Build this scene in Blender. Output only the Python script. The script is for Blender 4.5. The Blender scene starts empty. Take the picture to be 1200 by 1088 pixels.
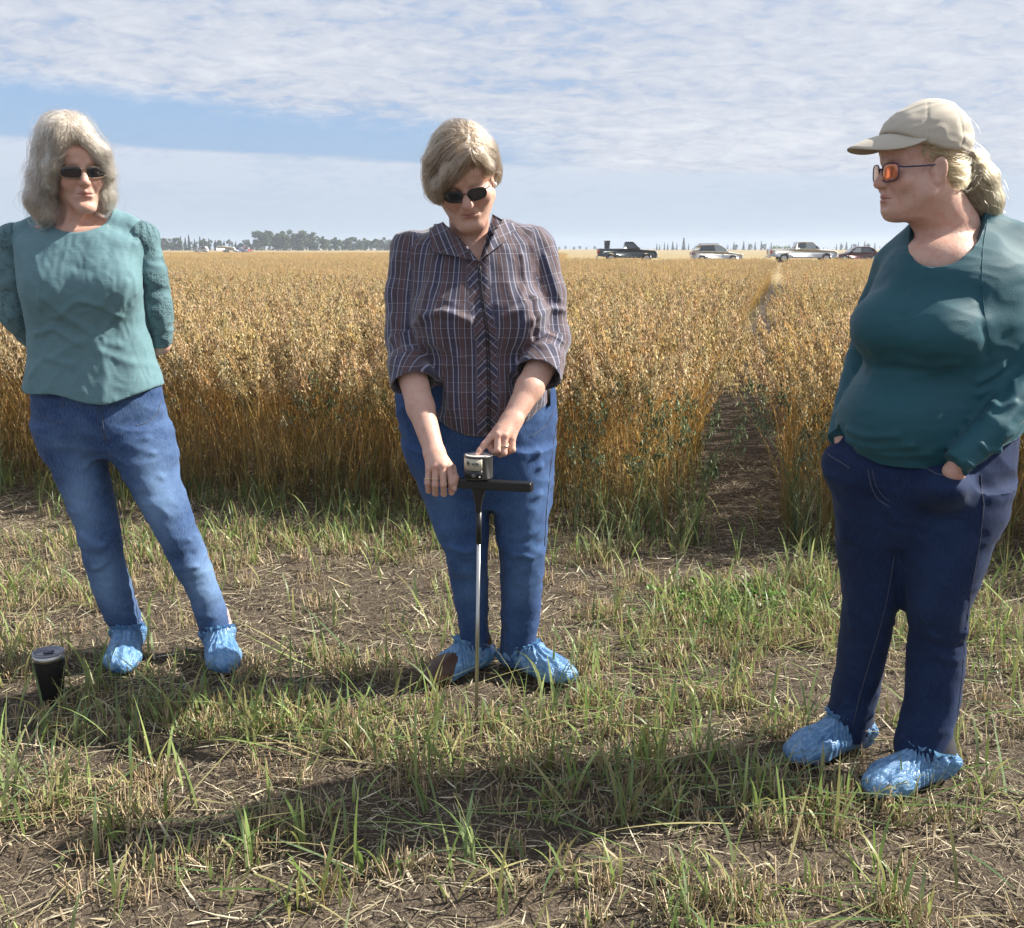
import bpy, math, random
import numpy as np
from mathutils import Vector, Matrix, Euler

random.seed(7)
RNG = np.random.default_rng(7)
R = math.radians
scene = bpy.context.scene
COL = scene.collection

# ------------------------------------------------------------------ camera
CAM_H, PITCH, FPX = 1.3, R(11.9), 1200.0
cam = bpy.data.cameras.new('camera')
cam.sensor_width, cam.lens = 36.0, 36.0
cam.clip_start, cam.clip_end = 0.05, 6000
cam_o = bpy.data.objects.new('camera', cam)
cam_o.location = (0, 0, CAM_H)
cam_o.rotation_euler = (math.pi / 2 - PITCH, 0, 0)
COL.objects.link(cam_o)
scene.camera = cam_o

# ------------------------------------------------------------------ light
SUN_EL, SUN_AZ = R(40), R(11)          # azimuth from +X towards +Y
sun_dir = Vector((math.cos(SUN_EL) * math.cos(SUN_AZ), math.cos(SUN_EL) * math.sin(SUN_AZ), math.sin(SUN_EL)))
sl = bpy.data.lights.new('sun', 'SUN')
sl.energy, sl.angle, sl.color = 5.0, R(0.6), (1.0, 0.94, 0.84)
so = bpy.data.objects.new('sun', sl)
so.rotation_euler = (-sun_dir).to_track_quat('-Z', 'Y').to_euler()
so.location = (20, 5, 20)
COL.objects.link(so)
vs = scene.view_settings
vs.view_transform, vs.look, vs.exposure, vs.gamma = 'Standard', 'None', 1.12, 1.0
vs.use_curve_mapping = False
scene.cycles.max_bounces = 6
scene.cycles.transparent_max_bounces = 12
scene.cycles.volume_bounces = 0


class NT:
    """small helper for node trees"""
    def __init__(s, tree):
        s.t = tree
        s.n = tree.nodes
        s.l = tree.links

    def add(s, typ, props=None, **ins):
        n = s.n.new(typ)
        for k, v in (props or {}).items():
            setattr(n, k, v)
        for k, v in ins.items():
            key = int(k[1:]) if k[0] == '_' and k[1:].isdigit() else k.replace('__', ' ')
            s.set(n.inputs[key], v)
        return n

    def set(s, sock, v):
        if hasattr(v, 'is_output'):
            s.l.new(v, sock)
        elif hasattr(v, 'outputs'):
            s.l.new(v.outputs[0], sock)
        else:
            if isinstance(v, (tuple, list)) and len(v) == 3 and sock.type == 'RGBA':
                v = (*v, 1)
            sock.default_value = v

    def math(s, op, a, b=0.0, c=0.0, clamp=False):
        n = s.n.new('ShaderNodeMath')
        n.operation, n.use_clamp = op, clamp
        for i, v in enumerate((a, b, c)):
            s.set(n.inputs[i], v)
        return n.outputs[0]

    def mix(s, f, a, b, mode='MIX'):
        n = s.n.new('ShaderNodeMix')
        n.data_type, n.blend_type = 'RGBA', mode
        s.set(n.inputs['Factor'], f)
        s.set(n.inputs['A'], a) if False else s.set(n.inputs[6], a)
        s.set(n.inputs[7], b)
        return n.outputs[2]

    def ramp(s, f, stops, interp='LINEAR'):
        n = s.n.new('ShaderNodeValToRGB')
        cr = n.color_ramp
        cr.interpolation = interp
        while len(cr.elements) > 1:
            cr.elements.remove(cr.elements[-1])
        for i, (p, c) in enumerate(stops):
            e = cr.elements[0] if i == 0 else cr.elements.new(p)
            e.position = p
            e.color = c if len(c) == 4 else (*c, 1)
        s.set(n.inputs[0], f)
        return n.outputs[0]

    def noise(s, vec, scale, detail=4, rough=0.5, dist=0.0, out=0):
        n = s.add('ShaderNodeTexNoise', Scale=scale, Detail=detail, Roughness=rough, Distortion=dist)
        if vec is not None:
            s.set(n.inputs['Vector'], vec)
        return n.outputs[out]

    def smooth(s, v, lo, hi):
        n = s.n.new('ShaderNodeMapRange')
        n.interpolation_type = 'SMOOTHSTEP'
        s.set(n.inputs[0], v)
        s.set(n.inputs[1], lo)
        s.set(n.inputs[2], hi)
        return n.outputs[0]


# ------------------------------------------------------------------ sky
def make_world():
    w = bpy.data.worlds.new('World')
    scene.world = w
    w.use_nodes = True
    t = NT(w.node_tree)
    t.n.clear()
    out = t.add('ShaderNodeOutputWorld')
    bg = t.add('ShaderNodeBackground', Strength=0.1)
    sky = t.add('ShaderNodeTexSky', dict(sky_type='NISHITA', sun_disc=False, sun_elevation=SUN_EL,
                                         sun_rotation=math.pi / 2 - SUN_AZ, air_density=1.3, dust_density=1.6, ozone_density=1.5))
    tc = t.add('ShaderNodeTexCoord')
    d = tc.outputs['Generated']
    sep = t.add('ShaderNodeSeparateXYZ', Vector=d)
    x, y, z = sep.outputs
    zc = t.math('ADD', t.math('MAXIMUM', z, 0.0), 0.22)
    px = t.math('DIVIDE', x, zc)
    py = t.math('DIVIDE', y, zc)
    pv = t.add('ShaderNodeCombineXYZ', X=px, Y=py).outputs[0]
    # mottled cloudlets, slightly drawn out across the wind
    mp = t.add('ShaderNodeMapping', Vector=pv, Rotation=(0, 0, R(-16)), Scale=(1.0, 1.25, 1)).outputs[0]
    big = t.noise(mp, 0.9, 4, 0.55, 0.4)
    mid = t.noise(mp, 3.6, 5, 0.58, 0.7)
    fine = t.noise(mp, 13.0, 6, 0.62, 0.5)
    s1 = t.math('MULTIPLY', big, 0.8)
    s2 = t.math('MULTIPLY_ADD', mid, 0.7, s1)
    s3 = t.math('MULTIPLY_ADD', fine, 1.0, s2)      # about 1.25 on average
    cover = t.smooth(s3, 0.74, 1.28)
    # an open strip of blue low in the sky, above the far bank of smooth cloud
    el = t.math('ARCSINE', z)
    wav = t.noise(t.add('ShaderNodeMapping', Vector=d, Scale=(1.2, 1.2, 9)).outputs[0], 2.2, 5, 0.6, 0.5)
    ragged = t.math('MULTIPLY', t.math('SUBTRACT', fine, 0.5), 0.030)
    lo_e = t.math('MULTIPLY_ADD', t.math('SUBTRACT', wav, 0.5), 0.016, t.math('MULTIPLY_ADD', x, 0.037, el))
    hi_e = t.math('ADD', t.math('MULTIPLY_ADD', t.math('SUBTRACT', wav, 0.5), 0.03, t.math('MULTIPLY_ADD', x, 0.0886, el)), ragged)
    gap_lo = t.smooth(lo_e, 0.073, 0.079)
    gap_hi = t.math('SUBTRACT', 1.0, t.smooth(hi_e, 0.092, 0.118))
    azf = t.math('SUBTRACT', 1.0, t.smooth(t.math('MULTIPLY_ADD', t.math('SUBTRACT', big, 0.5), 0.5, x), -0.10, 0.16))
    gap = t.math('MULTIPLY', t.math('MULTIPLY', gap_lo, gap_hi), azf)
    low = t.math('SUBTRACT', 1.0, t.smooth(lo_e, 0.071, 0.080))
    smooth_bank = t.math('MULTIPLY', low, t.math('MULTIPLY_ADD', wav, 0.3, 0.66))
    cov = t.math('MAXIMUM', cover, smooth_bank)
    cov = t.math('MULTIPLY', cov, t.math('SUBTRACT', 1.0, t.math('MULTIPLY', gap, 0.94)))
    cov = t.math('MULTIPLY', cov, 0.95)
    shade = t.math('MULTIPLY_ADD', t.math('SUBTRACT', s3, 1.0), 1.5, 0.1, True)
    ccol = t.mix(shade, (2.25, 2.56, 3.2), (3.85, 3.95, 4.2))
    bank = t.mix(t.smooth(el, 0.0, 0.10), (2.55, 3.05, 3.6), (3.1, 3.4, 3.95))
    ccol = t.mix(low, ccol, bank)
    base = t.mix(0.72, sky.outputs[0], (1.0, 1.80, 3.4))
    skyc = t.mix(t.math('SUBTRACT', 1.0, t.smooth(el, 0.0, 0.06)), base, (2.35, 2.95, 3.6))
    col = t.mix(cov, skyc, ccol)
    t.l.new(col, bg.inputs['Color'])
    t.l.new(bg.outputs[0], out.inputs[0])


make_world()


# ------------------------------------------------------------------ helpers
def ray(px, py):
    dx, dy = (px - 600) / FPX, (544 - py) / FPX
    return np.array([dx, math.cos(PITCH) + math.sin(PITCH) * dy, -math.sin(PITCH) + math.cos(PITCH) * dy])


def P(px, py, Y):
    """the world point at distance Y that the photograph shows at px, py"""
    d = ray(px, py)
    t = Y / d[1]
    return np.array([d[0] * t, Y, CAM_H + d[2] * t])


def ground_at(px, py):
    d = ray(px, py)
    t = -CAM_H / d[2]
    return np.array([d[0] * t, d[1] * t, 0.0])


def tag(o, label=None, cat=None, group=None, kind=None):
    for k, v in (('label', label), ('category', cat), ('group', group), ('kind', kind)):
        if v:
            o[k] = v
    return o


def empty(name, loc=(0, 0, 0), rz=0.0):
    o = bpy.data.objects.new(name, None)
    COL.objects.link(o)
    o.location, o.rotation_euler = loc, (0, 0, rz)
    o.empty_display_size = 0.05
    return o


def mesh_of(name, V, F, mat=None, col=None, smooth=True, attrs=None):
    me = bpy.data.meshes.new(name)
    V = np.asarray(V, np.float32)
    if isinstance(F, np.ndarray):
        n, k = F.shape
        me.vertices.add(len(V))
        me.vertices.foreach_set('co', V.ravel())
        me.loops.add(n * k)
        me.loops.foreach_set('vertex_index', F.astype(np.int32).ravel())
        me.polygons.add(n)
        me.polygons.foreach_set('loop_start', np.arange(0, n * k, k, dtype=np.int32))
        me.polygons.foreach_set('loop_total', np.full(n, k, np.int32))
    else:
        me.from_pydata([tuple(map(float, v)) for v in V], [], F)
    me.update(calc_edges=True)
    me.validate()
    if smooth:
        me.polygons.foreach_set('use_smooth', np.ones(len(me.polygons), bool))
    if col is not None:
        a = me.attributes.new('Col', 'FLOAT_COLOR', 'POINT')
        c = np.ones((len(V), 4), np.float32)
        c[:, :col.shape[1]] = col
        a.data.foreach_set('color', c.ravel())
    for k, v in (attrs or {}).items():
        a = me.attributes.new(k, 'FLOAT_VECTOR', 'POINT')
        a.data.foreach_set('vector', np.asarray(v, np.float32).ravel())
    if mat:
        me.materials.append(mat)
    return me


def link(name, me, parent=None, loc=None):
    o = bpy.data.objects.new(name, me)
    COL.objects.link(o)
    if parent is not None:
        o.parent = parent
    if loc is not None:
        o.location = loc
    return o


def obj(name, V, F, mat, parent=None, col=None, smooth=True, attrs=None, world=False):
    """link a mesh; with world=True V is in world space and is moved into the parent's space"""
    V = np.asarray(V, float)
    if world and parent is not None:
        off = np.zeros(3)
        p = parent
        while p is not None:
            off += np.array(p.location)
            p = p.parent
        V = V - off
    return link(name, mesh_of(name, V, F, mat, col, smooth, attrs), parent)


def join(parts):
    """parts: list of (V, F[, C]) -> one"""
    Vs, Fs, Cs, n = [], [], [], 0
    for p in parts:
        Vs.append(np.asarray(p[0], float))
        f = p[1]
        Fs.append(f + n if isinstance(f, np.ndarray) else [tuple(i + n for i in q) for q in f])
        if len(p) > 2:
            Cs.append(p[2])
        n += len(p[0])
    V = np.concatenate(Vs)
    if all(isinstance(f, np.ndarray) for f in Fs):
        F = np.concatenate(Fs)
    else:
        F = [tuple(int(i) for i in q) for f in Fs for q in f]
    return (V, F, np.concatenate(Cs)) if Cs else (V, F)


def box(lo, hi):
    x0, y0, z0 = lo
    x1, y1, z1 = hi
    V = np.array([(x0, y0, z0), (x1, y0, z0), (x1, y1, z0), (x0, y1, z0), (x0, y0, z1), (x1, y0, z1), (x1, y1, z1), (x0, y1, z1)], float)
    F = np.array([(0, 3, 2, 1), (4, 5, 6, 7), (0, 1, 5, 4), (1, 2, 6, 5), (2, 3, 7, 6), (3, 0, 4, 7)])
    return V, F


def tube(pts, rad, k=8, caps=True, flat=1.0):
    """round tube along points"""
    pts = np.asarray(pts, float)
    n = len(pts)
    rad = np.broadcast_to(np.asarray(rad, float), (n,))
    T = np.gradient(pts, axis=0)
    T /= np.linalg.norm(T, axis=1)[:, None] + 1e-12
    ref = np.array([0, 0, 1.0]) if abs(T[0][2]) < 0.9 else np.array([0, 1.0, 0])
    V = []
    u = np.cross(T[0], ref)
    for i in range(n):
        u = u - T[i] * np.dot(u, T[i])
        u /= np.linalg.norm(u) + 1e-12
        v = np.cross(T[i], u)
        a = np.arange(k) * 2 * math.pi / k
        V.append(pts[i] + rad[i] * (np.cos(a)[:, None] * u + flat * np.sin(a)[:, None] * v))
    V = np.concatenate(V)
    F = []
    for i in range(n - 1):
        for j in range(k):
            F.append((i * k + j, i * k + (j + 1) % k, (i + 1) * k + (j + 1) % k, (i + 1) * k + j))
    F = np.array(F)
    if caps:
        V = np.concatenate([V, pts[:1], pts[-1:]])
        a, b = n * k, n * k + 1
        F = np.concatenate([F, [(a, (j + 1) % k, j, j) for j in range(k)], [(b, (n - 1) * k + j, (n - 1) * k + (j + 1) % k, (n - 1) * k + (j + 1) % k) for j in range(k)]])
        Fl = [tuple(dict.fromkeys(map(int, f))) for f in F]
        return V, Fl
    return V, F


def lathe(prof, k=32, c=(0, 0, 0)):
    """prof: list of (r, z)"""
    V, F = [], []
    a = np.arange(k) * 2 * math.pi / k
    for r, z in prof:
        V.append(np.stack([c[0] + r * np.cos(a), c[1] + r * np.sin(a), np.full(k, c[2] + z)], 1))
    V = np.concatenate(V)
    for i in range(len(prof) - 1):
        for j in range(k):
            F.append((i * k + j, i * k + (j + 1) % k, (i + 1) * k + (j + 1) % k, (i + 1) * k + j))
    return V, np.array(F)


# numpy gradient noise
_perm = np.random.default_rng(11).permutation(256)
_perm = np.concatenate([_perm, _perm])
_grad = np.random.default_rng(12).normal(size=(256, 3))
_grad /= np.linalg.norm(_grad, axis=1)[:, None]


def pnoise(p):
    """gradient noise, about -0.6..0.6; p: (N,3)"""
    p = np.asarray(p, float)
    i = np.floor(p).astype(int)
    f = p - i
    u = f * f * f * (f * (f * 6 - 15) + 10)
    i &= 255
    res = 0
    for dx in (0, 1):
        wx = u[:, 0] if dx else 1 - u[:, 0]
        for dy in (0, 1):
            wy = u[:, 1] if dy else 1 - u[:, 1]
            for dz in (0, 1):
                wz = u[:, 2] if dz else 1 - u[:, 2]
                h = _perm[_perm[_perm[(i[:, 0] + dx) & 255] + ((i[:, 1] + dy) & 255)] + ((i[:, 2] + dz) & 255)]
                g = _grad[h]
                res = res + wx * wy * wz * (g[:, 0] * (f[:, 0] - dx) + g[:, 1] * (f[:, 1] - dy) + g[:, 2] * (f[:, 2] - dz))
    return res


def fbm(p, oct=3):
    a, s, r = 1.0, 1.0, 0
    for _ in range(oct):
        r = r + a * pnoise(np.asarray(p) * s + 17.3 * _)
        a *= 0.5
        s *= 2.03
    return r


# ------------------------------------------------------------------ materials
def new_mat(name):
    m = bpy.data.materials.new(name)
    m.use_nodes = True
    t = NT(m.node_tree)
    t.n.clear()
    o = t.add('ShaderNodeOutputMaterial')
    return m, t, o


def pbr(name, color, rough=0.6, metal=0.0, spec=0.5, bump=None, noise_amt=0.12, noise_scale=30.0, **kw):
    m, t, o = new_mat(name)
    tc = t.add('ShaderNodeTexCoord').outputs['Object']
    nz = t.noise(tc, noise_scale, 5)
    c = t.mix(t.math('MULTIPLY', nz, noise_amt * 2), color, tuple(v * 0.45 for v in color[:3]))
    b = t.add('ShaderNodeBsdfPrincipled', Roughness=rough, Metallic=metal)
    b.inputs['Specular IOR Level'].default_value = spec
    for k, v in kw.items():
        b.inputs[k.replace('_', ' ')].default_value = v
    t.l.new(c, b.inputs['Base Color'])
    if bump:
        bn = t.add('ShaderNodeBump', Strength=bump[1], Distance=bump[2] if len(bump) > 2 else 0.002, Height=t.noise(tc, bump[0], 5))
        t.l.new(bn.outputs[0], b.inputs['Normal'])
    t.l.new(b.outputs[0], o.inputs[0])
    return m


def leaf_mat(name, trans=0.35, rough=0.5, vary=0.35, tint=None):
    """plant matter: colour from the mesh, varied per instance, part of the light passes through"""
    m, t, o = new_mat(name)
    a = t.add('ShaderNodeAttribute', dict(attribute_name='Col')).outputs['Color']
    rnd = t.add('ShaderNodeObjectInfo').outputs['Random']
    hsv = t.add('ShaderNodeHueSaturation', Color=a,
                Hue=t.math('MULTIPLY_ADD', rnd, 0.03, 0.485),
                Saturation=t.math('MULTIPLY_ADD', t.math('FRACT', t.math('MULTIPLY', rnd, 7.31)), 0.3, 0.85),
                Value=t.math('MULTIPLY_ADD', t.math('FRACT', t.math('MULTIPLY', rnd, 13.7)), vary, 1 - vary / 2)).outputs[0]
    b = t.add('ShaderNodeBsdfPrincipled', Roughness=rough)
    b.inputs['Specular IOR Level'].default_value = 0.35
    t.l.new(hsv, b.inputs['Base Color'])
    tr = t.add('ShaderNodeBsdfTranslucent', Color=hsv)
    mx = t.add('ShaderNodeMixShader', Fac=trans)
    t.l.new(b.outputs[0], mx.inputs[1])
    t.l.new(tr.outputs[0], mx.inputs[2])
    t.l.new(mx.outputs[0], o.inputs[0])
    return m


# ------------------------------------------------------------------ ground
# the plots run away from the camera, a little to the right
ROW = R(14.7)
RU = np.array([math.cos(ROW), -math.sin(ROW)])     # across the plots
RV = np.array([math.sin(ROW), math.cos(ROW)])      # along the plots
EDGE_V = 4.62                                       # front edge of the standing crop


def uv_xy(u, v):
    return np.stack([u * RU[0] + v * RV[0], u * RU[1] + v * RV[1]], -1)


def soil_material():
    m, t, o = new_mat('soil')
    tc = t.add('ShaderNodeTexCoord').outputs['Object']
    sep = t.add('ShaderNodeSeparateXYZ', Vector=tc)
    dist = t.math('ADD', t.math('MULTIPLY', sep.outputs[0], float(RV[0])), t.math('MULTIPLY', sep.outputs[1], float(RV[1])))
    n1 = t.noise(tc, 2.2, 6, 0.6)
    n2 = t.noise(tc, 26, 6, 0.65)
    n3 = t.noise(tc, 140, 4, 0.6)
    f = t.math('ADD', t.math('MULTIPLY', n1, 0.45), t.math('MULTIPLY', n2, 0.55))
    dark = t.ramp(f, [(0.3, (0.026, 0.019, 0.014)), (0.5, (0.066, 0.050, 0.037)), (0.68, (0.14, 0.11, 0.082))])
    dark = t.mix(t.smooth(n3, 0.45, 0.75), dark, (0.21, 0.17, 0.125))
    far = t.ramp(t.noise(tc, 0.35, 6, 0.6), [(0.3, (0.24, 0.18, 0.085)), (0.7, (0.36, 0.28, 0.14))])
    c = t.mix(t.smooth(dist, 36, 44), dark, far)
    b = t.add('ShaderNodeBsdfPrincipled', Roughness=0.95)
    b.inputs['Specular IOR Level'].default_value = 0.2
    t.l.new(c, b.inputs['Base Color'])
    bn = t.add('ShaderNodeBump', Strength=0.9, Distance=0.02, Height=t.math('ADD', n2, t.math('MULTIPLY', n3, 0.4)))
    t.l.new(bn.outputs[0], b.inputs['Normal'])
    t.l.new(b.outputs[0], o.inputs[0])
    return m


def ground_z(x, y):
    p = np.stack([x, y, np.zeros_like(x)], -1)
    near = np.clip((9 - np.hypot(x, y)) / 3, 0, 1)
    z = near * (0.022 * fbm(p * 1.3, 2) + 0.012 * pnoise(p * 6.0) + 0.006 * pnoise(p * 21.0))
    return z


def build_ground():
    a = np.concatenate([-np.geomspace(1450, 3.6, 22), np.linspace(-3.5, 3.5, 176), np.geomspace(3.6, 1450, 22)])
    b = np.concatenate([-np.geomspace(60, 1.0, 12), np.linspace(0.9, 6.2, 150), np.geomspace(6.3, 1600, 30)])
    X, Y = np.meshgrid(a, b)
    Z = ground_z(X.ravel(), Y.ravel())
    V = np.stack([X.ravel(), Y.ravel(), Z], -1)
    n, m = len(b), len(a)
    i = (np.arange(n - 1)[:, None] * m + np.arange(m - 1)[None]).ravel()
    F = np.stack([i, i + 1, i + m + 1, i + m], -1)
    o = obj('ground', V, F, soil_material())
    tag(o, 'bare brown soil with crumbs of dry matter', kind='structure')


build_ground()

# -------------------------------------------------- plant matter as ribbons
OAT_MAT = leaf_mat('oat_straw', 0.62, 0.55, 0.2)
GRASS_MAT = leaf_mat('green_blade', 0.4, 0.42, 0.2)
LITTER_MAT = leaf_mat('dry_straw', 0.12, 0.6, 0.1)


def ribbons(base, head, length, width, lean, curl, c0, c1, seg=4, tipw=0.15, twist=0.0, fold=0.0):
    """N flat blades: base (N,3), heading angle, length, width, lean from vertical at the root, extra lean at the tip, root and tip colour"""
    N = len(base)
    length, width, lean, curl, head = (np.broadcast_to(np.asarray(q, float), (N,)) for q in (length, width, lean, curl, head))
    s = np.linspace(0, 1, seg + 1)
    P_ = np.zeros((N, seg + 1, 3))
    hx, hy = np.cos(head), np.sin(head)
    p = base.copy()
    P_[:, 0] = p
    for k in range(1, seg + 1):
        a = lean + curl * ((k - 0.5) / seg) ** 1.4
        st = length / seg
        p = p + np.stack([hx * np.sin(a) * st, hy * np.sin(a) * st, np.cos(a) * st], -1)
        P_[:, k] = p
    tw = np.broadcast_to(np.asarray(twist, float), (N,))
    wprof = np.interp(s, [0, 0.25, 0.6, 1], [0.6, 1, 0.85, tipw])
    ang = head[:, None] + math.pi / 2 + tw[:, None] * s[None]
    off = 0.5 * width[:, None] * wprof[None]
    side = np.stack([np.cos(ang) * off, np.sin(ang) * off, np.zeros_like(off)], -1)
    V = np.stack([P_ - side, P_ + side], 2).reshape(N, -1, 3)
    k = np.arange(seg)
    f = np.stack([2 * k, 2 * k + 1, 2 * k + 3, 2 * k + 2], -1)
    F = (f[None] + (np.arange(N) * 2 * (seg + 1))[:, None, None]).reshape(-1, 4)
    c0 = np.broadcast_to(np.asarray(c0, float), (N, 3))
    c1 = np.broadcast_to(np.asarray(c1, float), (N, 3))
    C = c0[:, None] * (1 - s)[None, :, None] + c1[:, None] * s[None, :, None]
    C = np.repeat(C[:, :, None], 2, 2).reshape(-1, 3)
    return V.reshape(-1, 3), F, C


def sticks(a, b, w, c, sag=0.0):
    """N three-sided straws from a to b"""
    N = len(a)
    d = b - a
    d = d / (np.linalg.norm(d, axis=1)[:, None] + 1e-9)
    u = np.stack([-d[:, 1], d[:, 0], np.zeros(N)], -1) + 1e-6
    u /= np.linalg.norm(u, axis=1)[:, None]
    v = np.cross(d, u)
    w = np.broadcast_to(np.asarray(w, float), (N,))[:, None]
    mid = (a + b) / 2 + np.array([0, 0, 1.0]) * np.broadcast_to(np.asarray(sag, float), (N,))[:, None]
    V = []
    for q in (a, mid, b):
        for an in (0.5, 2.6, 4.7):
            V.append(q + 0.5 * w * (math.cos(an) * u + math.sin(an) * v))
    V = np.stack(V, 1)
    f = []
    for s in (0, 3):
        for j in range(3):
            f.append((s + j, s + (j + 1) % 3, s + 3 + (j + 1) % 3, s + 3 + j))
    F = (np.array(f)[None] + (np.arange(N) * 9)[:, None, None]).reshape(-1, 4)
    C = np.repeat(np.broadcast_to(np.asarray(c, float), (N, 3))[:, None], 9, 1).reshape(-1, 3)
    return V.reshape(-1, 3), F, C


def seeds(c, ax, ln, w, col):
    """N small spikelets, four faces each, hanging along ax"""
    N = len(c)
    ax = ax / (np.linalg.norm(ax, axis=1)[:, None] + 1e-9)
    r = RNG.normal(size=(N, 3))
    u = np.cross(ax, r)
    u /= np.linalg.norm(u, axis=1)[:, None] + 1e-9
    v = np.cross(ax, u)
    ln, w = (np.broadcast_to(np.asarray(q, float), (N,))[:, None] for q in (ln, w))
    top = c
    bot = c + ax * ln
    m = c + ax * ln * 0.4
    V = np.stack([top, m + u * w * 0.5, m + v * w * 0.35, m - u * w * 0.5, m - v * w * 0.35, bot], 1)
    f = np.array([(0, 1, 5, 2), (0, 2, 5, 3), (0, 3, 5, 4), (0, 4, 5, 1)])
    F = (f[None] + (np.arange(N) * 6)[:, None, None]).reshape(-1, 4)
    C = np.repeat(np.broadcast_to(np.asarray(col, float), (N, 3))[:, None], 6, 1).reshape(-1, 3)
    return V.reshape(-1, 3), F, C


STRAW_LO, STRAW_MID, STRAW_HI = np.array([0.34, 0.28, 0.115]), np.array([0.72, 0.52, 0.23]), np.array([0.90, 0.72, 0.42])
SEED_COL = np.array([1.0, 0.85, 0.57])
GREEN_OAT = np.array([0.085, 0.15, 0.055])


def oat_plant(h, green=0.0, nsp=48, leaves=2, droop=1.0):
    """one oat stem with its dry leaves and its open, nodding panicle -> V, F, C"""
    parts = []
    az = RNG.uniform(0, 2 * math.pi)
    lean = RNG.uniform(0.0, 0.10)
    n = 7
    s = np.linspace(0, 1, n)
    bend = 0.05 * s + lean * s ** 2 * 1.6 + RNG.uniform(0, 0.12) * s ** 4
    st = np.stack([np.cos(az) * bend * h, np.sin(az) * bend * h, s * h * 0.80], -1)

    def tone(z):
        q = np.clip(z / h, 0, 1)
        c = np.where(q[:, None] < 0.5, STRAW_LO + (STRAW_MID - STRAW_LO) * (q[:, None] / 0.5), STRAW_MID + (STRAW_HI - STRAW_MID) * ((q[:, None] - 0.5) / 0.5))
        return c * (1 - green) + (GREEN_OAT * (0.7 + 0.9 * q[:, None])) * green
    a, b = st[:-1], st[1:]
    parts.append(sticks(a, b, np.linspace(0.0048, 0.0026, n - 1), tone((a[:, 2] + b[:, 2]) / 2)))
    for k in range(leaves):
        zq = RNG.uniform(0.12, 0.62)
        base = np.array([[np.interp(zq, s, st[:, i]) for i in range(3)]])
        ln = RNG.uniform(0.10, 0.20)
        cb = tone(base[:, 2])
        dry = np.array([0.62, 0.49, 0.25]) * (1 - green) + np.array([0.12, 0.19, 0.08]) * green
        parts.append(ribbons(base, np.array([RNG.uniform(0, 6.28)]), ln, RNG.uniform(0.003, 0.0062), RNG.uniform(0.15, 0.5), RNG.uniform(0.8, 2.4), cb, cb * 0.5 + dry * 0.5, 4, 0.1, RNG.uniform(-2, 2)))
    # panicle: whorls of fine branches with hanging spikelets
    top = st[-1]
    ax = np.array([np.cos(az) * 0.45, np.sin(az) * 0.45, 1.0])
    q = RNG.uniform(0, 1, nsp) ** 0.8
    root = top + ax * (q * h * 0.19)[:, None]
    hd = RNG.uniform(0, 6.28, nsp)
    br = (1 - q * 0.75) * RNG.uniform(0.015, 0.062, nsp)
    tip = root + np.stack([np.cos(hd) * br, np.sin(hd) * br, RNG.uniform(-0.028, 0.022, nsp)], -1) * droop
    parts.append(sticks(top[None], (top + ax * h * 0.19)[None], 0.0022, tone(np.array([h]))))
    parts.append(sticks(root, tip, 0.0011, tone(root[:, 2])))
    sc = SEED_COL * (1 - green) + np.array([0.26, 0.36, 0.20]) * green
    cc = sc * RNG.uniform(0.68, 1.0, (nsp, 1))
    parts.append(seeds(tip, np.stack([RNG.normal(0, 0.35, nsp), RNG.normal(0, 0.35, nsp), -np.ones(nsp)], -1), RNG.uniform(0.019, 0.030, nsp), RNG.uniform(0.007, 0.012, nsp), cc))
    return join(parts)


def source(name, part, mat):
    """a mesh that is only scattered, never placed itself"""
    return bpy.data.objects.new(name, mesh_of(name, part[0], part[1], mat, part[2], smooth=False))


def scatter(name, pts, rot, scl, idx, sources, label, kind='stuff'):
    """one object whose geometry nodes set the sources on its points"""
    coll = bpy.data.collections.new(name + '_kinds')
    for s in sources:
        coll.objects.link(s)
    me = bpy.data.meshes.new(name)
    me.vertices.add(len(pts))
    me.vertices.foreach_set('co', np.asarray(pts, np.float32).ravel())
    for nm, typ, key, v in (('rot', 'FLOAT_VECTOR', 'vector', rot), ('scl', 'FLOAT', 'value', scl), ('idx', 'INT', 'value', idx)):
        a = me.attributes.new(nm, typ, 'POINT')
        v = np.asarray(v, np.int32 if typ == 'INT' else np.float32)
        a.data.foreach_set(key, v.ravel())
    o = link(name, me)
    tag(o, label, kind=kind)
    ng = bpy.data.node_groups.new(name, 'GeometryNodeTree')
    ng.interface.new_socket('Geometry', in_out='INPUT', socket_type='NodeSocketGeometry')
    ng.interface.new_socket('Geometry', in_out='OUTPUT', socket_type='NodeSocketGeometry')
    t = NT(ng)
    gi, go = t.add('NodeGroupInput'), t.add('NodeGroupOutput')
    ci = t.add('GeometryNodeCollectionInfo', dict(transform_space='ORIGINAL'))
    ci.inputs['Collection'].default_value = coll
    ci.inputs['Separate Children'].default_value = True
    ci.inputs['Reset Children'].default_value = True
    ip = t.add('GeometryNodeInstanceOnPoints')
    ip.inputs['Pick Instance'].default_value = True

    def named(nm, typ):
        n = t.add('GeometryNodeInputNamedAttribute', dict(data_type=typ))
        n.inputs['Name'].default_value = nm
        return [q for q in n.outputs if q.enabled][0]
    t.l.new(gi.outputs[0], ip.inputs['Points'])
    t.l.new(ci.outputs[0], ip.inputs['Instance'])
    t.l.new(named('idx', 'INT'), ip.inputs['Instance Index'])
    er = t.add('FunctionNodeEulerToRotation')
    t.l.new(named('rot', 'FLOAT_VECTOR'), er.inputs[0])
    t.l.new(er.outputs[0], ip.inputs['Rotation'])
    t.l.new(named('scl', 'FLOAT'), ip.inputs['Scale'])
    t.l.new(ip.outputs[0], go.inputs[0])
    md = o.modifiers.new('scatter', 'NODES')
    md.node_group = ng
    return o


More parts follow.
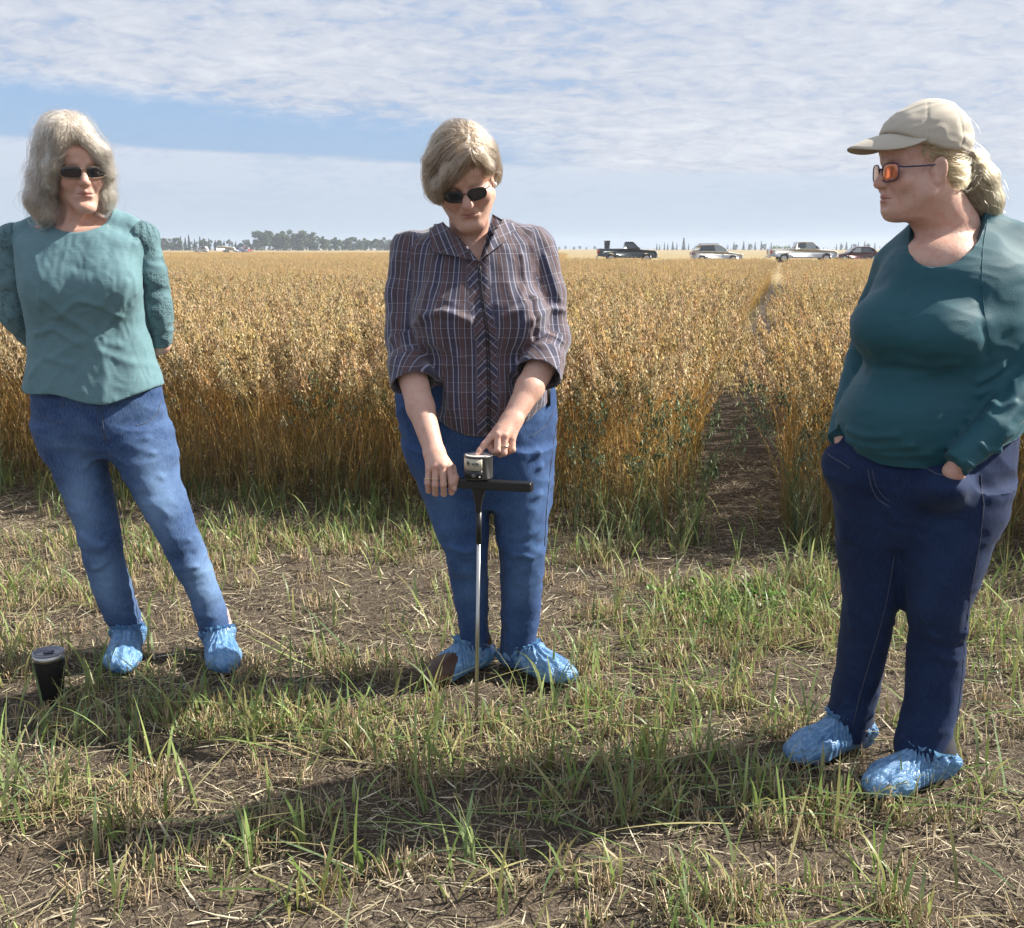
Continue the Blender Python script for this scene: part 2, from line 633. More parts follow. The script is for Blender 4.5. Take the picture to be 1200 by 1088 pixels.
PATH_L, PATH_R = -0.38, 0.02          # the trodden path between the two plots, in u


def plot_points(v0, v1, dens, margin=1.25, keep=None):
    """random points of the standing crop between two distances, only as wide as the view (and a step to each side)"""
    half = 0.5 * margin * v1 + 1.6
    n = int((v1 - v0) * 2 * half * dens)
    v = RNG.uniform(v0, v1, n)
    u = RNG.uniform(-half - 0.28 * v1, half, n)
    xy = uv_xy(u, v)
    ok = np.abs(xy[:, 0]) < 0.5 * margin * np.maximum(xy[:, 1], 0) + 1.6
    # ragged front edge and path sides
    jit = 0.05 * pnoise(np.stack([u * 1.7, v * 1.7, np.full(n, 3.1)], -1))
    ok &= v > EDGE_V + jit
    jp = 0.16 * pnoise(np.stack([v * 0.9, u * 0.5, np.full(n, 9.1)], -1))
    left = np.interp(v, [5.0, 9.0, 12.9, 13.0, 40.0], [PATH_L - 0.04, -0.52, -0.56, -0.64, -0.50])
    right = np.interp(v, [5.0, 9.0, 12.9, 13.0, 40.0], [PATH_R + 0.02, 0.12, 0.16, 0.24, 0.15])
    ok &= (u < left + jp * 0.5) | (u > right + jp * 0.3) | (v > 41)
    # seed rows
    if v1 < 16:
        ok &= (np.abs(((u + 0.02 * np.sin(v * 3)) / 0.19) % 1 - 0.5) < 0.36) | (RNG.uniform(size=n) < 0.25)
    if keep is not None:
        ok &= keep(u, v)
    return xy[ok], u[ok], v[ok]


def build_oats():
    plants = [oat_plant(RNG.uniform(0.80, 0.98), leaves=1 + i % 2) for i in range(14)]
    greens = [oat_plant(RNG.uniform(0.62, 0.82), 0.75, 26, 4) for _ in range(3)]
    half = [oat_plant(RNG.uniform(0.45, 0.70), 0.45, 22, 3) for _ in range(3)]
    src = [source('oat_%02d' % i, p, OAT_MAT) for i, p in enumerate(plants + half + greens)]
    xy, u, v = plot_points(EDGE_V - 0.1, 13.0, 430)
    x2 = plot_points(EDGE_V - 0.1, EDGE_V + 0.7, 260, 2.2)
    xy, u, v = np.concatenate([xy, x2[0]]), np.r_[u, x2[1]], np.r_[v, x2[2]]
    n = len(xy)
    rot = np.stack([RNG.normal(0, 0.055, n), RNG.normal(0, 0.055, n), RNG.uniform(0, 6.28, n)], -1)
    # stems at the edges lean outwards
    idx = RNG.integers(0, 14, n)
    front = v < EDGE_V + 0.35
    r = RNG.uniform(size=n)
    idx = np.where(front & (r < 0.12), RNG.integers(14, 17, n), idx)
    gp = pnoise(np.stack([u * 1.1, v * 1.1, np.full(n, 5.0)], -1))
    idx = np.where((v < EDGE_V + 0.5) & (gp > 0.22) & (r < 0.4), RNG.integers(14, 20, n), idx)
    idx = np.where((u < PATH_L) & (u > PATH_L - 0.12) & (r < 0.13) & (v < 9), RNG.integers(14, 20, n), idx)
    scl = RNG.uniform(0.88, 1.08, n) * (1 + 0.10 * pnoise(np.stack([u * 0.6, v * 0.6, np.zeros(n)], -1)))
    scl *= np.where(front, RNG.uniform(0.86, 1.0, n), 1.0)
    pts = np.c_[xy, np.zeros(n)]
    scatter('oat_crop', pts, rot, scl, idx, src, 'ripe golden oats standing in the near plots')

    # farther off: clumps of stems
    def clump(ns, rad, nsp):
        ps = []
        for _ in range(ns):
            V, F, C = oat_plant(RNG.uniform(0.78, 0.97), 0, nsp, 2)
            a, rr = RNG.uniform(0, 6.28), rad * math.sqrt(RNG.uniform())
            ps.append((V + np.array([math.cos(a) * rr, math.sin(a) * rr, 0]), F, C))
        return join(ps)
    src2 = [source('oat_clump_%d' % i, clump(13, 0.15, 20), OAT_MAT) for i in range(6)]
    src3 = [source('oat_clump_far_%d' % i, clump(26, 0.36, 12), OAT_MAT) for i in range(5)]
    xy, u, v = plot_points(13.0, 39.5, 17, 1.2)
    n = len(xy)
    scatter('oat_crop', np.c_[xy, np.zeros(n)], np.c_[np.zeros((n, 2)), RNG.uniform(0, 6.28, n)],
            RNG.uniform(0.9, 1.05, n) * (1 + 0.09 * pnoise(np.stack([u * 0.35, v * 0.35, np.ones(n)], -1))), RNG.integers(0, 6, n), src2, 'ripe oats farther back in the same plots')
    # plots beyond the cross alley, only left of the parked vehicles
    xy, u, v = plot_points(41.5, 86.0, 6.5, 1.12, lambda u, v: (u < -0.18 * v - 2.5) & ~((v > 61) & (v < 62.6)))
    n = len(xy)
    scatter('oat_crop', np.c_[xy, np.zeros(n)], np.c_[np.zeros((n, 2)), RNG.uniform(0, 6.28, n)],
            RNG.uniform(0.92, 1.06, n), RNG.integers(0, 5, n), src3, 'pale oat plots beyond the cross alley')


build_oats()


# ------------------------------------------------------------------ litter, stubble and grass in the mown alley
def dens_map(x, y):
    """how grassy the ground is, from clumps the photograph shows"""
    p = np.stack([x, y, np.zeros_like(x)], -1)
    d = 0.05 + 0.55 * np.clip(fbm(p * 2.1 + 4.0, 3) + 0.02, 0, 1)
    for px, py, sx, sy, w in GRASSY:
        g = ground_at(px, py)
        d = d + 1.25 * w * np.exp(-((x - g[0]) / sx) ** 2 - ((y - g[1]) / sy) ** 2)
    return d


GRASSY = [(150, 872, 0.35, 0.05, 0.9), (420, 868, 0.4, 0.05, 0.9), (640, 900, 0.35, 0.05, 0.8), (820, 905, 0.25, 0.05, 0.8), (330, 850, 0.50, 0.09, 1.0), (150, 845, 0.32, 0.09, 0.8), (520, 880, 0.45, 0.10, 0.8), (60, 690, 0.5, 0.22, 0.7),
          (330, 640, 0.7, 0.25, 0.75), (120, 640, 0.5, 0.2, 0.5), (850, 720, 0.35, 0.3, 0.9), (740, 760, 0.4, 0.3, 0.55),
          (930, 700, 0.2, 0.4, 0.8), (1150, 760, 0.4, 0.4, 0.6), (60, 960, 0.35, 0.16, 0.8), (270, 1010, 0.3, 0.1, 0.6),
          (760, 930, 0.4, 0.10, 0.9), (900, 960, 0.3, 0.08, 0.6), (700, 1030, 0.3, 0.08, 0.9), (930, 1070, 0.3, 0.07, 0.8),
          (460, 640, 0.2, 0.2, 0.6), (700, 650, 0.25, 0.2, 0.6), (420, 780, 0.25, 0.12, 0.6), (1130, 950, 0.4, 0.15, 0.5),
          (720, 830, 0.35, 0.12, 0.7), (880, 850, 0.3, 0.1, 0.5), (550, 960, 0.3, 0.08, 0.3), (20, 780, 0.25, 0.15, 0.6), (230, 790, 0.2, 0.1, 0.5)]
BARE = [(170, 900, 0.36, 0.10), (390, 920, 0.14, 0.06), (840, 610, 0.22, 0.6), (560, 830, 0.25, 0.05), (500, 700, 0.5, 0.12), (990, 905, 0.3, 0.08),
        (860, 1000, 0.12, 0.06), (540, 1060, 0.4, 0.06), (380, 690, 0.35, 0.12), (60, 800, 0.07, 0.06), (960, 1000, 0.3, 0.07)]


def bare_map(x, y):
    d = np.ones_like(x)
    for px, py, sx, sy in BARE:
        g = ground_at(px, py)
        d = d * (1 - 0.85 * np.exp(-((x - g[0]) / sx) ** 2 - ((y - g[1]) / sy) ** 2))
    return d


def ground_pts(n, ymin=1.15, ymax=6.4):
    y = RNG.uniform(ymin, ymax, n * 4 + 40)
    x = RNG.uniform(-4.2, 4.2, n * 4 + 40)
    ok = np.abs(x) < 0.62 * y + 0.75
    return x[ok][:n], y[ok][:n]


def v_of(x, y):
    return x * RV[0] + y * RV[1]


GREENS = np.array([[0.12, 0.190, 0.058], [0.19, 0.265, 0.090], [0.105, 0.160, 0.075], [0.29, 0.35, 0.14], [0.18, 0.235, 0.125]])
STUB = np.array([[0.50, 0.40, 0.22], [0.38, 0.28, 0.15], [0.58, 0.48, 0.29], [0.34, 0.31, 0.14]])
CHAFF = np.array([[0.40, 0.325, 0.215], [0.52, 0.44, 0.31], [0.27, 0.205, 0.135], [0.64, 0.56, 0.42], [0.16, 0.12, 0.08]])


def build_litter():
    x, y = ground_pts(125000)
    keep = RNG.uniform(size=len(x)) < 0.30 + 0.55 * np.clip(fbm(np.stack([x * 1.6, y * 1.6, np.zeros_like(x)], -1), 3) + 0.45, 0, 1)
    keep &= RNG.uniform(size=len(x)) < np.clip(bare_map(x, y) + 0.22, 0, 1)
    x, y = x[keep], y[keep]
    n = len(x)
    z = ground_z(x, y)
    ln = RNG.gamma(2.2, 0.0115, n) + 0.008
    a = RNG.vonmises(0.35, 0.45, n)
    up = RNG.normal(0, 0.07, n)
    h0 = np.abs(RNG.normal(0, 0.006, n)) + 0.003
    d = np.stack([np.cos(a), np.sin(a), up], -1) * ln[:, None] * 0.5
    c = np.stack([x, y, z + h0 + np.abs(d[:, 2])], -1)
    col = CHAFF[RNG.choice(5, n, p=[0.31, 0.24, 0.22, 0.09, 0.14])] * RNG.uniform(0.75, 1.2, (n, 1))
    w = RNG.uniform(0.0009, 0.0028, n)
    part1 = sticks(c - d, c + d, w, col, RNG.uniform(-0.002, 0.006, n))
    # broad flat leaf litter
    x, y = ground_pts(9000)
    n = len(x)
    z = ground_z(x, y)
    base = np.stack([x, y, z + 0.004], -1)
    col = CHAFF[RNG.integers(0, 5, n)] * RNG.uniform(0.7, 1.15, (n, 1))
    part2 = ribbons(base, RNG.uniform(0, 6.28, n), RNG.uniform(0.02, 0.11, n), RNG.uniform(0.003, 0.008, n), RNG.uniform(1.2, 1.55, n), RNG.uniform(-0.3, 0.25, n), col, col, 3, 0.3, RNG.uniform(-2, 2, n))
    V, F, C = join([part1, part2])
    tag(obj('straw_litter', V, F, LITTER_MAT, col=C, smooth=False), 'chopped straw and chaff strewn over the soil', kind='stuff')
    # crumbs of soil
    x, y = ground_pts(26000)
    n = len(x)
    r = np.minimum(RNG.gamma(1.5, 0.0032, n) + 0.0015, 0.011)
    octa = np.array([(1, 0, 0), (0, 1, 0), (-1, 0, 0), (0, -1, 0), (0, 0, 0.8), (0, 0, -0.5)])
    V = np.stack([x, y, ground_z(x, y)], -1)[:, None] + octa[None] * r[:, None, None] * RNG.uniform(0.6, 1.4, (n, 6, 1))
    f = np.array([(0, 1, 4), (1, 2, 4), (2, 3, 4), (3, 0, 4)])
    F = (f[None] + (np.arange(n) * 6)[:, None, None]).reshape(-1, 3)
    cc = np.repeat(np.array([[0.075, 0.054, 0.038]]) * RNG.uniform(0.6, 1.7, (n, 1)), 6, 0)
    tag(obj('soil_crumbs', V.reshape(-1, 3), F, LITTER_MAT, col=cc, smooth=False), 'small crumbs of brown soil', kind='stuff')


def tuft_parts(x, y, nb, ns, h, spread=0.03, lean=0.35, green=None, seed_heads=0):
    """blades and cut stems of one tuft"""
    ps = []
    zg = ground_z(np.array([x]), np.array([y]))[0]
    if ns:
        b = np.stack([x + RNG.normal(0, spread, ns), y + RNG.normal(0, spread * 0.8, ns), np.full(ns, zg - 0.004)], -1)
        az = RNG.uniform(0, 6.28, ns)
        ln = RNG.uniform(0.025, 0.075, ns)
        t = np.abs(RNG.normal(0.35, 0.3, ns))
        e = b + np.stack([np.cos(az) * np.sin(t), np.sin(az) * np.sin(t), np.cos(t)], -1) * ln[:, None]
        ps.append(sticks(b, e, RNG.uniform(0.002, 0.0038, ns), STUB[RNG.integers(0, 4, ns)] * RNG.uniform(0.8, 1.2, (ns, 1))))
    if nb:
        b = np.stack([x + RNG.normal(0, spread, nb), y + RNG.normal(0, spread, nb), np.full(nb, zg - 0.004)], -1)
        g = GREENS[RNG.integers(0, 5, nb)] if green is None else np.broadcast_to(np.asarray(green, float), (nb, 3))
        g = g * RNG.uniform(0.8, 1.25, (nb, 1))
        hh = h * RNG.uniform(0.45, 1.15, nb)
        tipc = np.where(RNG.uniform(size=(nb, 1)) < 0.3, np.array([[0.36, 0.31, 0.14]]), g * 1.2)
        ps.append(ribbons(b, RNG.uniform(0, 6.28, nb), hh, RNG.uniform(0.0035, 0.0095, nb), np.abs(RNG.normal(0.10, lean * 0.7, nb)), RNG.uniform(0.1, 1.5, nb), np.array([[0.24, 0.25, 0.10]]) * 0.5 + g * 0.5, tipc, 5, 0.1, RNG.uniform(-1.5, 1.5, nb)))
    for _ in range(seed_heads):
        hh = h * RNG.uniform(0.9, 1.4)
        az, ln = RNG.uniform(0, 6.28), RNG.uniform(0.05, 0.25)
        b = np.array([x + RNG.normal(0, spread), y + RNG.normal(0, spread), zg])
        tp = b + hh * np.array([math.cos(az) * ln, math.sin(az) * ln, 1])
        ps.append(sticks(b[None], tp[None], 0.003, [[0.22, 0.27, 0.11]]))
        m = 12
        c = tp - np.linspace(0, 0.09, m)[:, None] * np.array([math.cos(az) * ln, math.sin(az) * ln, 1]) + RNG.normal(0, 0.004, (m, 3))
        ps.append(seeds(c, RNG.normal(0, 0.4, (m, 3)) + [0, 0, 1.0], 0.014, 0.005, np.array([[0.34, 0.36, 0.18]]) * RNG.uniform(0.8, 1.2, (m, 1))))
    return ps


def build_grass():
    x, y = ground_pts(5200, 1.2, 5.6)
    d = dens_map(x, y) * bare_map(x, y)
    v = v_of(x, y)
    d = d * np.where(v > EDGE_V + 0.2, 0.25, 1.0)
    ok = RNG.uniform(size=len(x)) < np.clip(d, 0, 1) * 0.70
    ok &= ~((np.abs((x * RU[0] + y * RU[1]) + 0.18) < 0.26) & (v > 4.0))      # the trodden path stays bare
    x, y, d = x[ok], y[ok], d[ok]
    stub, green = [], []
    for i in range(len(x)):
        k = RNG.uniform()
        hh = RNG.uniform(0.07, 0.20) * (1.25 if k > 0.85 else 1) * (0.8 if y[i] < 2.2 else 1)
        stub += tuft_parts(x[i], y[i], 0, int(RNG.integers(10, 34)), hh, RNG.uniform(0.018, 0.04))
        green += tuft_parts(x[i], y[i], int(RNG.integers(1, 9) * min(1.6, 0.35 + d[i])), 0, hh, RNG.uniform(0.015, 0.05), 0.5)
    # thin single stems and blades everywhere
    for _ in range(1500):
        (a,), (b,) = ground_pts(1, 1.2, 5.2)
        if RNG.uniform() < 0.25 + dens_map(np.array([a]), np.array([b]))[0]:
            green += tuft_parts(a, b, int(RNG.integers(1, 4)), 0, RNG.uniform(0.10, 0.24), 0.008, 0.35)
    # rank growth along the foot of the crop
    for _ in range(230):
        u = RNG.uniform(-5.0, 2.2)
        if PATH_L - 0.08 < u < PATH_R + 0.05:
            continue
        vv = EDGE_V + RNG.normal(-0.02, 0.10)
        q = uv_xy(u, vv)
        big = 0.8 if q[0] < -0.4 else 0.5
        if RNG.uniform() < 0.45 + 0.5 * big:
            green += tuft_parts(q[0], q[1], int(RNG.integers(5, 12)), 0, RNG.uniform(0.12, 0.34) * big, 0.035, 0.3, GREENS[RNG.integers(0, 3)] * 0.6)
    # cut green stems lying across the alley
    lx, ly = ground_pts(4200, 1.2, 3.6)
    dd = dens_map(lx, ly) * bare_map(lx, ly)
    ok = RNG.uniform(size=len(lx)) < np.clip(dd - 0.1, 0.03, 1) * 0.55
    lx, ly = lx[ok], ly[ok]
    n = len(lx)
    base = np.stack([lx, ly, ground_z(lx, ly) + RNG.uniform(0.006, 0.035, n)], -1)
    g = GREENS[RNG.integers(0, 5, n)] * RNG.uniform(0.9, 1.4, (n, 1))
    g = np.where(RNG.uniform(size=(n, 1)) < 0.35, np.array([[0.40, 0.36, 0.19]]), g)
    green.append(ribbons(base, np.where(RNG.uniform(size=n) < 0.6, RNG.normal(-0.5, 0.45, n), RNG.uniform(0, 6.28, n)), RNG.uniform(0.10, 0.36, n), RNG.uniform(0.003, 0.0075, n), RNG.uniform(1.15, 1.5, n), RNG.uniform(0.0, 0.35, n), g, g, 5, 0.2, RNG.uniform(-1, 1, n)))
    V, F, C = join(stub)
    tag(obj('stubble', V, F, LITTER_MAT, col=C, smooth=False), 'short cut straw stubble in the alley', kind='stuff')
    V, F, C = join(green)
    tag(obj('grass', V, F, GRASS_MAT, col=C, smooth=False), 'green volunteer shoots and blades growing in the alley', kind='stuff')
    print('ground cover faces', len(F))
    # low broad-leaved weeds in the green patch before the path
    wp = []
    for _ in range(150):
        g = ground_at(RNG.normal(850, 42), RNG.normal(712, 16))
        nl = 7
        b = np.repeat(g[None] + [0, 0, RNG.uniform(0.005, 0.04)], nl, 0)
        c = np.array([0.14, 0.25, 0.06]) * RNG.uniform(0.8, 1.3)
        wp.append(ribbons(b, RNG.uniform(0, 6.28, nl), RNG.uniform(0.012, 0.03, nl), RNG.uniform(0.007, 0.014, nl), RNG.uniform(0.6, 1.3, nl), 0.3, c, c, 3, 0.3))
    V, F, C = join(wp)
    tag(obj('weeds', V, F, GRASS_MAT, col=C, smooth=False), 'low mat of bright green weeds before the path mouth', kind='stuff')


TUFTS = [  # px, py, blades, stubs, height, spread, seed heads, label
    (232, 905, 0, 0, 0, 0, 0, ''),
    (710, 660, 22, 20, 0.24, 0.035, 0, 'arching bright green grass tuft with dry foot, between the plaid shirt woman and the path'),
    (745, 640, 16, 8, 0.26, 0.03, 1, 'fine green grass tuft close against the crop edge, left of the path mouth'),
    (945, 680, 30, 26, 0.24, 0.06, 2, 'large yellow green grass tuft right of the path mouth, before the teal shirt woman'),
    (795, 655, 12, 2, 0.20, 0.015, 1, 'slim upright green shoot at the left corner of the path mouth'),
    (850, 765, 18, 16, 0.15, 0.03, 0, 'dense bright green tuft with dry stubble foot below the weed patch'),
    (480, 640, 14, 14, 0.20, 0.03, 2, 'green shoots with white seed heads at the crop foot beside the plaid shirt woman'),
    (390, 720, 16, 4, 0.17, 0.05, 0, 'loose green grass tuft on bare straw between the two left women'),
    (300, 865, 26, 24, 0.22, 0.05, 0, 'thick grass tuft leaning right in the stubble row below the left woman'),
    (105, 815, 18, 6, 0.20, 0.03, 0, 'upright green grass tuft directly right of the black tumbler'),
    (30, 940, 24, 8, 0.30, 0.05, 0, 'long pale grass tuft leaning right at the left picture edge'),
    (660, 805, 12, 4, 0.18, 0.02, 0, 'tall green blades standing before the right overshoe of the plaid shirt woman'),
    (640, 850, 10, 6, 0.20, 0.03, 0, 'sparse green blades left of centre standing right of the steel rod tip'),
    (760, 890, 22, 24, 0.14, 0.028, 0, 'low bushy tuft with brown stubble before the far blue overshoe'),
    (550, 1010, 9, 0, 0.22, 0.012, 1, 'single tall stem with green seed head near the bottom centre'),
    (370, 1060, 14, 12, 0.17, 0.03, 0, 'green tuft on dark soil at the bottom, left of centre'),
    (730, 960, 10, 8, 0.20, 0.02, 2, 'thin seed bearing shoots standing on dark soil below the middle right'),
    (1120, 900, 14, 14, 0.20, 0.03, 0, 'green blades with stubble right behind the near blue overshoe'),
    (1190, 690, 22, 8, 0.26, 0.05, 1, 'green grass tuft at the crop foot on the right picture edge'),
]
OATS_GREEN = [  # px, py, plants, label
    (805, 640, 14, 'tall clump of pale green late oats at the left corner of the path mouth'),
    (690, 622, 12, 'dark green late oats in the crop edge right of the plaid shirt woman'),
    (748, 628, 9, 'short green late oats between the two taller green clumps at the crop edge'),
    (930, 640, 12, 'green late oats at the right side of the path mouth'),
]


def build_tufts():
    for px, py, nb, ns, h, sp, sh, lab in TUFTS:
        if not lab:
            continue
        g = ground_at(px, py)
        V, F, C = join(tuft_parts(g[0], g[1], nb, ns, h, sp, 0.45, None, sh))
        o = obj('grass_tuft', V - g, F, GRASS_MAT, col=C, smooth=False)
        o.location = g
        tag(o, lab, 'grass tuft', 'grass tufts in the alley')
    for px, py, n, lab in OATS_GREEN:
        g = ground_at(px, py)
        ps = []
        for _ in range(n):
            V, F, C = oat_plant(RNG.uniform(0.38, 0.80), RNG.uniform(0.75, 1.0), 26, 5)
            ps.append((V + np.array([RNG.normal(0, 0.045), RNG.normal(0.02, 0.05), 0]), F, C))
        for _ in range(3):
            ps += tuft_parts(RNG.normal(0, 0.04), RNG.normal(0, 0.04), 7, 0, RNG.uniform(0.2, 0.4), 0.03, 0.3)
        V, F, C = join(ps)
        o = obj('green_oat', V, F, GRASS_MAT, col=C, smooth=False)
        o.location = g
        tag(o, lab, 'oats', 'green late oats at the crop edge')
    # two pale stones at the path mouth
    for px, py, r, lab in ((868, 680, 0.016, 'pale stone lying at the path mouth, the farther of two'), (880, 687, 0.013, 'small pale stone nearer than its neighbour at the path mouth')):
        g = ground_at(px, py)
        n = 12
        a, b = np.meshgrid(np.linspace(0, 2 * math.pi, n, endpoint=False), np.linspace(0.05, math.pi - 0.05, 7))
        V = np.stack([np.cos(a) * np.sin(b), np.sin(a) * np.sin(b), np.cos(b) * 0.7], -1).reshape(-1, 3)
        V = V * r * (1 + 0.4 * pnoise(V * 1.7 + px))[:, None]
        F = [(i * n + j, (i + 1) * n + j, (i + 1) * n + (j + 1) % n, i * n + (j + 1) % n) for i in range(6) for j in range(n)] + [tuple(range(n)), tuple(reversed(range(6 * n, 7 * n)))]
        o = obj('stone', V, F, pbr('pale_stone', (0.42, 0.38, 0.32), 0.9, bump=(80, 0.5)))
        o.location = g + [0, 0, r * 0.5]
        tag(o, lab, 'stone')


build_litter()
build_grass()
build_tufts()


# ================================================================== organic shapes: distance fields meshed with surface nets
class Field:
    def __init__(s, lo, hi, h):
        s.lo, s.h = np.array(lo, float), h
        s.n = np.ceil((np.array(hi) - s.lo) / h).astype(int) + 1
        s.ax = [s.lo[i] + h * np.arange(s.n[i]) for i in range(3)]
        s.D = np.full(s.n, 0.25, np.float32)

    def _sub(s, bb):
        if bb is None:
            sl = [slice(None)] * 3
        else:
            sl = []
            for i in range(3):
                a = int(np.clip(math.floor((bb[0][i] - s.lo[i]) / s.h), 0, s.n[i]))
                b = int(np.clip(math.ceil((bb[1][i] - s.lo[i]) / s.h) + 1, 0, s.n[i]))
                sl.append(slice(a, b))
        X = s.ax[0][sl[0]].astype(np.float32)[:, None, None]
        Y = s.ax[1][sl[1]].astype(np.float32)[None, :, None]
        Z = s.ax[2][sl[2]].astype(np.float32)[None, None, :]
        return tuple(sl), X, Y, Z

    def put(s, prim, k=0.01, cut=False):
        fn, bb = prim
        m = k + 3 * s.h
        b2 = None if bb is None else (np.array(bb[0]) - m, np.array(bb[1]) + m)
        sl, X, Y, Z = s._sub(b2)
        if 0 in (X.size, Y.size, Z.size):
            return s
        d = np.broadcast_to(fn(X, Y, Z), s.D[sl].shape)
        a = s.D[sl]
        if cut:
            d = -d
            hh = np.maximum(k - np.abs(a - d), 0) / max(k, 1e-6)
            s.D[sl] = np.maximum(a, d) + hh * hh * k * 0.25
        else:
            hh = np.maximum(k - np.abs(a - d), 0) / max(k, 1e-6)
            s.D[sl] = np.minimum(a, d) - hh * hh * k * 0.25
        return s

    def cut(s, prim, k=0.004):
        return s.put(prim, k, True)

    def sample(s, p):
        q = np.clip((p - s.lo) / s.h, 0.001, s.n - 1.002)
        i = q.astype(int)
        f = q - i
        r = 0
        for dx in (0, 1):
            for dy in (0, 1):
                for dz in (0, 1):
                    w = (f[:, 0] if dx else 1 - f[:, 0]) * (f[:, 1] if dy else 1 - f[:, 1]) * (f[:, 2] if dz else 1 - f[:, 2])
                    r = r + w * s.D[i[:, 0] + dx, i[:, 1] + dy, i[:, 2] + dz]
        return r

    def grad(s, p, e=None):
        e = e or s.h
        g = np.stack([s.sample(p + np.eye(3)[i] * e) - s.sample(p - np.eye(3)[i] * e) for i in range(3)], -1)
        return g / (np.linalg.norm(g, axis=1)[:, None] + 1e-9)

    def mesh(s):
        D = s.D
        ins = D < 0
        cnt = np.zeros(np.array(D.shape) - 1, np.int8)
        for dx in (0, 1):
            for dy in (0, 1):
                for dz in (0, 1):
                    cnt += ins[dx:D.shape[0] - 1 + dx, dy:D.shape[1] - 1 + dy, dz:D.shape[2] - 1 + dz]
        I = np.argwhere((cnt > 0) & (cnt < 8))
        off = np.array([(a, b, c) for a in (0, 1) for b in (0, 1) for c in (0, 1)])
        cv = np.stack([D[I[:, 0] + o[0], I[:, 1] + o[1], I[:, 2] + o[2]] for o in off], 1)
        acc = np.zeros((len(I), 3))
        num = np.zeros(len(I))
        for a in range(8):
            for b in range(a + 1, 8):
                if np.abs(off[a] - off[b]).sum() != 1:
                    continue
                da, db = cv[:, a], cv[:, b]
                m = (da < 0) != (db < 0)
                t = np.where(m, da / np.where(m, da - db, 1), 0)
                acc += np.where(m[:, None], off[a] + t[:, None] * (off[b] - off[a]), 0)
                num += m
        V = s.lo + s.h * (I + acc / num[:, None])
        idx = np.full(cnt.shape, -1, np.int64)
        idx[I[:, 0], I[:, 1], I[:, 2]] = np.arange(len(I))
        Fs = []
        for ax in range(3):
            o1, o2 = (ax + 1) % 3, (ax + 2) % 3
            a = np.take(ins, np.arange(D.shape[ax] - 1), ax)
            b = np.take(ins, np.arange(1, D.shape[ax]), ax)
            for sgn, m in ((1, a & ~b), (-1, ~a & b)):
                E = np.argwhere(m)
                E = E[(E[:, o1] > 0) & (E[:, o2] > 0) & (E[:, o1] < D.shape[o1] - 1) & (E[:, o2] < D.shape[o2] - 1)]
                if not len(E):
                    continue
                q = []
                for d1, d2 in ((0, 0), (1, 0), (1, 1), (0, 1)):
                    c = E.copy()
                    c[:, o1] -= 1 - d1
                    c[:, o2] -= 1 - d2
                    q.append(idx[c[:, 0], c[:, 1], c[:, 2]])
                q = np.stack(q, 1)
                Fs.append(q if sgn > 0 else q[:, ::-1])
        return V, np.concatenate(Fs).astype(np.int64)


def _bb(pts, r):
    pts = np.asarray(pts)
    return pts.min(0) - r, pts.max(0) + r


def cone(a, b, ra, rb=None, flat=None):
    """round cone; flat=(direction, factor) squeezes it along a direction"""
    a, b = np.array(a, np.float32), np.array(b, np.float32)
    rb = ra if rb is None else rb
    ba = b - a
    bb2 = float(ba @ ba) + 1e-12

    def fn(X, Y, Z):
        x, y, z = X - a[0], Y - a[1], Z - a[2]
        t = np.clip((x * ba[0] + y * ba[1] + z * ba[2]) / bb2, 0, 1)
        x, y, z = x - t * ba[0], y - t * ba[1], z - t * ba[2]
        q = x * x + y * y + z * z
        if flat is not None:
            n, f = np.asarray(flat[0], np.float32), flat[1]
            n = n / np.linalg.norm(n)
            w = x * n[0] + y * n[1] + z * n[2]
            q = q + w * w * (1 / f ** 2 - 1)
        return np.sqrt(q) - (ra + t * (rb - ra))
    return fn, _bb([a, b], max(ra, rb))


def chain(pts, rads):
    return [cone(pts[i], pts[i + 1], rads[i], rads[i + 1]) for i in range(len(pts) - 1)]


def ell(c, r, M=None):
    c, r = np.array(c, np.float32), np.array(r, np.float32)

    def fn(X, Y, Z):
        x, y, z = X - c[0], Y - c[1], Z - c[2]
        if M is not None:
            A = np.asarray(M, np.float32).T
            x, y, z = (A[i, 0] * x + A[i, 1] * y + A[i, 2] * z for i in range(3))
        k0 = np.sqrt((x / r[0]) ** 2 + (y / r[1]) ** 2 + (z / r[2]) ** 2)
        k1 = np.sqrt((x / r[0] ** 2) ** 2 + (y / r[1] ** 2) ** 2 + (z / r[2] ** 2) ** 2) + 1e-9
        return k0 * (k0 - 1) / k1
    return fn, (c - r.max(), c + r.max())


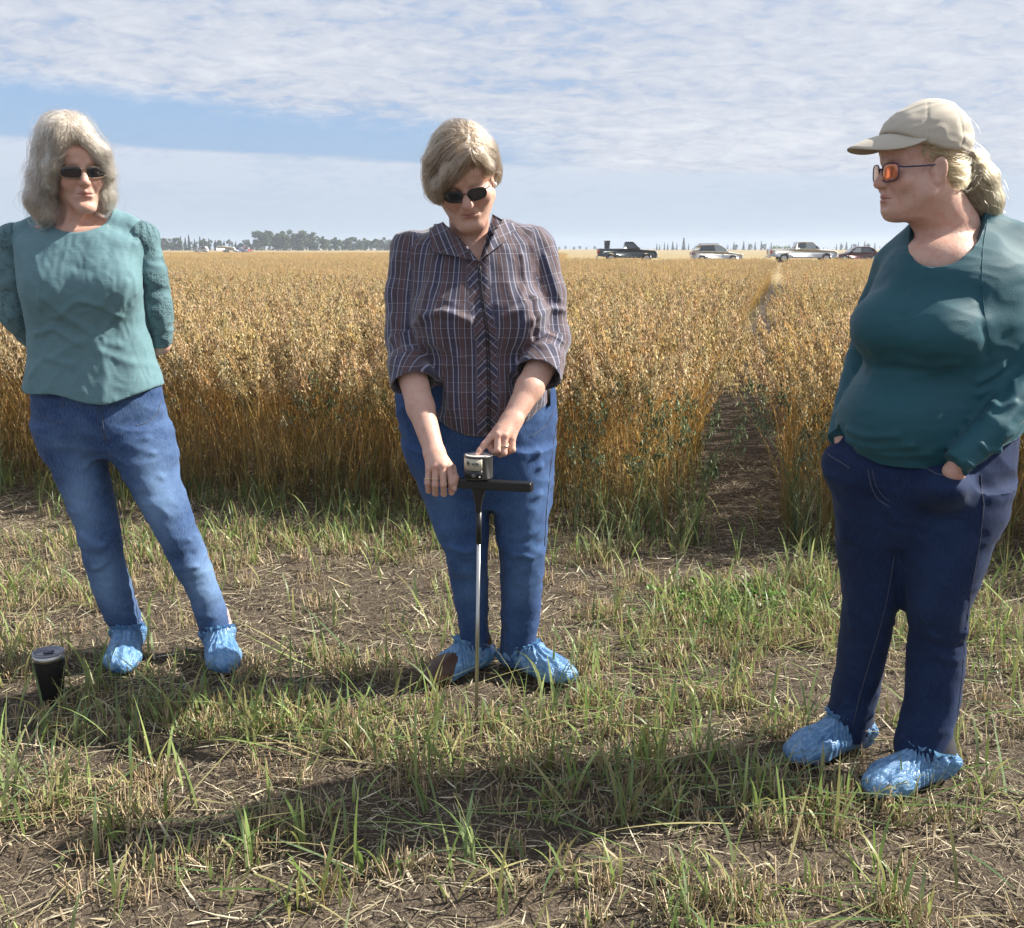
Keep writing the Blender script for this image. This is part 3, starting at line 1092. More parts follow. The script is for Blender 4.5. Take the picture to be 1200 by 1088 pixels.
def loft(levels, sm=0.012, n=2.0, cap=0.0):
    """stack of ovals: rows of (z, cx, cy, rx, ry)"""
    L = np.array(sorted(levels, key=lambda q: q[0]), float)
    zz = np.arange(L[0, 0] - 0.05, L[-1, 0] + 0.05, 0.002)
    tab = np.stack([np.interp(zz, L[:, 0], L[:, i]) for i in range(1, 5)], 1)
    kk = int(sm / 0.002)
    if kk:
        w = np.hanning(2 * kk + 3)
        w /= w.sum()
        pad = np.concatenate([np.repeat(tab[:1], kk + 1, 0), tab, np.repeat(tab[-1:], kk + 1, 0)])
        tab = np.stack([np.convolve(pad[:, i], w, 'valid') for i in range(4)], 1)

    def fn(X, Y, Z):
        z = Z.ravel()
        cx, cy, rx, ry = (np.interp(z, zz, tab[:, i]).astype(np.float32)[None, None, :] for i in range(4))
        k = ((np.abs(X - cx) / rx) ** n + (np.abs(Y - cy) / ry) ** n) ** (1 / n)
        d = (k - 1) * np.minimum(rx, ry)
        return np.maximum(d, np.maximum(L[0, 0] - Z, Z - L[-1, 0]) )
    rm = max(L[:, 3].max(), L[:, 4].max())
    lo = np.array([L[:, 1].min() - rm, L[:, 2].min() - rm, L[0, 0]])
    hi = np.array([L[:, 1].max() + rm, L[:, 2].max() + rm, L[-1, 0]])
    fn.table = (zz, tab)
    return fn, (lo, hi)


def lev(py, xl, xr, Y, ry):
    """one oval of a loft from what the photograph shows: row, left and right edge, distance, half depth"""
    a, b = P(xl, py, Y), P(xr, py, Y)
    return ((a[2] + b[2]) / 2, (a[0] + b[0]) / 2, Y, (b[0] - a[0]) / 2, ry)


def halfspace(p, n):
    p, n = np.array(p, np.float32), np.array(n, np.float32)
    n = n / np.linalg.norm(n)
    return (lambda X, Y, Z: (X - p[0]) * n[0] + (Y - p[1]) * n[1] + (Z - p[2]) * n[2]), None


def xform(prim, M, c):
    """a shape given in its own frame, moved into the field's frame by M, c"""
    fn, bb = prim
    A = np.asarray(M, np.float32)
    c = np.array(c, np.float32)

    def g(X, Y, Z):
        x, y, z = X - c[0], Y - c[1], Z - c[2]
        return fn(*(A[0, i] * x + A[1, i] * y + A[2, i] * z for i in range(3)))
    co = np.array([[bb[i][0], bb[j][1], bb[k][2]] for i in (0, 1) for j in (0, 1) for k in (0, 1)]) @ A.T + c
    return g, (co.min(0), co.max(0))


def vnormals(V, F):
    n = np.cross(V[F[:, 2]] - V[F[:, 0]], V[F[:, 3]] - V[F[:, 1]])
    N = np.zeros_like(V)
    for i in range(4):
        np.add.at(N, F[:, i], n)
    return N / (np.linalg.norm(N, axis=1)[:, None] + 1e-12)


def relax(V, F, it=2, lam=0.5):
    V = V.copy()
    for _ in range(it):
        A = np.zeros_like(V)
        c = np.zeros(len(V))
        for i in range(4):
            for j in ((i + 1) % 4, (i + 3) % 4):
                np.add.at(A, F[:, i], V[F[:, j]])
                np.add.at(c, F[:, i], 1)
        V += lam * (A / c[:, None] - V)
    return V


def ridge(V, pts, w, h):
    """a fold along a polyline: height to add at V"""
    d = np.full(len(V), 9.0)
    for a, b in zip(pts[:-1], pts[1:]):
        a, b = np.asarray(a, float), np.asarray(b, float)
        ba = b - a
        t = np.clip(((V - a) @ ba) / (ba @ ba + 1e-12), 0, 1)
        d = np.minimum(d, np.linalg.norm(V - a - t[:, None] * ba, axis=1))
    tl = 1.0
    return h * np.exp(-(d / w) ** 2) * tl


def cloth_noise(V, sc, amp, seed=0.0, warp=0.5, sharp=1.0):
    """soft creases: ridged, warped noise; sc scales each axis (creases run along the axis with the small scale)"""
    q = V * np.asarray(sc) + seed
    w = np.stack([pnoise(q * 0.7 + 5.1), pnoise(q * 0.7 + 9.7), pnoise(q * 0.7 + 2.3)], -1)
    n = pnoise(q + warp * w)
    r = 1 - np.abs(n) * 2.6
    return amp * (np.clip(r, -1, 1) * sharp + pnoise(q * 0.5 + 31) * 0.8)


def rotm(yaw=0, pitch=0, roll=0):
    return np.array(Matrix.Rotation(R(yaw), 3, 'Z') @ Matrix.Rotation(R(pitch), 3, 'X') @ Matrix.Rotation(R(roll), 3, 'Y'))


# ------------------------------------------------------------------ materials of people
def skin_mat():
    m, t, o = new_mat('skin')
    a = t.add('ShaderNodeAttribute', dict(attribute_name='Col')).outputs['Color']
    tc = t.add('ShaderNodeTexCoord').outputs['Object']
    n1 = t.noise(tc, 55, 5, 0.6)
    n2 = t.noise(tc, 420, 3)
    c = t.mix(t.math('MULTIPLY', t.smooth(n1, 0.42, 0.70), 0.45), a, t.mix(1.0, a, (0.86, 0.60, 0.52), 'MULTIPLY'))
    c = t.mix(t.math('MULTIPLY', t.smooth(n2, 0.62, 0.75), 0.25), c, (0.30, 0.15, 0.09))
    b = t.add('ShaderNodeBsdfPrincipled', Roughness=0.48)
    b.inputs['Subsurface Weight'].default_value = 0.1
    b.inputs['Subsurface Radius'].default_value = (0.012, 0.005, 0.003)
    b.inputs['Subsurface Scale'].default_value = 0.6
    b.inputs['Specular IOR Level'].default_value = 0.4
    t.l.new(c, b.inputs['Base Color'])
    bn = t.add('ShaderNodeBump', Strength=0.45, Distance=0.0014, Height=t.math('ADD', t.noise(tc, 260, 4), t.noise(tc, 90, 4)))
    t.l.new(bn.outputs[0], b.inputs['Normal'])
    t.l.new(b.outputs[0], o.inputs[0])
    return m


def denim_mat(name, dark, light, wear=0.5):
    """twill: fine diagonal threads, worn paler where the mesh says so"""
    m, t, o = new_mat(name)
    a = t.add('ShaderNodeAttribute', dict(attribute_name='Col')).outputs['Color']
    sep = t.add('ShaderNodeSeparateColor', Color=a)
    tc = t.add('ShaderNodeTexCoord').outputs['Object']
    st = t.add('ShaderNodeMapping', Vector=tc, Scale=(420, 420, 60)).outputs[0]
    thread = t.noise(st, 1.0, 3, 0.6)
    blot = t.noise(tc, 14, 5, 0.6)
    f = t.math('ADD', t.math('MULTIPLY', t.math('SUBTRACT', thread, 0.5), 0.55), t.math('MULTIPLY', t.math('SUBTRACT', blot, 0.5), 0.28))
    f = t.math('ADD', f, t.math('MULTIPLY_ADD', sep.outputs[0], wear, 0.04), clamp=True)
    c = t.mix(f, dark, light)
    b = t.add('ShaderNodeBsdfPrincipled', Roughness=0.85)
    b.inputs['Specular IOR Level'].default_value = 0.25
    b.inputs['Sheen Weight'].default_value = 0.04
    t.l.new(c, b.inputs['Base Color'])
    wv = t.add('ShaderNodeTexWave', Scale=160.0, Distortion=1.0)
    t.set(wv.inputs['Vector'], t.add('ShaderNodeMapping', Vector=tc, Rotation=(R(35), R(40), 0)).outputs[0])
    bn = t.add('ShaderNodeBump', Strength=0.4, Distance=0.0015, Height=t.math('ADD', t.math('MULTIPLY', wv.outputs['Fac'], 0.3), thread))
    t.l.new(bn.outputs[0], b.inputs['Normal'])
    t.l.new(b.outputs[0], o.inputs[0])
    return m


def knit_mat(name, color, slub=0.0, rough=0.8, lace=False):
    m, t, o = new_mat(name)
    tc = t.add('ShaderNodeTexCoord').outputs['Object']
    h = t.noise(t.add('ShaderNodeMapping', Vector=tc, Scale=(35, 35, 260)).outputs[0], 1.0, 4, 0.6)
    fine = t.noise(tc, 480, 3)
    blot = t.noise(tc, 9, 4)
    f = t.math('ADD', t.math('MULTIPLY', t.math('SUBTRACT', h, 0.5), slub), t.math('MULTIPLY', t.math('SUBTRACT', blot, 0.5), 0.35))
    dark = tuple(v * 0.72 for v in color)
    light = tuple(min(1, v * 1.3 + 0.015) for v in color)
    height = t.math('ADD', t.math('MULTIPLY', h, slub), t.math('MULTIPLY', fine, 0.6))
    c = t.mix(t.math('ADD', f, 0.5, clamp=True), dark, light)
    if lace:
        v = t.add('ShaderNodeTexVoronoi', dict(feature='DISTANCE_TO_EDGE'), Scale=115.0, Randomness=0.9)
        t.set(v.inputs['Vector'], t.add('ShaderNodeMapping', Vector=tc, Scale=(1, 1, 0.7)).outputs[0])
        cell = t.smooth(v.outputs[0], 0.04, 0.16)
        blobs = t.smooth(t.noise(tc, 26, 4), 0.42, 0.56)
        k = t.math('MULTIPLY', cell, blobs)
        c = t.mix(k, c, tuple(q * 0.6 for q in color))
        height = t.math('ADD', height, t.math('MULTIPLY', k, -1.1))
    b = t.add('ShaderNodeBsdfPrincipled', Roughness=rough)
    b.inputs['Specular IOR Level'].default_value = 0.3
    b.inputs['Sheen Weight'].default_value = 0.1
    b.inputs['Sheen Roughness'].default_value = 0.4
    t.l.new(c, b.inputs['Base Color'])
    bn = t.add('ShaderNodeBump', Strength=0.55, Distance=0.0022, Height=height)
    t.l.new(bn.outputs[0], b.inputs['Normal'])
    t.l.new(b.outputs[0], o.inputs[0])
    return m


def plaid_mat():
    """brown violet check with pale stripes, laid out in the cloth's own directions (Puv)"""
    m, t, o = new_mat('plaid_cotton')
    a = t.add('ShaderNodeAttribute', dict(attribute_name='Puv')).outputs['Vector']
    sep = t.add('ShaderNodeSeparateXYZ', Vector=a)
    u, v = sep.outputs[0], sep.outputs[1]

    def stripe(co, per, pos, wid):
        q = t.math('ABSOLUTE', t.math('SUBTRACT', t.math('FRACT', t.math('DIVIDE', co, per)), pos))
        return t.math('SUBTRACT', 1.0, t.smooth(q, wid * 0.6, wid))
    per = 0.058
    base = (0.060, 0.040, 0.052)
    navy = t.math('MAXIMUM', stripe(u, per, 0.30, 0.13), 0.0)
    c = t.mix(t.math('MULTIPLY', navy, 0.85), base, (0.035, 0.038, 0.080))
    rust = stripe(u, per, 0.72, 0.10)
    c = t.mix(t.math('MULTIPLY', rust, 0.6), c, (0.12, 0.062, 0.062))
    hv = t.math('ADD', t.math('MULTIPLY', stripe(v, 0.075, 0.3, 0.13), 0.5), t.math('MULTIPLY', stripe(v, 0.075, 0.72, 0.06), 0.5))
    c = t.mix(t.math('MULTIPLY', hv, 0.4), c, (0.10, 0.085, 0.13))
    white = t.math('ADD', stripe(u, per, 0.17, 0.030), stripe(u, per, 0.44, 0.030))
    white = t.math('ADD', white, t.math('MULTIPLY', stripe(u, per, 0.60, 0.018), 0.6))
    white = t.math('ADD', white, t.math('MULTIPLY', stripe(u, per, 0.86, 0.022), 0.8))
    c = t.mix(t.math('MULTIPLY', white, 0.62, clamp=True), c, (0.40, 0.42, 0.56))
    hw = t.math('ADD', stripe(v, 0.075, 0.15, 0.018), t.math('MULTIPLY', stripe(v, 0.075, 0.5, 0.016), 0.8))
    c = t.mix(t.math('MULTIPLY', hw, 0.30, clamp=True), c, (0.42, 0.42, 0.52))
    tc = t.add('ShaderNodeTexCoord').outputs['Object']
    fine = t.noise(tc, 500, 3)
    b = t.add('ShaderNodeBsdfPrincipled', Roughness=0.75)
    b.inputs['Specular IOR Level'].default_value = 0.35
    b.inputs['Sheen Weight'].default_value = 0.35
    t.l.new(c, b.inputs['Base Color'])
    bn = t.add('ShaderNodeBump', Strength=0.45, Distance=0.002, Height=t.math('ADD', fine, t.noise(tc, 60, 4)))
    t.l.new(bn.outputs[0], b.inputs['Normal'])
    t.l.new(b.outputs[0], o.inputs[0])
    return m


def film_mat():
    """thin crinkled blue plastic"""
    m, t, o = new_mat('blue_film')
    tc = t.add('ShaderNodeAttribute', dict(attribute_name='Puv')).outputs['Vector']
    n = t.noise(tc, 45, 5, 0.65, 0.8)
    st = t.noise(t.add('ShaderNodeMapping', Vector=tc, Scale=(170, 26, 90)).outputs[0], 1.0, 4, 0.62, 1.0)
    st2 = t.noise(t.add('ShaderNodeMapping', Vector=tc, Scale=(60, 14, 40)).outputs[0], 1.0, 3, 0.55, 1.6)
    c = t.mix(t.smooth(t.math('ADD', t.math('MULTIPLY', n, 0.5), t.math('MULTIPLY', st, 0.5)), 0.40, 0.66), (0.10, 0.25, 0.50), (0.30, 0.52, 0.80))
    b = t.add('ShaderNodeBsdfPrincipled', Roughness=0.2)
    b.inputs['Specular IOR Level'].default_value = 0.7
    t.l.new(c, b.inputs['Base Color'])
    bn = t.add('ShaderNodeBump', Strength=0.9, Distance=0.007, Height=t.math('ADD', t.math('MULTIPLY', n, 0.35), t.math('ADD', st2, t.math('MULTIPLY', st, 0.7))))
    t.l.new(bn.outputs[0], b.inputs['Normal'])
    tr = t.add('ShaderNodeBsdfTranslucent', Color=(0.25, 0.55, 0.85, 1))
    mx = t.add('ShaderNodeMixShader', Fac=0.25)
    t.l.new(b.outputs[0], mx.inputs[1])
    t.l.new(tr.outputs[0], mx.inputs[2])
    t.l.new(mx.outputs[0], o.inputs[0])
    return m


def hair_mat(name, dark, light, strand=False):
    m, t, o = new_mat(name)
    tc = t.add('ShaderNodeTexCoord').outputs['Object']
    hi = t.add('ShaderNodeHairInfo')
    n = t.noise(t.add('ShaderNodeMapping', Vector=tc, Scale=(1, 1, 0.3)).outputs[0], 60, 4, 0.6)
    f = t.math('ADD', t.math('MULTIPLY', hi.outputs['Random'], 0.6), t.math('MULTIPLY', n, 0.55), clamp=True)
    c = t.mix(f, dark, light)
    if strand:
        hb = t.add('ShaderNodeBsdfHairPrincipled', dict(parametrization='COLOR'), Roughness=0.32)
        hb.inputs['Radial Roughness'].default_value = 0.4
        hb.inputs['Random Roughness'].default_value = 0.2
        t.l.new(c, hb.inputs['Color'])
        t.l.new(hb.outputs[0], o.inputs[0])
        return m
    b = t.add('ShaderNodeBsdfPrincipled', Roughness=0.42)
    b.inputs['Specular IOR Level'].default_value = 0.45
    t.l.new(c, b.inputs['Base Color'])
    tr = t.add('ShaderNodeBsdfTranslucent', Color=c)
    mx = t.add('ShaderNodeMixShader', Fac=0.25)
    t.l.new(b.outputs[0], mx.inputs[1])
    t.l.new(tr.outputs[0], mx.inputs[2])
    t.l.new(mx.outputs[0], o.inputs[0])
    return m


SKIN = skin_mat()
FILM = film_mat()
LENS = pbr('dark_lens', (0.018, 0.016, 0.02), 0.06, spec=0.8, noise_amt=0)
STEEL = pbr('brushed_steel', (0.55, 0.54, 0.52), 0.28, 1.0, noise_amt=0.1)
GOLD = pbr('ring_metal', (0.75, 0.62, 0.40), 0.25, 1.0, noise_amt=0)
PEARL = pbr('pearl', (0.8, 0.78, 0.74), 0.2, noise_amt=0)
BLACK = pbr('black_plastic', (0.014, 0.014, 0.015), 0.4, noise_amt=0.2)
FRAME = pbr('spectacle_frame', (0.03, 0.022, 0.02), 0.3, noise_amt=0)
STITCH = pbr('seam_thread', (0.10, 0.105, 0.14), 0.9)
EYE = pbr('eye', (0.7, 0.68, 0.65), 0.15, noise_amt=0)
LEATHER = pbr('brown_leather', (0.075, 0.035, 0.02), 0.45, bump=(60, 0.4), noise_amt=0.25)
SOLE = pbr('shoe_sole', (0.03, 0.027, 0.025), 0.8)


# ------------------------------------------------------------------ heads
SKIN_C = np.array([0.60, 0.375, 0.295])


def head_shapes(F, w=1.0, jaw=1.0, full=0.0, nose=1.0, chin=(0.0, 0.0)):
    """the skull, face, ears of one head in its own frame (faces -y, eyes near z=0)"""
    F.put(ell((0, 0.022, 0.052), (0.074 * w, 0.094, 0.082)), 0.01)
    F.put(ell((0, -0.028, -0.02), (0.061 * w, 0.066, 0.09)), 0.03)
    F.put(cone((-0.034, -0.066, 0.060), (0.034, -0.066, 0.060), 0.022), 0.03)            # forehead
    for s in (-1, 1):
        F.put(cone((s * 0.014, -0.083, 0.031), (s * 0.040 * w, -0.068, 0.030), 0.0085, 0.008), 0.018)   # brow
        F.put(ell((s * 0.040 * w, -0.058, -0.026), (0.026 + full * 0.01, 0.026, 0.028)), 0.02)           # cheek
        F.put(cone((s * 0.052 * jaw * w, -0.008, -0.055), (s * 0.022 * jaw, -0.070 + chin[0], -0.105 + chin[1]), 0.022 + full * 0.012, 0.016 + full * 0.006), 0.028)  # jaw
        F.cut(ell((s * 0.032 * w, -0.100, 0.006), (0.020, 0.022, 0.013)), 0.012)       # eye socket
        F.put(ell((s * 0.0315 * w, -0.0735, 0.006), (0.0155, 0.0125, 0.0118)), 0.004)  # lid over the eye
        F.cut(cone((s * 0.021, -0.0865, 0.0050), (s * 0.042, -0.080, 0.0045), 0.0012), 0.003)
    F.put(ell((0, -0.076 + chin[0], -0.104 + chin[1]), (0.021 + 0.006 * full, 0.019, 0.017)), 0.02)           # chin
    if full > 0.3:
        F.put(ell((0, -0.030, -0.118 + chin[1]), (0.042, 0.042, 0.022 * full + 0.004)), 0.03)       # under the chin
    # nose
    F.put(cone((0, -0.082, 0.020), (0, -0.106 * (0.5 + 0.5 * nose), -0.024), 0.0085, 0.0125), 0.012)
    F.put(ell((0, -0.1075 * (0.5 + 0.5 * nose), -0.026), (0.0125, 0.011, 0.0105)), 0.006)
    for s in (-1, 1):
        F.put(ell((s * 0.0125, -0.095, -0.030), (0.008, 0.0105, 0.0075)), 0.006)
        F.cut(ell((s * 0.0065, -0.102, -0.0385), (0.0038, 0.0055, 0.0035)), 0.003)
    # mouth
    F.put(ell((0, -0.0775, -0.062), (0.030, 0.014, 0.022)), 0.018)
    F.put(cone((-0.019, -0.0860, -0.0600), (0, -0.0925, -0.0565), 0.0030, 0.0048), 0.006)
    F.put(cone((0.019, -0.0860, -0.0600), (0, -0.0925, -0.0565), 0.0030, 0.0048), 0.006)
    F.put(cone((-0.014, -0.0868, -0.0688), (0.014, -0.0868, -0.0688), 0.0056), 0.006)
    for s in (-1, 1):
        F.cut(cone((0, -0.0985, -0.0630), (s * 0.0235, -0.0860, -0.0642), 0.0020), 0.003)
        F.cut(cone((s * 0.022, -0.0935, -0.034), (s * 0.035, -0.080, -0.064), 0.0018, 0.0026), 0.012)     # nasolabial crease
        # ear
        F.put(ell((s * 0.077 * w, 0.014, 0.0), (0.009, 0.020, 0.032), rotm(s * -18, -8, s * 6)), 0.006)
        F.put(ell((s * 0.077 * w, 0.006, -0.026), (0.007, 0.009, 0.010)), 0.005)
        F.cut(ell((s * 0.086 * w, 0.009, 0.003), (0.006, 0.010, 0.018), rotm(s * -18, -8, s * 6)), 0.005)
    F.cut(cone((-0.010, -0.0935, -0.0835), (0.010, -0.0935, -0.0835), 0.003), 0.012)        # fold above the chin


def face_color(V, N=None):
    """where lips, cheeks, nose and brows differ in colour"""
    C = np.tile(SKIN_C, (len(V), 1))

    def blend(c, w):
        nonlocal C
        C = C * (1 - w[:, None]) + np.asarray(c) * w[:, None]

    def g(c, s):
        return np.exp(-(((V - np.array(c)) / np.array(s)) ** 2).sum(1))
    for s in (-1, 1):
        blend((0.55, 0.25, 0.19), 0.6 * g((s * 0.042, -0.07, -0.026), (0.022, 0.04, 0.02)))
        blend((0.30, 0.20, 0.13), 0.5 * g((s * 0.030, -0.085, 0.029), (0.016, 0.03, 0.0035)))
    blend((0.58, 0.26, 0.20), 0.55 * g((0, -0.11, -0.026), (0.014, 0.02, 0.012)))
    lip = g((0, -0.1, -0.0570), (0.017, 0.02, 0.0048)) + g((0, -0.1, -0.0690), (0.015, 0.02, 0.0052))
    blend((0.42, 0.16, 0.14), np.clip(lip * 1.3, 0, 0.75))
    blend((0.16, 0.06, 0.05), np.clip(1.1 * g((0, -0.095, -0.0634), (0.018, 0.02, 0.0013)), 0, 0.8))
    return C


class Head:
    def __init__(s, at, bridge_local, yaw, pitch, roll, scale=1.0):
        s.M = rotm(yaw, pitch, roll)
        s.s = scale
        s.c = np.asarray(at) - s.M @ (np.asarray(bridge_local) * scale)

    def w(s, p):
        return (np.asarray(p, float) * s.s) @ s.M.T + s.c

    def l(s, p):
        return ((np.asarray(p, float) - s.c) @ s.M) / s.s


def glasses(H, root, lens_w=0.047, lens_h=0.031, gap=0.016, z=0.004, y=-0.100, wrap=14, frame_r=0.0016, lens=None, frame=None, rimless=False, temple=True, half=False, exp=3.2, side_drop=0.0):
    """sunglasses: two lenses, frame and temples"""
    fr = []
    for s in (-1, 1):
        cx = s * (gap / 2 + lens_w / 2)
        n = 28
        a = np.arange(n) * 2 * math.pi / n
        ex = 2 / exp
        X = np.sign(np.cos(a)) * np.abs(np.cos(a)) ** ex * lens_w / 2
        Z = np.sign(np.sin(a)) * np.abs(np.sin(a)) ** ex * lens_h / 2
        Z = np.where(Z < 0, Z * (1 - 0.10 * s * X / lens_w * 2), Z - side_drop * (X * s / lens_w) * 2)
        ang = R(wrap)

        def place(x, d):
            xx = np.asarray(x)
            return cx + xx * math.cos(ang), y + (xx * s + lens_w / 2) * math.sin(ang) + 6.0 * (xx ** 2) * 0.25 + d
        rings, rr = [], [1.0, 0.96, 0.6, 0.25]
        rings.append(np.stack([*place(X, 0.0016), Z + z], -1))
        for q in rr:
            rings.append(np.stack([*place(X * q, -0.0006 * (q < 1)), Z * q + z], -1))
        V = np.concatenate(rings)
        F = [(i * n + j, i * n + (j + 1) % n, (i + 1) * n + (j + 1) % n, (i + 1) * n + j) for i in range(len(rings) - 1) for j in range(n)]
        F.append(tuple((len(rings) - 1) * n + j for j in range(n)))
        F.append(tuple(j for j in reversed(range(n))))
        root_l = obj('lens', H.w(V), F, lens or LENS, root, world=True)
        ring = np.stack([*place(X * 1.02, 0.0), Z * 1.03 + z], -1)
        if rimless == 'half':
            top = ring[: n // 2 + 1]
            fr.append(tube(H.w(top), frame_r * H.s, 6))
        elif not rimless:
            fr.append(tube(H.w(np.concatenate([ring, ring[:2]])), frame_r * H.s, 6))
        ox, oy = place(s * lens_w / 2, 0)
        fr.append(tube(H.w([(ox, oy, z + lens_h * 0.28), (s * 0.072, oy + 0.012, z + 0.010), (s * 0.0775, -0.03, z + 0.010), (s * 0.0785, 0.012, z + 0.012), (s * 0.078, 0.028, z + 0.0)]), frame_r * 1.25 * H.s, 6))
        fr.append(tube(H.w([(s * 0.009, -0.1005, z - 0.003), (s * 0.009, -0.094, z - 0.010)]), 0.0012, 6))
    fr.append(tube(H.w([(-gap / 2 - 0.002, y, z + lens_h * 0.18), (0, y - 0.003, z + lens_h * 0.26), (gap / 2 + 0.002, y, z + lens_h * 0.18)]), frame_r * 1.1 * H.s, 6))
    V, F = join(fr)
    return obj('frame', V, F, frame or FRAME, root, world=True)


# ------------------------------------------------------------------ hair
def strands(name, paths, rad, mat, parent):
    """hair as curves: paths (N, K, 3) in world space"""
    N, K = paths.shape[:2]
    hc = bpy.data.hair_curves.new(name)
    hc.add_curves([K] * N)
    off = np.zeros(3)
    p = parent
    while p is not None:
        off += np.array(p.location)
        p = p.parent
    hc.attributes['position'].data.foreach_set('vector', (paths - off).astype(np.float32).ravel())
    ra = hc.attributes.new('radius', 'FLOAT', 'POINT')
    prof = np.interp(np.linspace(0, 1, K), [0, 0.6, 1], [1, 0.9, 0.25])
    ra.data.foreach_set('value', (np.asarray(rad).reshape(-1, 1) * prof[None] * np.ones((N, 1))).astype(np.float32).ravel())
    hc.materials.append(mat)
    o = link(name, hc, parent)
    tag(o, kind='stuff')
    return o


def flow_strands(F, V, H, N, flow, length, K=9, jitter=0.004, wave=0.0, wave_n=2.0, lift=0.002, sel=None, seed=3, free_z=None):
    """strands that follow the shell's surface along a flow field (all in head space)"""
    rg = np.random.default_rng(seed)
    cand = V if sel is None else V[sel(V)]
    p = cand[rg.integers(0, len(cand), N)] + rg.normal(0, 0.0015, (N, 3))
    L = length * rg.uniform(0.55, 1.25, N)
    off = rg.normal(0, jitter, N) + lift
    ph = rg.uniform(0, 6.28, N)
    out = [p]
    dirs = None
    for k in range(1, K):
        g = F.grad(p)
        f = flow(p)
        f = f - g * (f * g).sum(1)[:, None] * 0.92
        cl = np.stack([pnoise(p * 22 + 3), pnoise(p * 22 + 7), pnoise(p * 22 + 11)], -1)
        f = f / (np.linalg.norm(f, axis=1)[:, None] + 1e-9) + cl * 0.40
        dirs = f if dirs is None else dirs * 0.45 + f * 0.55
        dn = dirs / (np.linalg.norm(dirs, axis=1)[:, None] + 1e-9)
        p = p + dn * (L / (K - 1))[:, None]
        d = F.sample(p)
        hold = 0.85 if free_z is None else np.where(p[:, 2] < free_z, 0.25, 0.85)
        p = p + F.grad(p) * ((off - d) * hold)[:, None]
        if wave:
            side = np.cross(dn, g)
            p = p + side * (wave * (k / K) * np.cos(ph + wave_n * 6.28 * k / K))[:, None] * 0.5
        out.append(p)
    return H.w(np.stack(out, 1).reshape(-1, 3)).reshape(N, K, 3)


# ------------------------------------------------------------------ feet
def foot_fields(c, yaw, length=0.255, h=0.0032, tall=0.10, wide=1.0):
    """a shod foot standing at c, toe towards -y turned by yaw: returns the field in the foot's frame and the frame"""
    M = rotm(yaw)
    F = Field((-0.085, -length * 0.82, -0.01), (0.085, length * 0.42, 0.165), h)
    w = wide
    F.put(cone((0, length * 0.22, 0.040), (0, length * 0.20, 0.075), 0.036 * w, 0.038), 0.02)
    F.put(cone((0, length * 0.20, 0.034), (0.0, -length * 0.45, 0.028), 0.036 * w, 0.044 * w, ((0, 0, 1), 0.78)), 0.03)
    F.put(cone((0, -length * 0.45, 0.026), (0.004, -length * 0.60, 0.024), 0.045 * w, 0.034 * w, ((0, 0, 1), 0.66)), 0.03)
    F.put(cone((0, length * 0.14, 0.075), (0, -length * 0.32, 0.040), 0.036, 0.030), 0.035)
    F.put(cone((0, length * 0.16, 0.06), (0, length * 0.15, tall + 0.03), 0.040, 0.040), 0.02)
    F.cut(halfspace((0, 0, 0.0), (0, 0, 1)), 0.006)
    return F, M, np.asarray(c, float)


def overshoe(root, c, yaw, seed=0, length=0.255, wide=1.0, top=0.085, hide=None):
    """elastic plastic cover pulled over a shoe, with a gathered frill at the ankle"""
    F, M, c = foot_fields(c, yaw, length, 0.0032, 0.08, wide)
    slope = halfspace((0, 0.0, top), (0, 0.35, 1.0))
    F.cut((lambda X, Y, Z: slope[0](X, Y, Z) * -1.0, None), 0.004)
    if hide is not None:
        F.cut((lambda X, Y, Z: Y - hide - 0.012 * np.sin(X * 70) + 0.5 * (0.05 - Z), None), 0.004)
    V, Fc = F.mesh()
    V = relax(V, Fc, 1)
    N = vnormals(V, Fc)
    a = np.arctan2(V[:, 0], -V[:, 1] - 0.02)
    rim = np.exp(-((V[:, 2] + 0.35 * V[:, 1] - top) / 0.016) ** 2)
    pl = np.sin(a * 26 + 3 * pnoise(V * 40 + seed)) * 0.0022 * np.clip(V[:, 2] / 0.03, 0, 1)
    d = 0.0035 + cloth_noise(V, (46, 11, 26), 0.0022, seed, 0.7) + pl + rim * (0.005 + 0.006 * np.sin(a * 17 + 4 * pnoise(V * 30 + seed)))
    keep = np.clip((V[:, 2] - 0.001) / 0.008, 0, 1)
    V = V + N * (d * keep)[:, None]
    V[:, 2] = np.maximum(V[:, 2], -0.012)
    W = V @ M.T + c
    return obj('overshoe', W, Fc, FILM, root, world=True, attrs={'Puv': V})


def frill(root, c, yaw, top, seed, rx=0.043, ry=0.052, tall=0.022):
    """ruffled elastic rim"""
    M = rotm(yaw)
    n = 140
    a = np.linspace(0, 2 * math.pi, n, endpoint=False)
    q = np.stack([np.cos(a), np.sin(a), np.full(n, seed * 1.0)], -1)
    rings = []
    for k, (t, f) in enumerate(((0, 0), (0.35, 0.25), (0.7, 0.65), (1, 1))):
        r = 1 + f * 0.16 + f * 0.17 * np.sin(a * 15 + 5 * pnoise(q * 3)) + 0.2 * f * pnoise(q * 5)
        x, y = rx * r * np.cos(a), ry * r * np.sin(a) + 0.02
        z = top - 0.35 * y + tall * t * (1 + 0.5 * pnoise(q * 4 + 8)) - 0.004
        rings.append(np.stack([x, y, z], -1))
    V = np.concatenate(rings)
    F = np.array([(i * n + j, i * n + (j + 1) % n, (i + 1) * n + (j + 1) % n, (i + 1) * n + j) for i in range(3) for j in range(n)])
    return obj('frill', V @ M.T + np.asarray(c), F, FILM, root, world=True, attrs={'Puv': V})


def shoe(root, c, yaw, mat, length=0.25, name='shoe', wide=0.97):
    F, M, c = foot_fields(c, yaw, length, 0.004, 0.09, wide)
    V, Fc = F.mesh()
    C = None
    return obj(name, V @ M.T + c, Fc, mat, root, world=True)


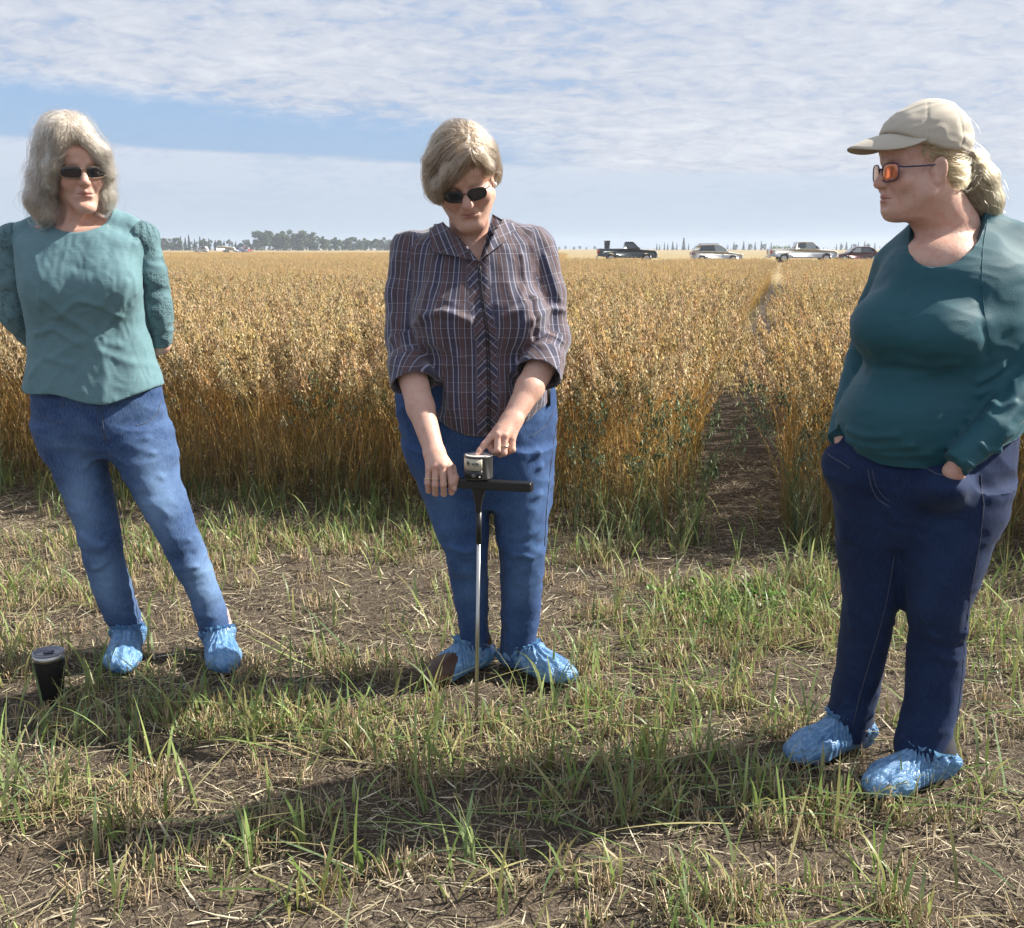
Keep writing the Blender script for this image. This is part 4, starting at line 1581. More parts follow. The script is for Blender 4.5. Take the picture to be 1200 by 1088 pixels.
# ================================================================== people
def skin_core(levels_list, extra=(), h=0.014, shrink=0.040):
    """the trunk and limbs under the clothes, so that the body goes on below them"""
    lo = np.array([9, 9, 9.0])
    hi = -lo
    prims = []
    for lv in levels_list:
        q = [(a, b, c, max(d - shrink, 0.02), max(e - shrink, 0.02)) for a, b, c, d, e in lv]
        prims.append(loft(q))
    prims += list(extra)
    for _, bb in prims:
        lo, hi = np.minimum(lo, bb[0]), np.maximum(hi, bb[1])
    F = Field(lo - 0.03, hi + 0.03, h)
    for p in prims:
        F.put(p, 0.02)
    V, Fc = F.mesh()
    return V, Fc, np.tile(SKIN_C, (len(V), 1))


def head_skin(H, w, jaw, full, nose, neck, lo_z=-0.30, chest=(), chin=(0.0, 0.0)):
    """head, neck and upper chest as one surface; neck and chest shapes come in world space"""
    F = Field((-0.17, -0.17, lo_z), (0.17, 0.17, 0.16), 0.0026)
    head_shapes(F, w, jaw, full, nose, chin)
    for p, k in list(neck) + list(chest):
        F.put(p, k)
    V, Fc = F.mesh()
    V = relax(V, Fc, 1, 0.3)
    C = face_color(V)
    return H.w(V), Fc, C


from mathutils.bvhtree import BVHTree


class Surf:
    """finished cloth surface that things can be laid on"""
    def __init__(s, V, F):
        s.t = BVHTree.FromPolygons([tuple(v) for v in V.tolist()], F.tolist())

    def at(s, px_pts, lift=0.002):
        out = []
        c = Vector((0, 0, CAM_H))
        for px, py in px_pts:
            d = Vector(ray(px, py)).normalized()
            h = s.t.ray_cast(c, d)
            if h[0] is None:
                continue
            out.append(np.array(h[0] + h[1] * (lift if h[1].dot(d) < 0 else -lift)))
        return np.array(out)


def jeans(root, name_mat, pelvis, legs, folds=(), seams=(), wear=None, h=0.006, noise_amp=0.004, seed=0, k=0.035, extra=(), tight=0.008, fold=1.15):
    allp = [loft(pelvis, 0.02)] + [loft(l, 0.02) for l in legs]
    lo = np.min([p[1][0] for p in allp], 0) - 0.03
    hi = np.max([p[1][1] for p in allp], 0) + 0.03
    F = Field(lo, hi, h)
    for p in allp:
        F.put(p, k)
    for p, kk in extra:
        F.put(p, kk)
    V, Fc = F.mesh()
    V = relax(V, Fc, 1)
    N = vnormals(V, Fc)
    d = cloth_noise(V, (9, 9, 17), noise_amp, seed) + 0.28 * cloth_noise(V, (18, 18, 34), noise_amp, seed + 4)
    for pts, w, hh in folds:
        d = d + ridge(V, pts, w, hh)
    V = V + N * (d * fold - tight)[:, None]
    C = np.zeros((len(V), 3))
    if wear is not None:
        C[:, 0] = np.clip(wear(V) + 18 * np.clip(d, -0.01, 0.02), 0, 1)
    o = obj('jeans', V, Fc, name_mat, root, col=C, world=True)
    return o, Surf(V, Fc)


def on_surface(F, p, lift=0.002, it=8, axis=None):
    """pull points onto the surface of a field"""
    p = np.atleast_2d(np.asarray(p, float)).copy()
    for _ in range(it):
        d = F.sample(p)
        g = F.grad(p)
        p -= g * np.clip(d - lift, -0.03, 0.03)[:, None]
    return p


def front_of(F, px_pts, Y0, lift=0.002):
    """march from the camera through each photo position onto the surface of a field"""
    out = []
    for px, py in px_pts:
        d = ray(px, py)
        d = d / np.linalg.norm(d)
        c = np.array([0, 0, CAM_H])
        t = (Y0 - 0.45) / d[1]
        for _ in range(160):
            v = F.sample((c + d * t)[None])[0]
            if v < lift:
                break
            t += max(v * 0.7, 0.001)
        out.append(c + d * t)
    return np.array(out)


def smooth_line(pts, n=24):
    pts = np.asarray(pts, float)
    s = np.r_[0, np.cumsum(np.linalg.norm(np.diff(pts, axis=0), axis=1))]
    t = np.linspace(0, s[-1], n)
    q = np.stack([np.interp(t, s, pts[:, i]) for i in range(pts.shape[1])], -1)
    for _ in range(2):
        q[1:-1] = 0.25 * q[:-2] + 0.5 * q[1:-1] + 0.25 * q[2:]
    return q


def seam(root, S, px_pts, r=0.0012, mat=None, name='seam', n=40, lift=0.0008):
    p = S.at(smooth_line(px_pts, n), lift)
    if len(p) < 4:
        return None
    V, Fc = tube(smooth_line(p, n), r, 5)
    return obj(name, V, Fc, mat or STITCH, root, world=True)


HAIR_ASH = hair_mat('ash_hair', (0.36, 0.30, 0.235), (0.86, 0.78, 0.66))
STRAND_ASH = hair_mat('ash_strand', (0.12, 0.095, 0.072), (0.42, 0.355, 0.28), True)
HAIR_BROWN = hair_mat('sandy_hair', (0.16, 0.11, 0.07), (0.45, 0.34, 0.23))
STRAND_BROWN = hair_mat('sandy_strand', (0.085, 0.056, 0.037), (0.31, 0.22, 0.145), True)
HAIR_BLOND = hair_mat('blond_hair', (0.32, 0.225, 0.12), (0.80, 0.65, 0.42))
STRAND_BLOND = hair_mat('blond_strand', (0.22, 0.135, 0.06), (0.58, 0.42, 0.22), True)
DENIM_MID = denim_mat('mid_blue_denim', (0.008, 0.030, 0.110), (0.25, 0.40, 0.64), 0.6)
DENIM_BLUE = denim_mat('blue_denim', (0.005, 0.024, 0.100), (0.15, 0.285, 0.55), 0.52)
DENIM_DARK = denim_mat('dark_denim', (0.004, 0.012, 0.046), (0.045, 0.105, 0.27), 0.38)
TEAL_SLUB = knit_mat('teal_slub_jersey', (0.112, 0.212, 0.240), 0.55)
TEAL_LACE = knit_mat('teal_lace', (0.108, 0.202, 0.228), 0.3, lace=True)
TEAL_DARK = knit_mat('deep_teal_knit', (0.006, 0.072, 0.098), 0.12, 0.62)
PLAID = plaid_mat()


# ------------------------------------------------------------------ woman on the left
def woman_left():
    Y = 3.14
    gl, gr = ground_at(150, 792), ground_at(264, 795)
    base = np.array([(gl[0] + gr[0]) / 2, Y, 0])
    root = empty('person', base)
    tag(root, 'woman with wavy ash grey hair in a sage lace sleeved top, hands behind her back', 'person')
    H = Head(P(98, 200, Y - 0.10), (0, -0.098, 0.010), 33, 7, -2, 0.91)
    # --- skin
    nb = P(88, 268, Y + 0.0)
    l = H.l
    neck = [(cone((0, 0.012, -0.05), l(nb + [-0.008, 0.02, 0.0]), 0.052, 0.056), 0.03),
            (cone(l(nb + [-0.03, 0.03, 0.02]), l(P(30, 280, Y + 0.02)), 0.040, 0.025), 0.03),
            (cone(l(nb + [0.03, 0.03, 0.02]), l(P(150, 278, Y + 0.02)), 0.040, 0.025), 0.03),
            (ell(l(nb + [0.012, -0.005, -0.07]), (0.14, 0.085, 0.09), H.M.T), 0.03),
            (cone(l(nb + [-0.012, -0.054, -0.008]), l(nb + [-0.10, -0.030, 0.004]), 0.008, 0.006), 0.022),
            (cone(l(nb + [0.022, -0.054, -0.008]), l(nb + [0.11, -0.030, 0.004]), 0.008, 0.006), 0.022),
            (cone((0.03, -0.015, -0.10), l(nb + [0.008, -0.052, -0.002]), 0.008, 0.007), 0.022),
            (cone((-0.03, -0.015, -0.10), l(nb + [-0.008, -0.052, -0.002]), 0.008, 0.007), 0.022)]
    hd = head_skin(H, 0.95, 0.82, 0.0, 1.0, neck)
    # --- torso
    tor = [lev(262, 64, 124, Y + 0.02, 0.07), lev(268, 40, 152, Y + 0.015, 0.085), lev(280, 18, 172, Y + 0.005, 0.10),
           lev(300, 19, 171, Y - 0.003, 0.118), lev(330, 24, 166, Y - 0.012, 0.135), lev(350, 27, 168, Y - 0.012, 0.137), lev(385, 34, 172, Y, 0.122),
           lev(420, 34, 180, Y, 0.125), lev(445, 28, 190, Y + 0.0, 0.135), lev(475, 27, 196, Y + 0.0, 0.145)]
    TF = Field(P(-14, 486, Y + 0) * [1, 0, 1] + [-0.03, Y - 0.24, 0], P(212, 236, Y) * [1, 0, 1] + [0.03, Y + 0.24, 0], 0.0048)
    TF.put(loft(tor, 0.03, 2.2), 0.02)
    for s, px in ((-1, 66), (1, 130)):
        TF.put(ell(P(px, 335, Y - 0.075), (0.075, 0.062, 0.072)), 0.05)
    # shoulders
    TF.put(cone(P(70, 262, Y + 0.02), P(24, 278, Y + 0.03), 0.05, 0.048), 0.03)
    TF.put(cone(P(118, 258, Y + 0.02), P(162, 274, Y + 0.03), 0.05, 0.046), 0.03)
    # hem: lower at the front middle and open neck
    TF.cut((lambda X, Y_, Z: Z - (P(118, 464, Y)[2] + 0.55 * (X - P(122, 464, Y)[0]) ** 2 + 0.012 * np.sin(X * 22)), None), 0.006)
    NH = ell(P(91, 243, Y - 0.015), (0.098, 0.12, 0.075), rotm(12, 12, 0))
    TF.cut(NH, 0.006)
    V, Fc = TF.mesh()
    V = relax(V, Fc, 1)
    N = vnormals(V, Fc)
    d = cloth_noise(V, (9, 9, 5), 0.0045, 2.0) + cloth_noise(V @ rotm(0, 0, 35), (22, 22, 8), 0.0022, 7.0)

    def q(px, py):
        return front_of(TF, [(px, py)], Y)[0]
    for pts, w, hh in (([(66, 372), (92, 352), (120, 360), (142, 372)], 0.010, 0.007), ([(50, 350), (78, 372), (110, 392)], 0.013, 0.008),
                       ([(40, 392), (62, 385), (95, 404)], 0.011, 0.008), ([(60, 420), (98, 398), (140, 405)], 0.012, 0.006), ([(150, 330), (138, 365), (120, 395)], 0.010, 0.006),
                       ([(40, 300), (48, 330), (44, 360)], 0.011, 0.006), ([(160, 285), (156, 320), (160, 345)], 0.009, 0.005), ([(115, 410), (150, 425), (186, 430)], 0.013, 0.006),
                       ([(34, 440), (52, 420), (85, 428)], 0.012, 0.006), ([(120, 470), (124, 440), (118, 415)], 0.016, 0.006), ([(80, 310), (110, 318), (132, 306)], 0.013, -0.003)):
        d = d + ridge(V, [q(*p) for p in pts], w, hh)
    d = d * 0.72 + cloth_noise(V, (38, 38, 20), 0.0013, 29, 0.9) + cloth_noise(V @ rotm(0, -40, 0), (30, 30, 8), 0.0016, 33)
    edge = np.exp(-np.abs(NH[0](V[:, 0], V[:, 1], V[:, 2])) / 0.012)
    d = d * (1 - edge)
    obj('shirt', V + N * (d - 0.007 * (1 - edge))[:, None], Fc, TEAL_SLUB, root, world=True)
    # neck band
    ring = []
    for a in np.linspace(0, 2 * math.pi, 60):
        c = P(91, 252, Y - 0.005)
        ring.append(c + np.array([0.093 * math.cos(a), 0.10 * math.sin(a), 0.0]))
    S1 = Surf(V + N * d[:, None], Fc)
    band = [(57, 258), (63, 264), (75, 269.5), (90, 272.5), (105, 270), (117, 264), (125, 256)]
    seam(root, S1, band, 0.0022, TEAL_SLUB, 'neck_band', 40, 0.0)
    # --- sleeves
    arms = []
    for s, sh, mid, elb, end, r in ((-1, (16, 283), (18, 325), (22, 368), (44, 398), (0.044, 0.047, 0.050, 0.044)),
                                    (1, (168, 280), (178, 322), (184, 366), (188, 403), (0.040, 0.041, 0.043, 0.036))):
        dy = (0.03, 0.035, 0.055, 0.10)
        pts = [P(*p, Y + dd) for p, dd in zip((sh, mid, elb, end), dy)]
        lo, hi = np.min(pts, 0) - 0.09, np.max(pts, 0) + 0.09
        SF = Field(lo, hi, 0.0046)
        for p in chain(pts, r):
            SF.put(p, 0.015)
        SF.put(ell(pts[0] + [0, 0, 0.004], (0.041, 0.050, 0.040)), 0.02)
        ax = pts[3] - pts[2]
        SF.cut((lambda X, Y_, Z, p=pts[3], n=ax / np.linalg.norm(ax): -((X - p[0]) * n[0] + (Y_ - p[1]) * n[1] + (Z - p[2]) * n[2]), None), 0.004)
        V, Fc = SF.mesh()
        N = vnormals(V, Fc)
        d = cloth_noise(V, (14, 14, 20), 0.005, 20 + s) + cloth_noise(V, (30, 30, 22), 0.002, 24 + s)
        puff = np.clip((V[:, 2] - pts[0][2] + 0.02) / 0.06, 0, 1)
        d += puff * 0.0025 * np.sin(np.arctan2(V[:, 1] - pts[0][1], V[:, 0] - pts[0][0]) * 14)
        cuff = np.exp(-np.abs((V - pts[3]) @ (ax / np.linalg.norm(ax))) / 0.010)
        obj('sleeve', V + N * (d * (1 - cuff) - cuff * 0.002)[:, None], Fc, TEAL_LACE, root, world=True)
        hand = np.array([P(108, 440, Y)[0] + s * 0.03, Y + 0.20, pts[3][2] - 0.05 - 0.03 * s])
        arms += [cone(pts[0], pts[2], 0.036, 0.034), cone(pts[2], pts[3], 0.034, 0.030), cone(pts[3], hand, 0.031, 0.024), cone(hand, hand + [s * -0.055, 0.01, -0.045], 0.026, 0.018)]
        for f in range(4):
            b = hand + [s * -0.05, 0.004 * f, -0.03 - 0.016 * f]
            arms.append(cone(b, b + [s * -0.05, 0.012, -0.012], 0.009, 0.007))
    # --- jeans
    pel = [lev(446, 37, 189, Y, 0.110), lev(462, 36, 191, Y, 0.115), lev(485, 37, 196, Y + 0.005, 0.128), lev(505, 40, 200, Y + 0.01, 0.130), lev(520, 44, 202, Y + 0.01, 0.118), lev(532, 48, 204, Y + 0.01, 0.09)]
    L1 = [lev(500, 40, 122, Y, 0.100), lev(530, 50, 126, Y - 0.01, 0.100), lev(561, 64, 131, Y - 0.015, 0.090), lev(617, 86, 142, Y - 0.025, 0.075), lev(640, 92, 145, Y - 0.03, 0.070), lev(661, 97, 148, Y - 0.02, 0.068),
          lev(694, 108, 158, Y, 0.066), lev(720, 119, 166, Y + 0.02, 0.064), lev(738, 128, 171, Y + 0.03, 0.060), lev(756, 134, 171, Y + 0.035, 0.056)]
    L2 = [lev(500, 118, 200, Y, 0.100), lev(530, 128, 208, Y - 0.01, 0.105), lev(561, 143, 215, Y - 0.02, 0.098), lev(600, 166, 226, Y - 0.035, 0.082), lev(630, 183, 237, Y - 0.04, 0.074), lev(664, 200, 250, Y - 0.03, 0.070),
          lev(700, 220, 262, Y - 0.005, 0.064), lev(727, 229, 271, Y + 0.01, 0.062), lev(745, 234, 275, Y + 0.02, 0.059), lev(756, 238, 273, Y + 0.025, 0.057)]

    def k1(px, py):
        return P(px, py, Y - 0.09)
    folds = [([k1(96, 628), k1(118, 640), k1(143, 632)], 0.012, 0.008), ([k1(97, 648), k1(120, 652), k1(146, 640)], 0.011, -0.003), ([k1(108, 668), k1(130, 660), k1(148, 650)], 0.010, 0.006),
             ([k1(193, 640), k1(215, 632), k1(236, 634)], 0.010, 0.007), ([k1(196, 655), k1(218, 648), k1(240, 652)], 0.011, -0.003), ([k1(203, 668), k1(225, 665), k1(246, 664)], 0.010, 0.006),
             ([k1(222, 712), k1(240, 722), k1(262, 716)], 0.009, 0.007), ([k1(232, 735), k1(250, 728), k1(270, 738)], 0.008, 0.008), ([k1(130, 728), k1(146, 736), k1(166, 726)], 0.009, 0.008), ([k1(134, 744), k1(150, 748), k1(170, 740)], 0.007, 0.007),
             ([k1(126, 520), k1(100, 530), k1(70, 540)], 0.010, 0.005), ([k1(130, 520), k1(160, 516), k1(195, 508)], 0.010, 0.006), ([k1(132, 534), k1(165, 534), k1(200, 528)], 0.009, 0.005), ([k1(126, 500), k1(125, 470)], 0.006, 0.004),
             ([k1(120, 535), k1(96, 552), k1(78, 560)], 0.009, 0.004), ([k1(145, 560), k1(175, 556), k1(208, 562)], 0.010, 0.004)]

    def wear(V):
        w = 0.12 + 0.2 * fbm(V * 9, 2)
        for px, py, sx, sz in ((95, 590, 0.055, 0.15), (182, 590, 0.055, 0.15), (120, 690, 0.05, 0.1), (235, 690, 0.05, 0.1)):
            c = P(px, py, Y - 0.09)
            w = w + 0.75 * np.exp(-((V[:, 0] - c[0]) / sx) ** 2 - ((V[:, 2] - c[2]) / sz) ** 2)
        return w
    L1, L2 = ([(z, x, y, rx * 0.95, ry) for z, x, y, rx, ry in q] for q in (L1, L2))
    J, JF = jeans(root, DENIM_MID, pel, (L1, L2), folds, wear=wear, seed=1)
    seam(J, JF, [(118, 474), (121, 500), (126, 521)], 0.0011)
    seam(J, JF, [(113, 474), (115, 498), (124, 516)], 0.0008)
    seam(J, JF, [(129, 530), (137, 580), (144, 620), (148, 650), (158, 700), (164, 738)], 0.0011)
    for pts in ([(40, 470), (46, 484), (60, 494), (74, 497)], [(189, 470), (184, 486), (172, 496), (158, 499)], [(70, 472), (72, 478), (74, 470)], [(131, 747), (150, 752), (170, 745)], [(237, 748), (255, 750), (273, 744)]):
        seam(J, JF, pts, 0.0010)
    # --- feet
    for i, (an, yaw) in enumerate(((P(152, 756, Y + 0.035), 13), (P(256, 758, Y + 0.025), 22))):
        c = np.array([an[0], an[1], 0.012]) - rotm(yaw) @ np.array([0, 0.045, 0])
        shoe(root, c, yaw, pbr('floral_canvas', (0.45, 0.36, 0.36), 0.8, noise_amt=0.4, noise_scale=70))
        overshoe(root, c, yaw, 3 + i, top=0.078)
        frill(root, c, yaw, 0.078, 5 + i)
    core = skin_core([tor[2:-2], pel[2:-1], L1, L2], arms)
    V, Fc, C = join([hd, core])
    obj('body', V, Fc, SKIN, root, col=C, world=True)
    for s in (-1, 1):
        a, b = np.meshgrid(np.linspace(0, 2 * math.pi, 12, endpoint=False), np.linspace(0.1, math.pi - 0.1, 7))
    # --- hair
    HF = Field((-0.20, -0.15, -0.24), (0.20, 0.18, 0.22), 0.0042)
    HF.put(ell((-0.018, 0.025, 0.074), (0.090, 0.106, 0.110)), 0.02)
    HF.put(ell((-0.03, -0.02, 0.116), (0.068, 0.075, 0.060)), 0.03)
    for p in chain([(-0.078, 0.015, 0.06), (-0.104, 0.012, -0.02), (-0.124, 0.004, -0.085), (-0.114, -0.012, -0.132)], [0.040, 0.036, 0.036, 0.030]):
        HF.put(p, 0.03)
    for p in chain([(0.064, 0.0, 0.06), (0.066, -0.016, -0.02), (0.064, -0.026, -0.075), (0.060, -0.030, -0.098)], [0.034, 0.027, 0.029, 0.025]):
        HF.put(p, 0.03)
    HF.put(ell((-0.01, 0.075, -0.03), (0.09, 0.06, 0.12)), 0.04)
    HF.put(cone((0.01, -0.082, 0.110), (0.055, -0.082, 0.062), 0.024, 0.020), 0.02)
    HF.put(cone((0.055, -0.082, 0.066), (0.076, -0.062, -0.005), 0.020, 0.020), 0.02)
    HF.put(cone((-0.050, -0.070, 0.095), (-0.080, -0.055, 0.02), 0.020, 0.022), 0.02)
    HF.put(cone((-0.080, -0.055, 0.02), (-0.096, -0.040, -0.04), 0.018, 0.018), 0.02)
    HF.cut(ell((-0.008, -0.128, 0.002), (0.053, 0.095, 0.100)), 0.012)
    HF.cut(ell((0.0, -0.10, -0.10), (0.056, 0.09, 0.09)), 0.02)
    V, Fc = HF.mesh()
    N = vnormals(V, Fc)
    wav = cloth_noise(V, (26, 26, 14), 0.006, 3.3) + 0.003 * np.sin(V[:, 2] * 90 + 4 * pnoise(V * 15)) * np.clip(-V[:, 2] * 8, 0, 1)
    hair = obj('hair', H.w(V + N * (wav - 0.006)[:, None]), Fc, HAIR_ASH, root, world=True)

    def flow(p):
        part = -0.025
        side = np.tanh((p[:, 0] - part) / 0.02)
        top = np.clip((p[:, 2] - 0.06) / 0.08, 0, 1)
        f = np.stack([side * (0.25 + 1.1 * top), np.where(p[:, 1] < 0, -0.25 * top, 0.25 * top) + 0.0 * p[:, 0], -1.0 * np.ones(len(p)) + 0.4 * top], -1)
        curl = np.clip((-p[:, 2] - 0.06) / 0.06, 0, 1)
        f[:, 0] -= side * 0.0 * curl
        return f
    pa = flow_strands(HF, V, H, 9000, flow, 0.085, 10, 0.004, wave=0.010, wave_n=1.4, lift=0.001, seed=5)
    strands('hair_strand', pa, RNG.uniform(0.0003, 0.0007, len(pa)), STRAND_ASH, hair)
    front = lambda v: (v[:, 1] < -0.045) & (v[:, 2] > 0.06)
    pf = flow_strands(HF, V, H, 700, lambda p: np.stack([0.9 * np.sign(p[:, 0] + 0.02) + 0 * p[:, 0], -0.2 + 0 * p[:, 0], -0.9 + 0 * p[:, 0]], -1), 0.10, 10, 0.006, wave=0.02, wave_n=1.0, lift=0.004, seed=9, sel=front)
    strands('hair_strand', pf, RNG.uniform(0.0003, 0.0006, len(pf)), STRAND_ASH, hair)
    pb = flow_strands(HF, V, H, 1100, flow, 0.12, 10, 0.010, wave=0.05, wave_n=1.2, lift=0.007, seed=6)
    strands('hair_strand', pb, np.full(len(pb), 0.0003), STRAND_ASH, hair)
    sg = empty('sunglasses', np.zeros(3))
    sg.parent = root
    glasses(H, sg, 0.063, 0.034, 0.012, 0.004, -0.1035, 17, 0.0013, lens=LENS, frame=pbr('gold_wire', (0.35, 0.25, 0.16), 0.3, 1.0, noise_amt=0), exp=3.4, side_drop=0.002)
    return root


woman_left()


def digit(pts, r):
    return chain(pts, r)


def hand_mesh(wrist_pts, wr, palm, fingers, thumb, h=0.0017, extra=()):
    """forearm, palm and five separate fingers, all in world space"""
    allp = np.concatenate([np.array(wrist_pts)] + [np.array(f) for f in fingers] + [np.array(thumb)])
    F = Field(allp.min(0) - 0.035, allp.max(0) + 0.035, h)
    F2 = Field(allp.min(0) - 0.035, allp.max(0) + 0.035, h)
    for p in chain(wrist_pts, wr):
        F.put(p, 0.016)
    for p in palm:
        F.put(p, 0.014)
    for f in fingers:
        n = len(f)
        r = np.linspace(0.0094, 0.0070, n)
        F2.D[:] = 0.25
        for i in range(n - 1):
            F2.put(cone(f[i], f[i + 1], r[i] * 1.02, r[i + 1] * 1.02), 0.004)
        a, d = F.D, F2.D
        k = 0.0032
        hh = np.maximum(k - np.abs(a - d), 0) / k
        F.D = np.minimum(a, d) - hh * hh * k * 0.25
    for i in range(len(thumb) - 1):
        F.put(cone(thumb[i], thumb[i + 1], [0.013, 0.0108, 0.0098, 0.008][i], [0.0108, 0.0098, 0.008, 0.007][i]), 0.006)
    for p, k in extra:
        F.cut(p, k)
    V, Fc = F.mesh()
    C = np.tile(SKIN_C, (len(V), 1))
    for f in list(fingers) + [thumb]:
        for j, (rad, w) in enumerate(((0.012, 0.5), (0.010, 0.35), (0.0, 0), (0.012, 0.45))):
            if j < len(f) and w:
                g = np.exp(-(((V - f[j]) / rad) ** 2).sum(1))[:, None] * w
                C = C * (1 - g) + np.array([0.50, 0.22, 0.165]) * g
    return V, Fc, C


def nail(root, p, n, along, w=0.0055, ln=0.0075):
    n, along = (np.asarray(q, float) / np.linalg.norm(q) for q in (n, along))
    side = np.cross(n, along)
    V, k = [], 10
    for r, up in ((1, 0.0), (0.8, 0.0008), (0.3, 0.0012)):
        for a in np.arange(k) * 2 * math.pi / k:
            V.append(p + side * w * r * math.cos(a) + along * ln * r * math.sin(a) + n * (up - 0.0012 * (r * math.cos(a)) ** 2))
    F = [(i * k + j, i * k + (j + 1) % k, (i + 1) * k + (j + 1) % k, (i + 1) * k + j) for i in range(2) for j in range(k)] + [tuple(range(2 * k, 3 * k))]
    return obj('nail', V, F, pbr('finger_nail', (0.62, 0.42, 0.36), 0.25, noise_amt=0), root, world=True)


def ring_on(root, c, axis, r=0.0105, t=0.0014, stone=False):
    q = Vector(axis).to_track_quat('Z', 'Y').to_matrix()
    a = np.linspace(0, 2 * math.pi, 25)
    pts = np.stack([np.cos(a) * r, np.sin(a) * r, 0 * a], -1) @ np.array(q).T + c
    V, F = tube(pts, t, 6, caps=False)
    return obj('ring', V, F, GOLD, root, world=True)




# ------------------------------------------------------------------ woman in the middle
def woman_middle():
    Y = 3.0
    base = np.array([P(578, 780, Y)[0], Y, 0])
    root = empty('person', base)
    tag(root, 'woman bending over a steel probe in a brown plaid zip shirt, sunglasses and blue jeans', 'person')
    H = Head(P(545, 227, Y - 0.26), (0, -0.098, 0.010), 4, 33, -9, 0.92)
    l = H.l
    nb = P(551, 285, Y - 0.10)
    neck = [(cone((0, 0.012, -0.05), l(nb + [0, 0.02, 0.0]), 0.056, 0.062), 0.03),
            (cone(l(nb + [-0.03, 0.05, 0.0]), l(P(500, 290, Y - 0.03)), 0.045, 0.03), 0.03),
            (cone(l(nb + [0.03, 0.05, 0.0]), l(P(605, 285, Y - 0.03)), 0.045, 0.03), 0.03),
            (ell(l(nb + [0.01, 0.012, -0.055]), (0.105, 0.080, 0.085), H.M.T), 0.03)]
    hd = head_skin(H, 1.0, 1.0, 0.75, 1.0, neck, -0.30)
    # --- shirt
    tor = [lev(266, 520, 588, Y - 0.06, 0.07), lev(274, 500, 606, Y - 0.055, 0.09), lev(286, 478, 632, Y - 0.05, 0.105), lev(305, 474, 638, Y - 0.05, 0.125),
           lev(340, 478, 636, Y - 0.05, 0.150), lev(380, 480, 634, Y - 0.05, 0.160), lev(415, 479, 638, Y - 0.04, 0.155), lev(450, 471, 645, Y - 0.015, 0.160), lev(480, 466, 651, Y, 0.165), lev(520, 466, 652, Y, 0.165)]
    lo = P(440, 530, Y) * [1, 0, 1] + [-0.03, Y - 0.36, -0.02]
    hi = P(682, 236, Y) * [1, 0, 1] + [0.03, Y + 0.22, 0.0]
    TF = Field(lo, hi, 0.005)
    TF.put(loft(tor, 0.03, 2.15), 0.02)
    for px in (523, 606):
        TF.put(ell(P(px, 376, Y - 0.135), (0.088, 0.085, 0.078)), 0.05)
    TF.put(ell(P(560, 455, Y - 0.06), (0.17, 0.13, 0.12)), 0.06)
    TF.put(cone(P(530, 276, Y - 0.05), P(490, 294, Y - 0.05), 0.046, 0.054), 0.04)
    TF.put(cone(P(580, 270, Y - 0.05), P(620, 288, Y - 0.05), 0.046, 0.054), 0.04)
    AL = [P(481, 293, Y - 0.05), P(475, 345, Y - 0.06), P(473, 395, Y - 0.09), P(484, 446, Y - 0.17)]
    AR = [P(628, 290, Y - 0.05), P(642, 345, Y - 0.06), P(646, 398, Y - 0.10), P(632, 437, Y - 0.19)]
    rl, rr = [0.058, 0.057, 0.055, 0.060], [0.058, 0.057, 0.055, 0.060]
    for pts, r in ((AL, rl), (AR, rr)):
        for p in chain(pts, r):
            TF.put(p, 0.018)
    axs = []
    for pts in (AL, AR):
        ax = pts[3] - pts[2]
        ax = ax / np.linalg.norm(ax)
        axs.append(ax)
        # turned-up cuff
        TF.put(cone(pts[3] - ax * 0.048, pts[3] + ax * 0.004, 0.066, 0.067), 0.004)
        p = pts[3] + ax * 0.012

        def cutter(X, Y_, Z, p=p, n=ax):
            along = (X - p[0]) * n[0] + (Y_ - p[1]) * n[1] + (Z - p[2]) * n[2]
            rad = np.sqrt(np.maximum((X - p[0]) ** 2 + (Y_ - p[1]) ** 2 + (Z - p[2]) ** 2 - along ** 2, 0))
            return np.maximum(-along, rad - 0.085)
        TF.cut((cutter, (p - 0.10, p + 0.10)), 0.004)

        def hollow(X, Y_, Z, p=p, n=ax):
            along = (X - p[0]) * n[0] + (Y_ - p[1]) * n[1] + (Z - p[2]) * n[2]
            rad = np.sqrt(np.maximum((X - p[0]) ** 2 + (Y_ - p[1]) ** 2 + (Z - p[2]) ** 2 - along ** 2, 0))
            return np.maximum(-along - 0.05, rad - 0.056)
        TF.cut((hollow, (p - 0.10, p + 0.10)), 0.004)
    cx = P(568, 505, Y)[0]
    zb = P(560, 514, Y - 0.17)[2]
    TF.cut((lambda X, Y_, Z: np.where(np.abs(X - cx) < 0.215, Z - (zb + 2.6 * (X - cx) ** 2), Z - (zb + 0.12)) + 0.35 * (Y_ - Y + 0.17) * 0, None), 0.006)
    # open neck: a V down to the zip
    a, b, c = P(519, 252, Y - 0.25), P(590, 243, Y - 0.25), P(561, 307, Y - 0.25)

    def vneck(X, Y_, Z):
        def half(p, q):
            n = np.array([-(q[2] - p[2]), 0, q[0] - p[0]])
            n = n / np.linalg.norm(n)
            return (X - p[0]) * n[0] + (Z - p[2]) * n[2]
        d = np.maximum(-half(a, c), -half(c, b))
        d = np.maximum(d, Y_ - (Y + 0.02))
        return d
    sgn = vneck(np.array([P(555, 275, Y - 0.25)[0]]), np.array([Y - 0.2]), np.array([P(555, 275, Y - 0.25)[2]]))[0]
    print('vneck inside', sgn)
    TF.cut((vneck, (P(500, 320, Y - 0.3) - 0.1, P(610, 225, Y) + 0.1)), 0.005)
    TF.cut(ell(P(553, 254, Y - 0.05), (0.082, 0.10, 0.062)), 0.008)
    V, Fc = TF.mesh()
    V = relax(V, Fc, 1)
    N = vnormals(V, Fc)
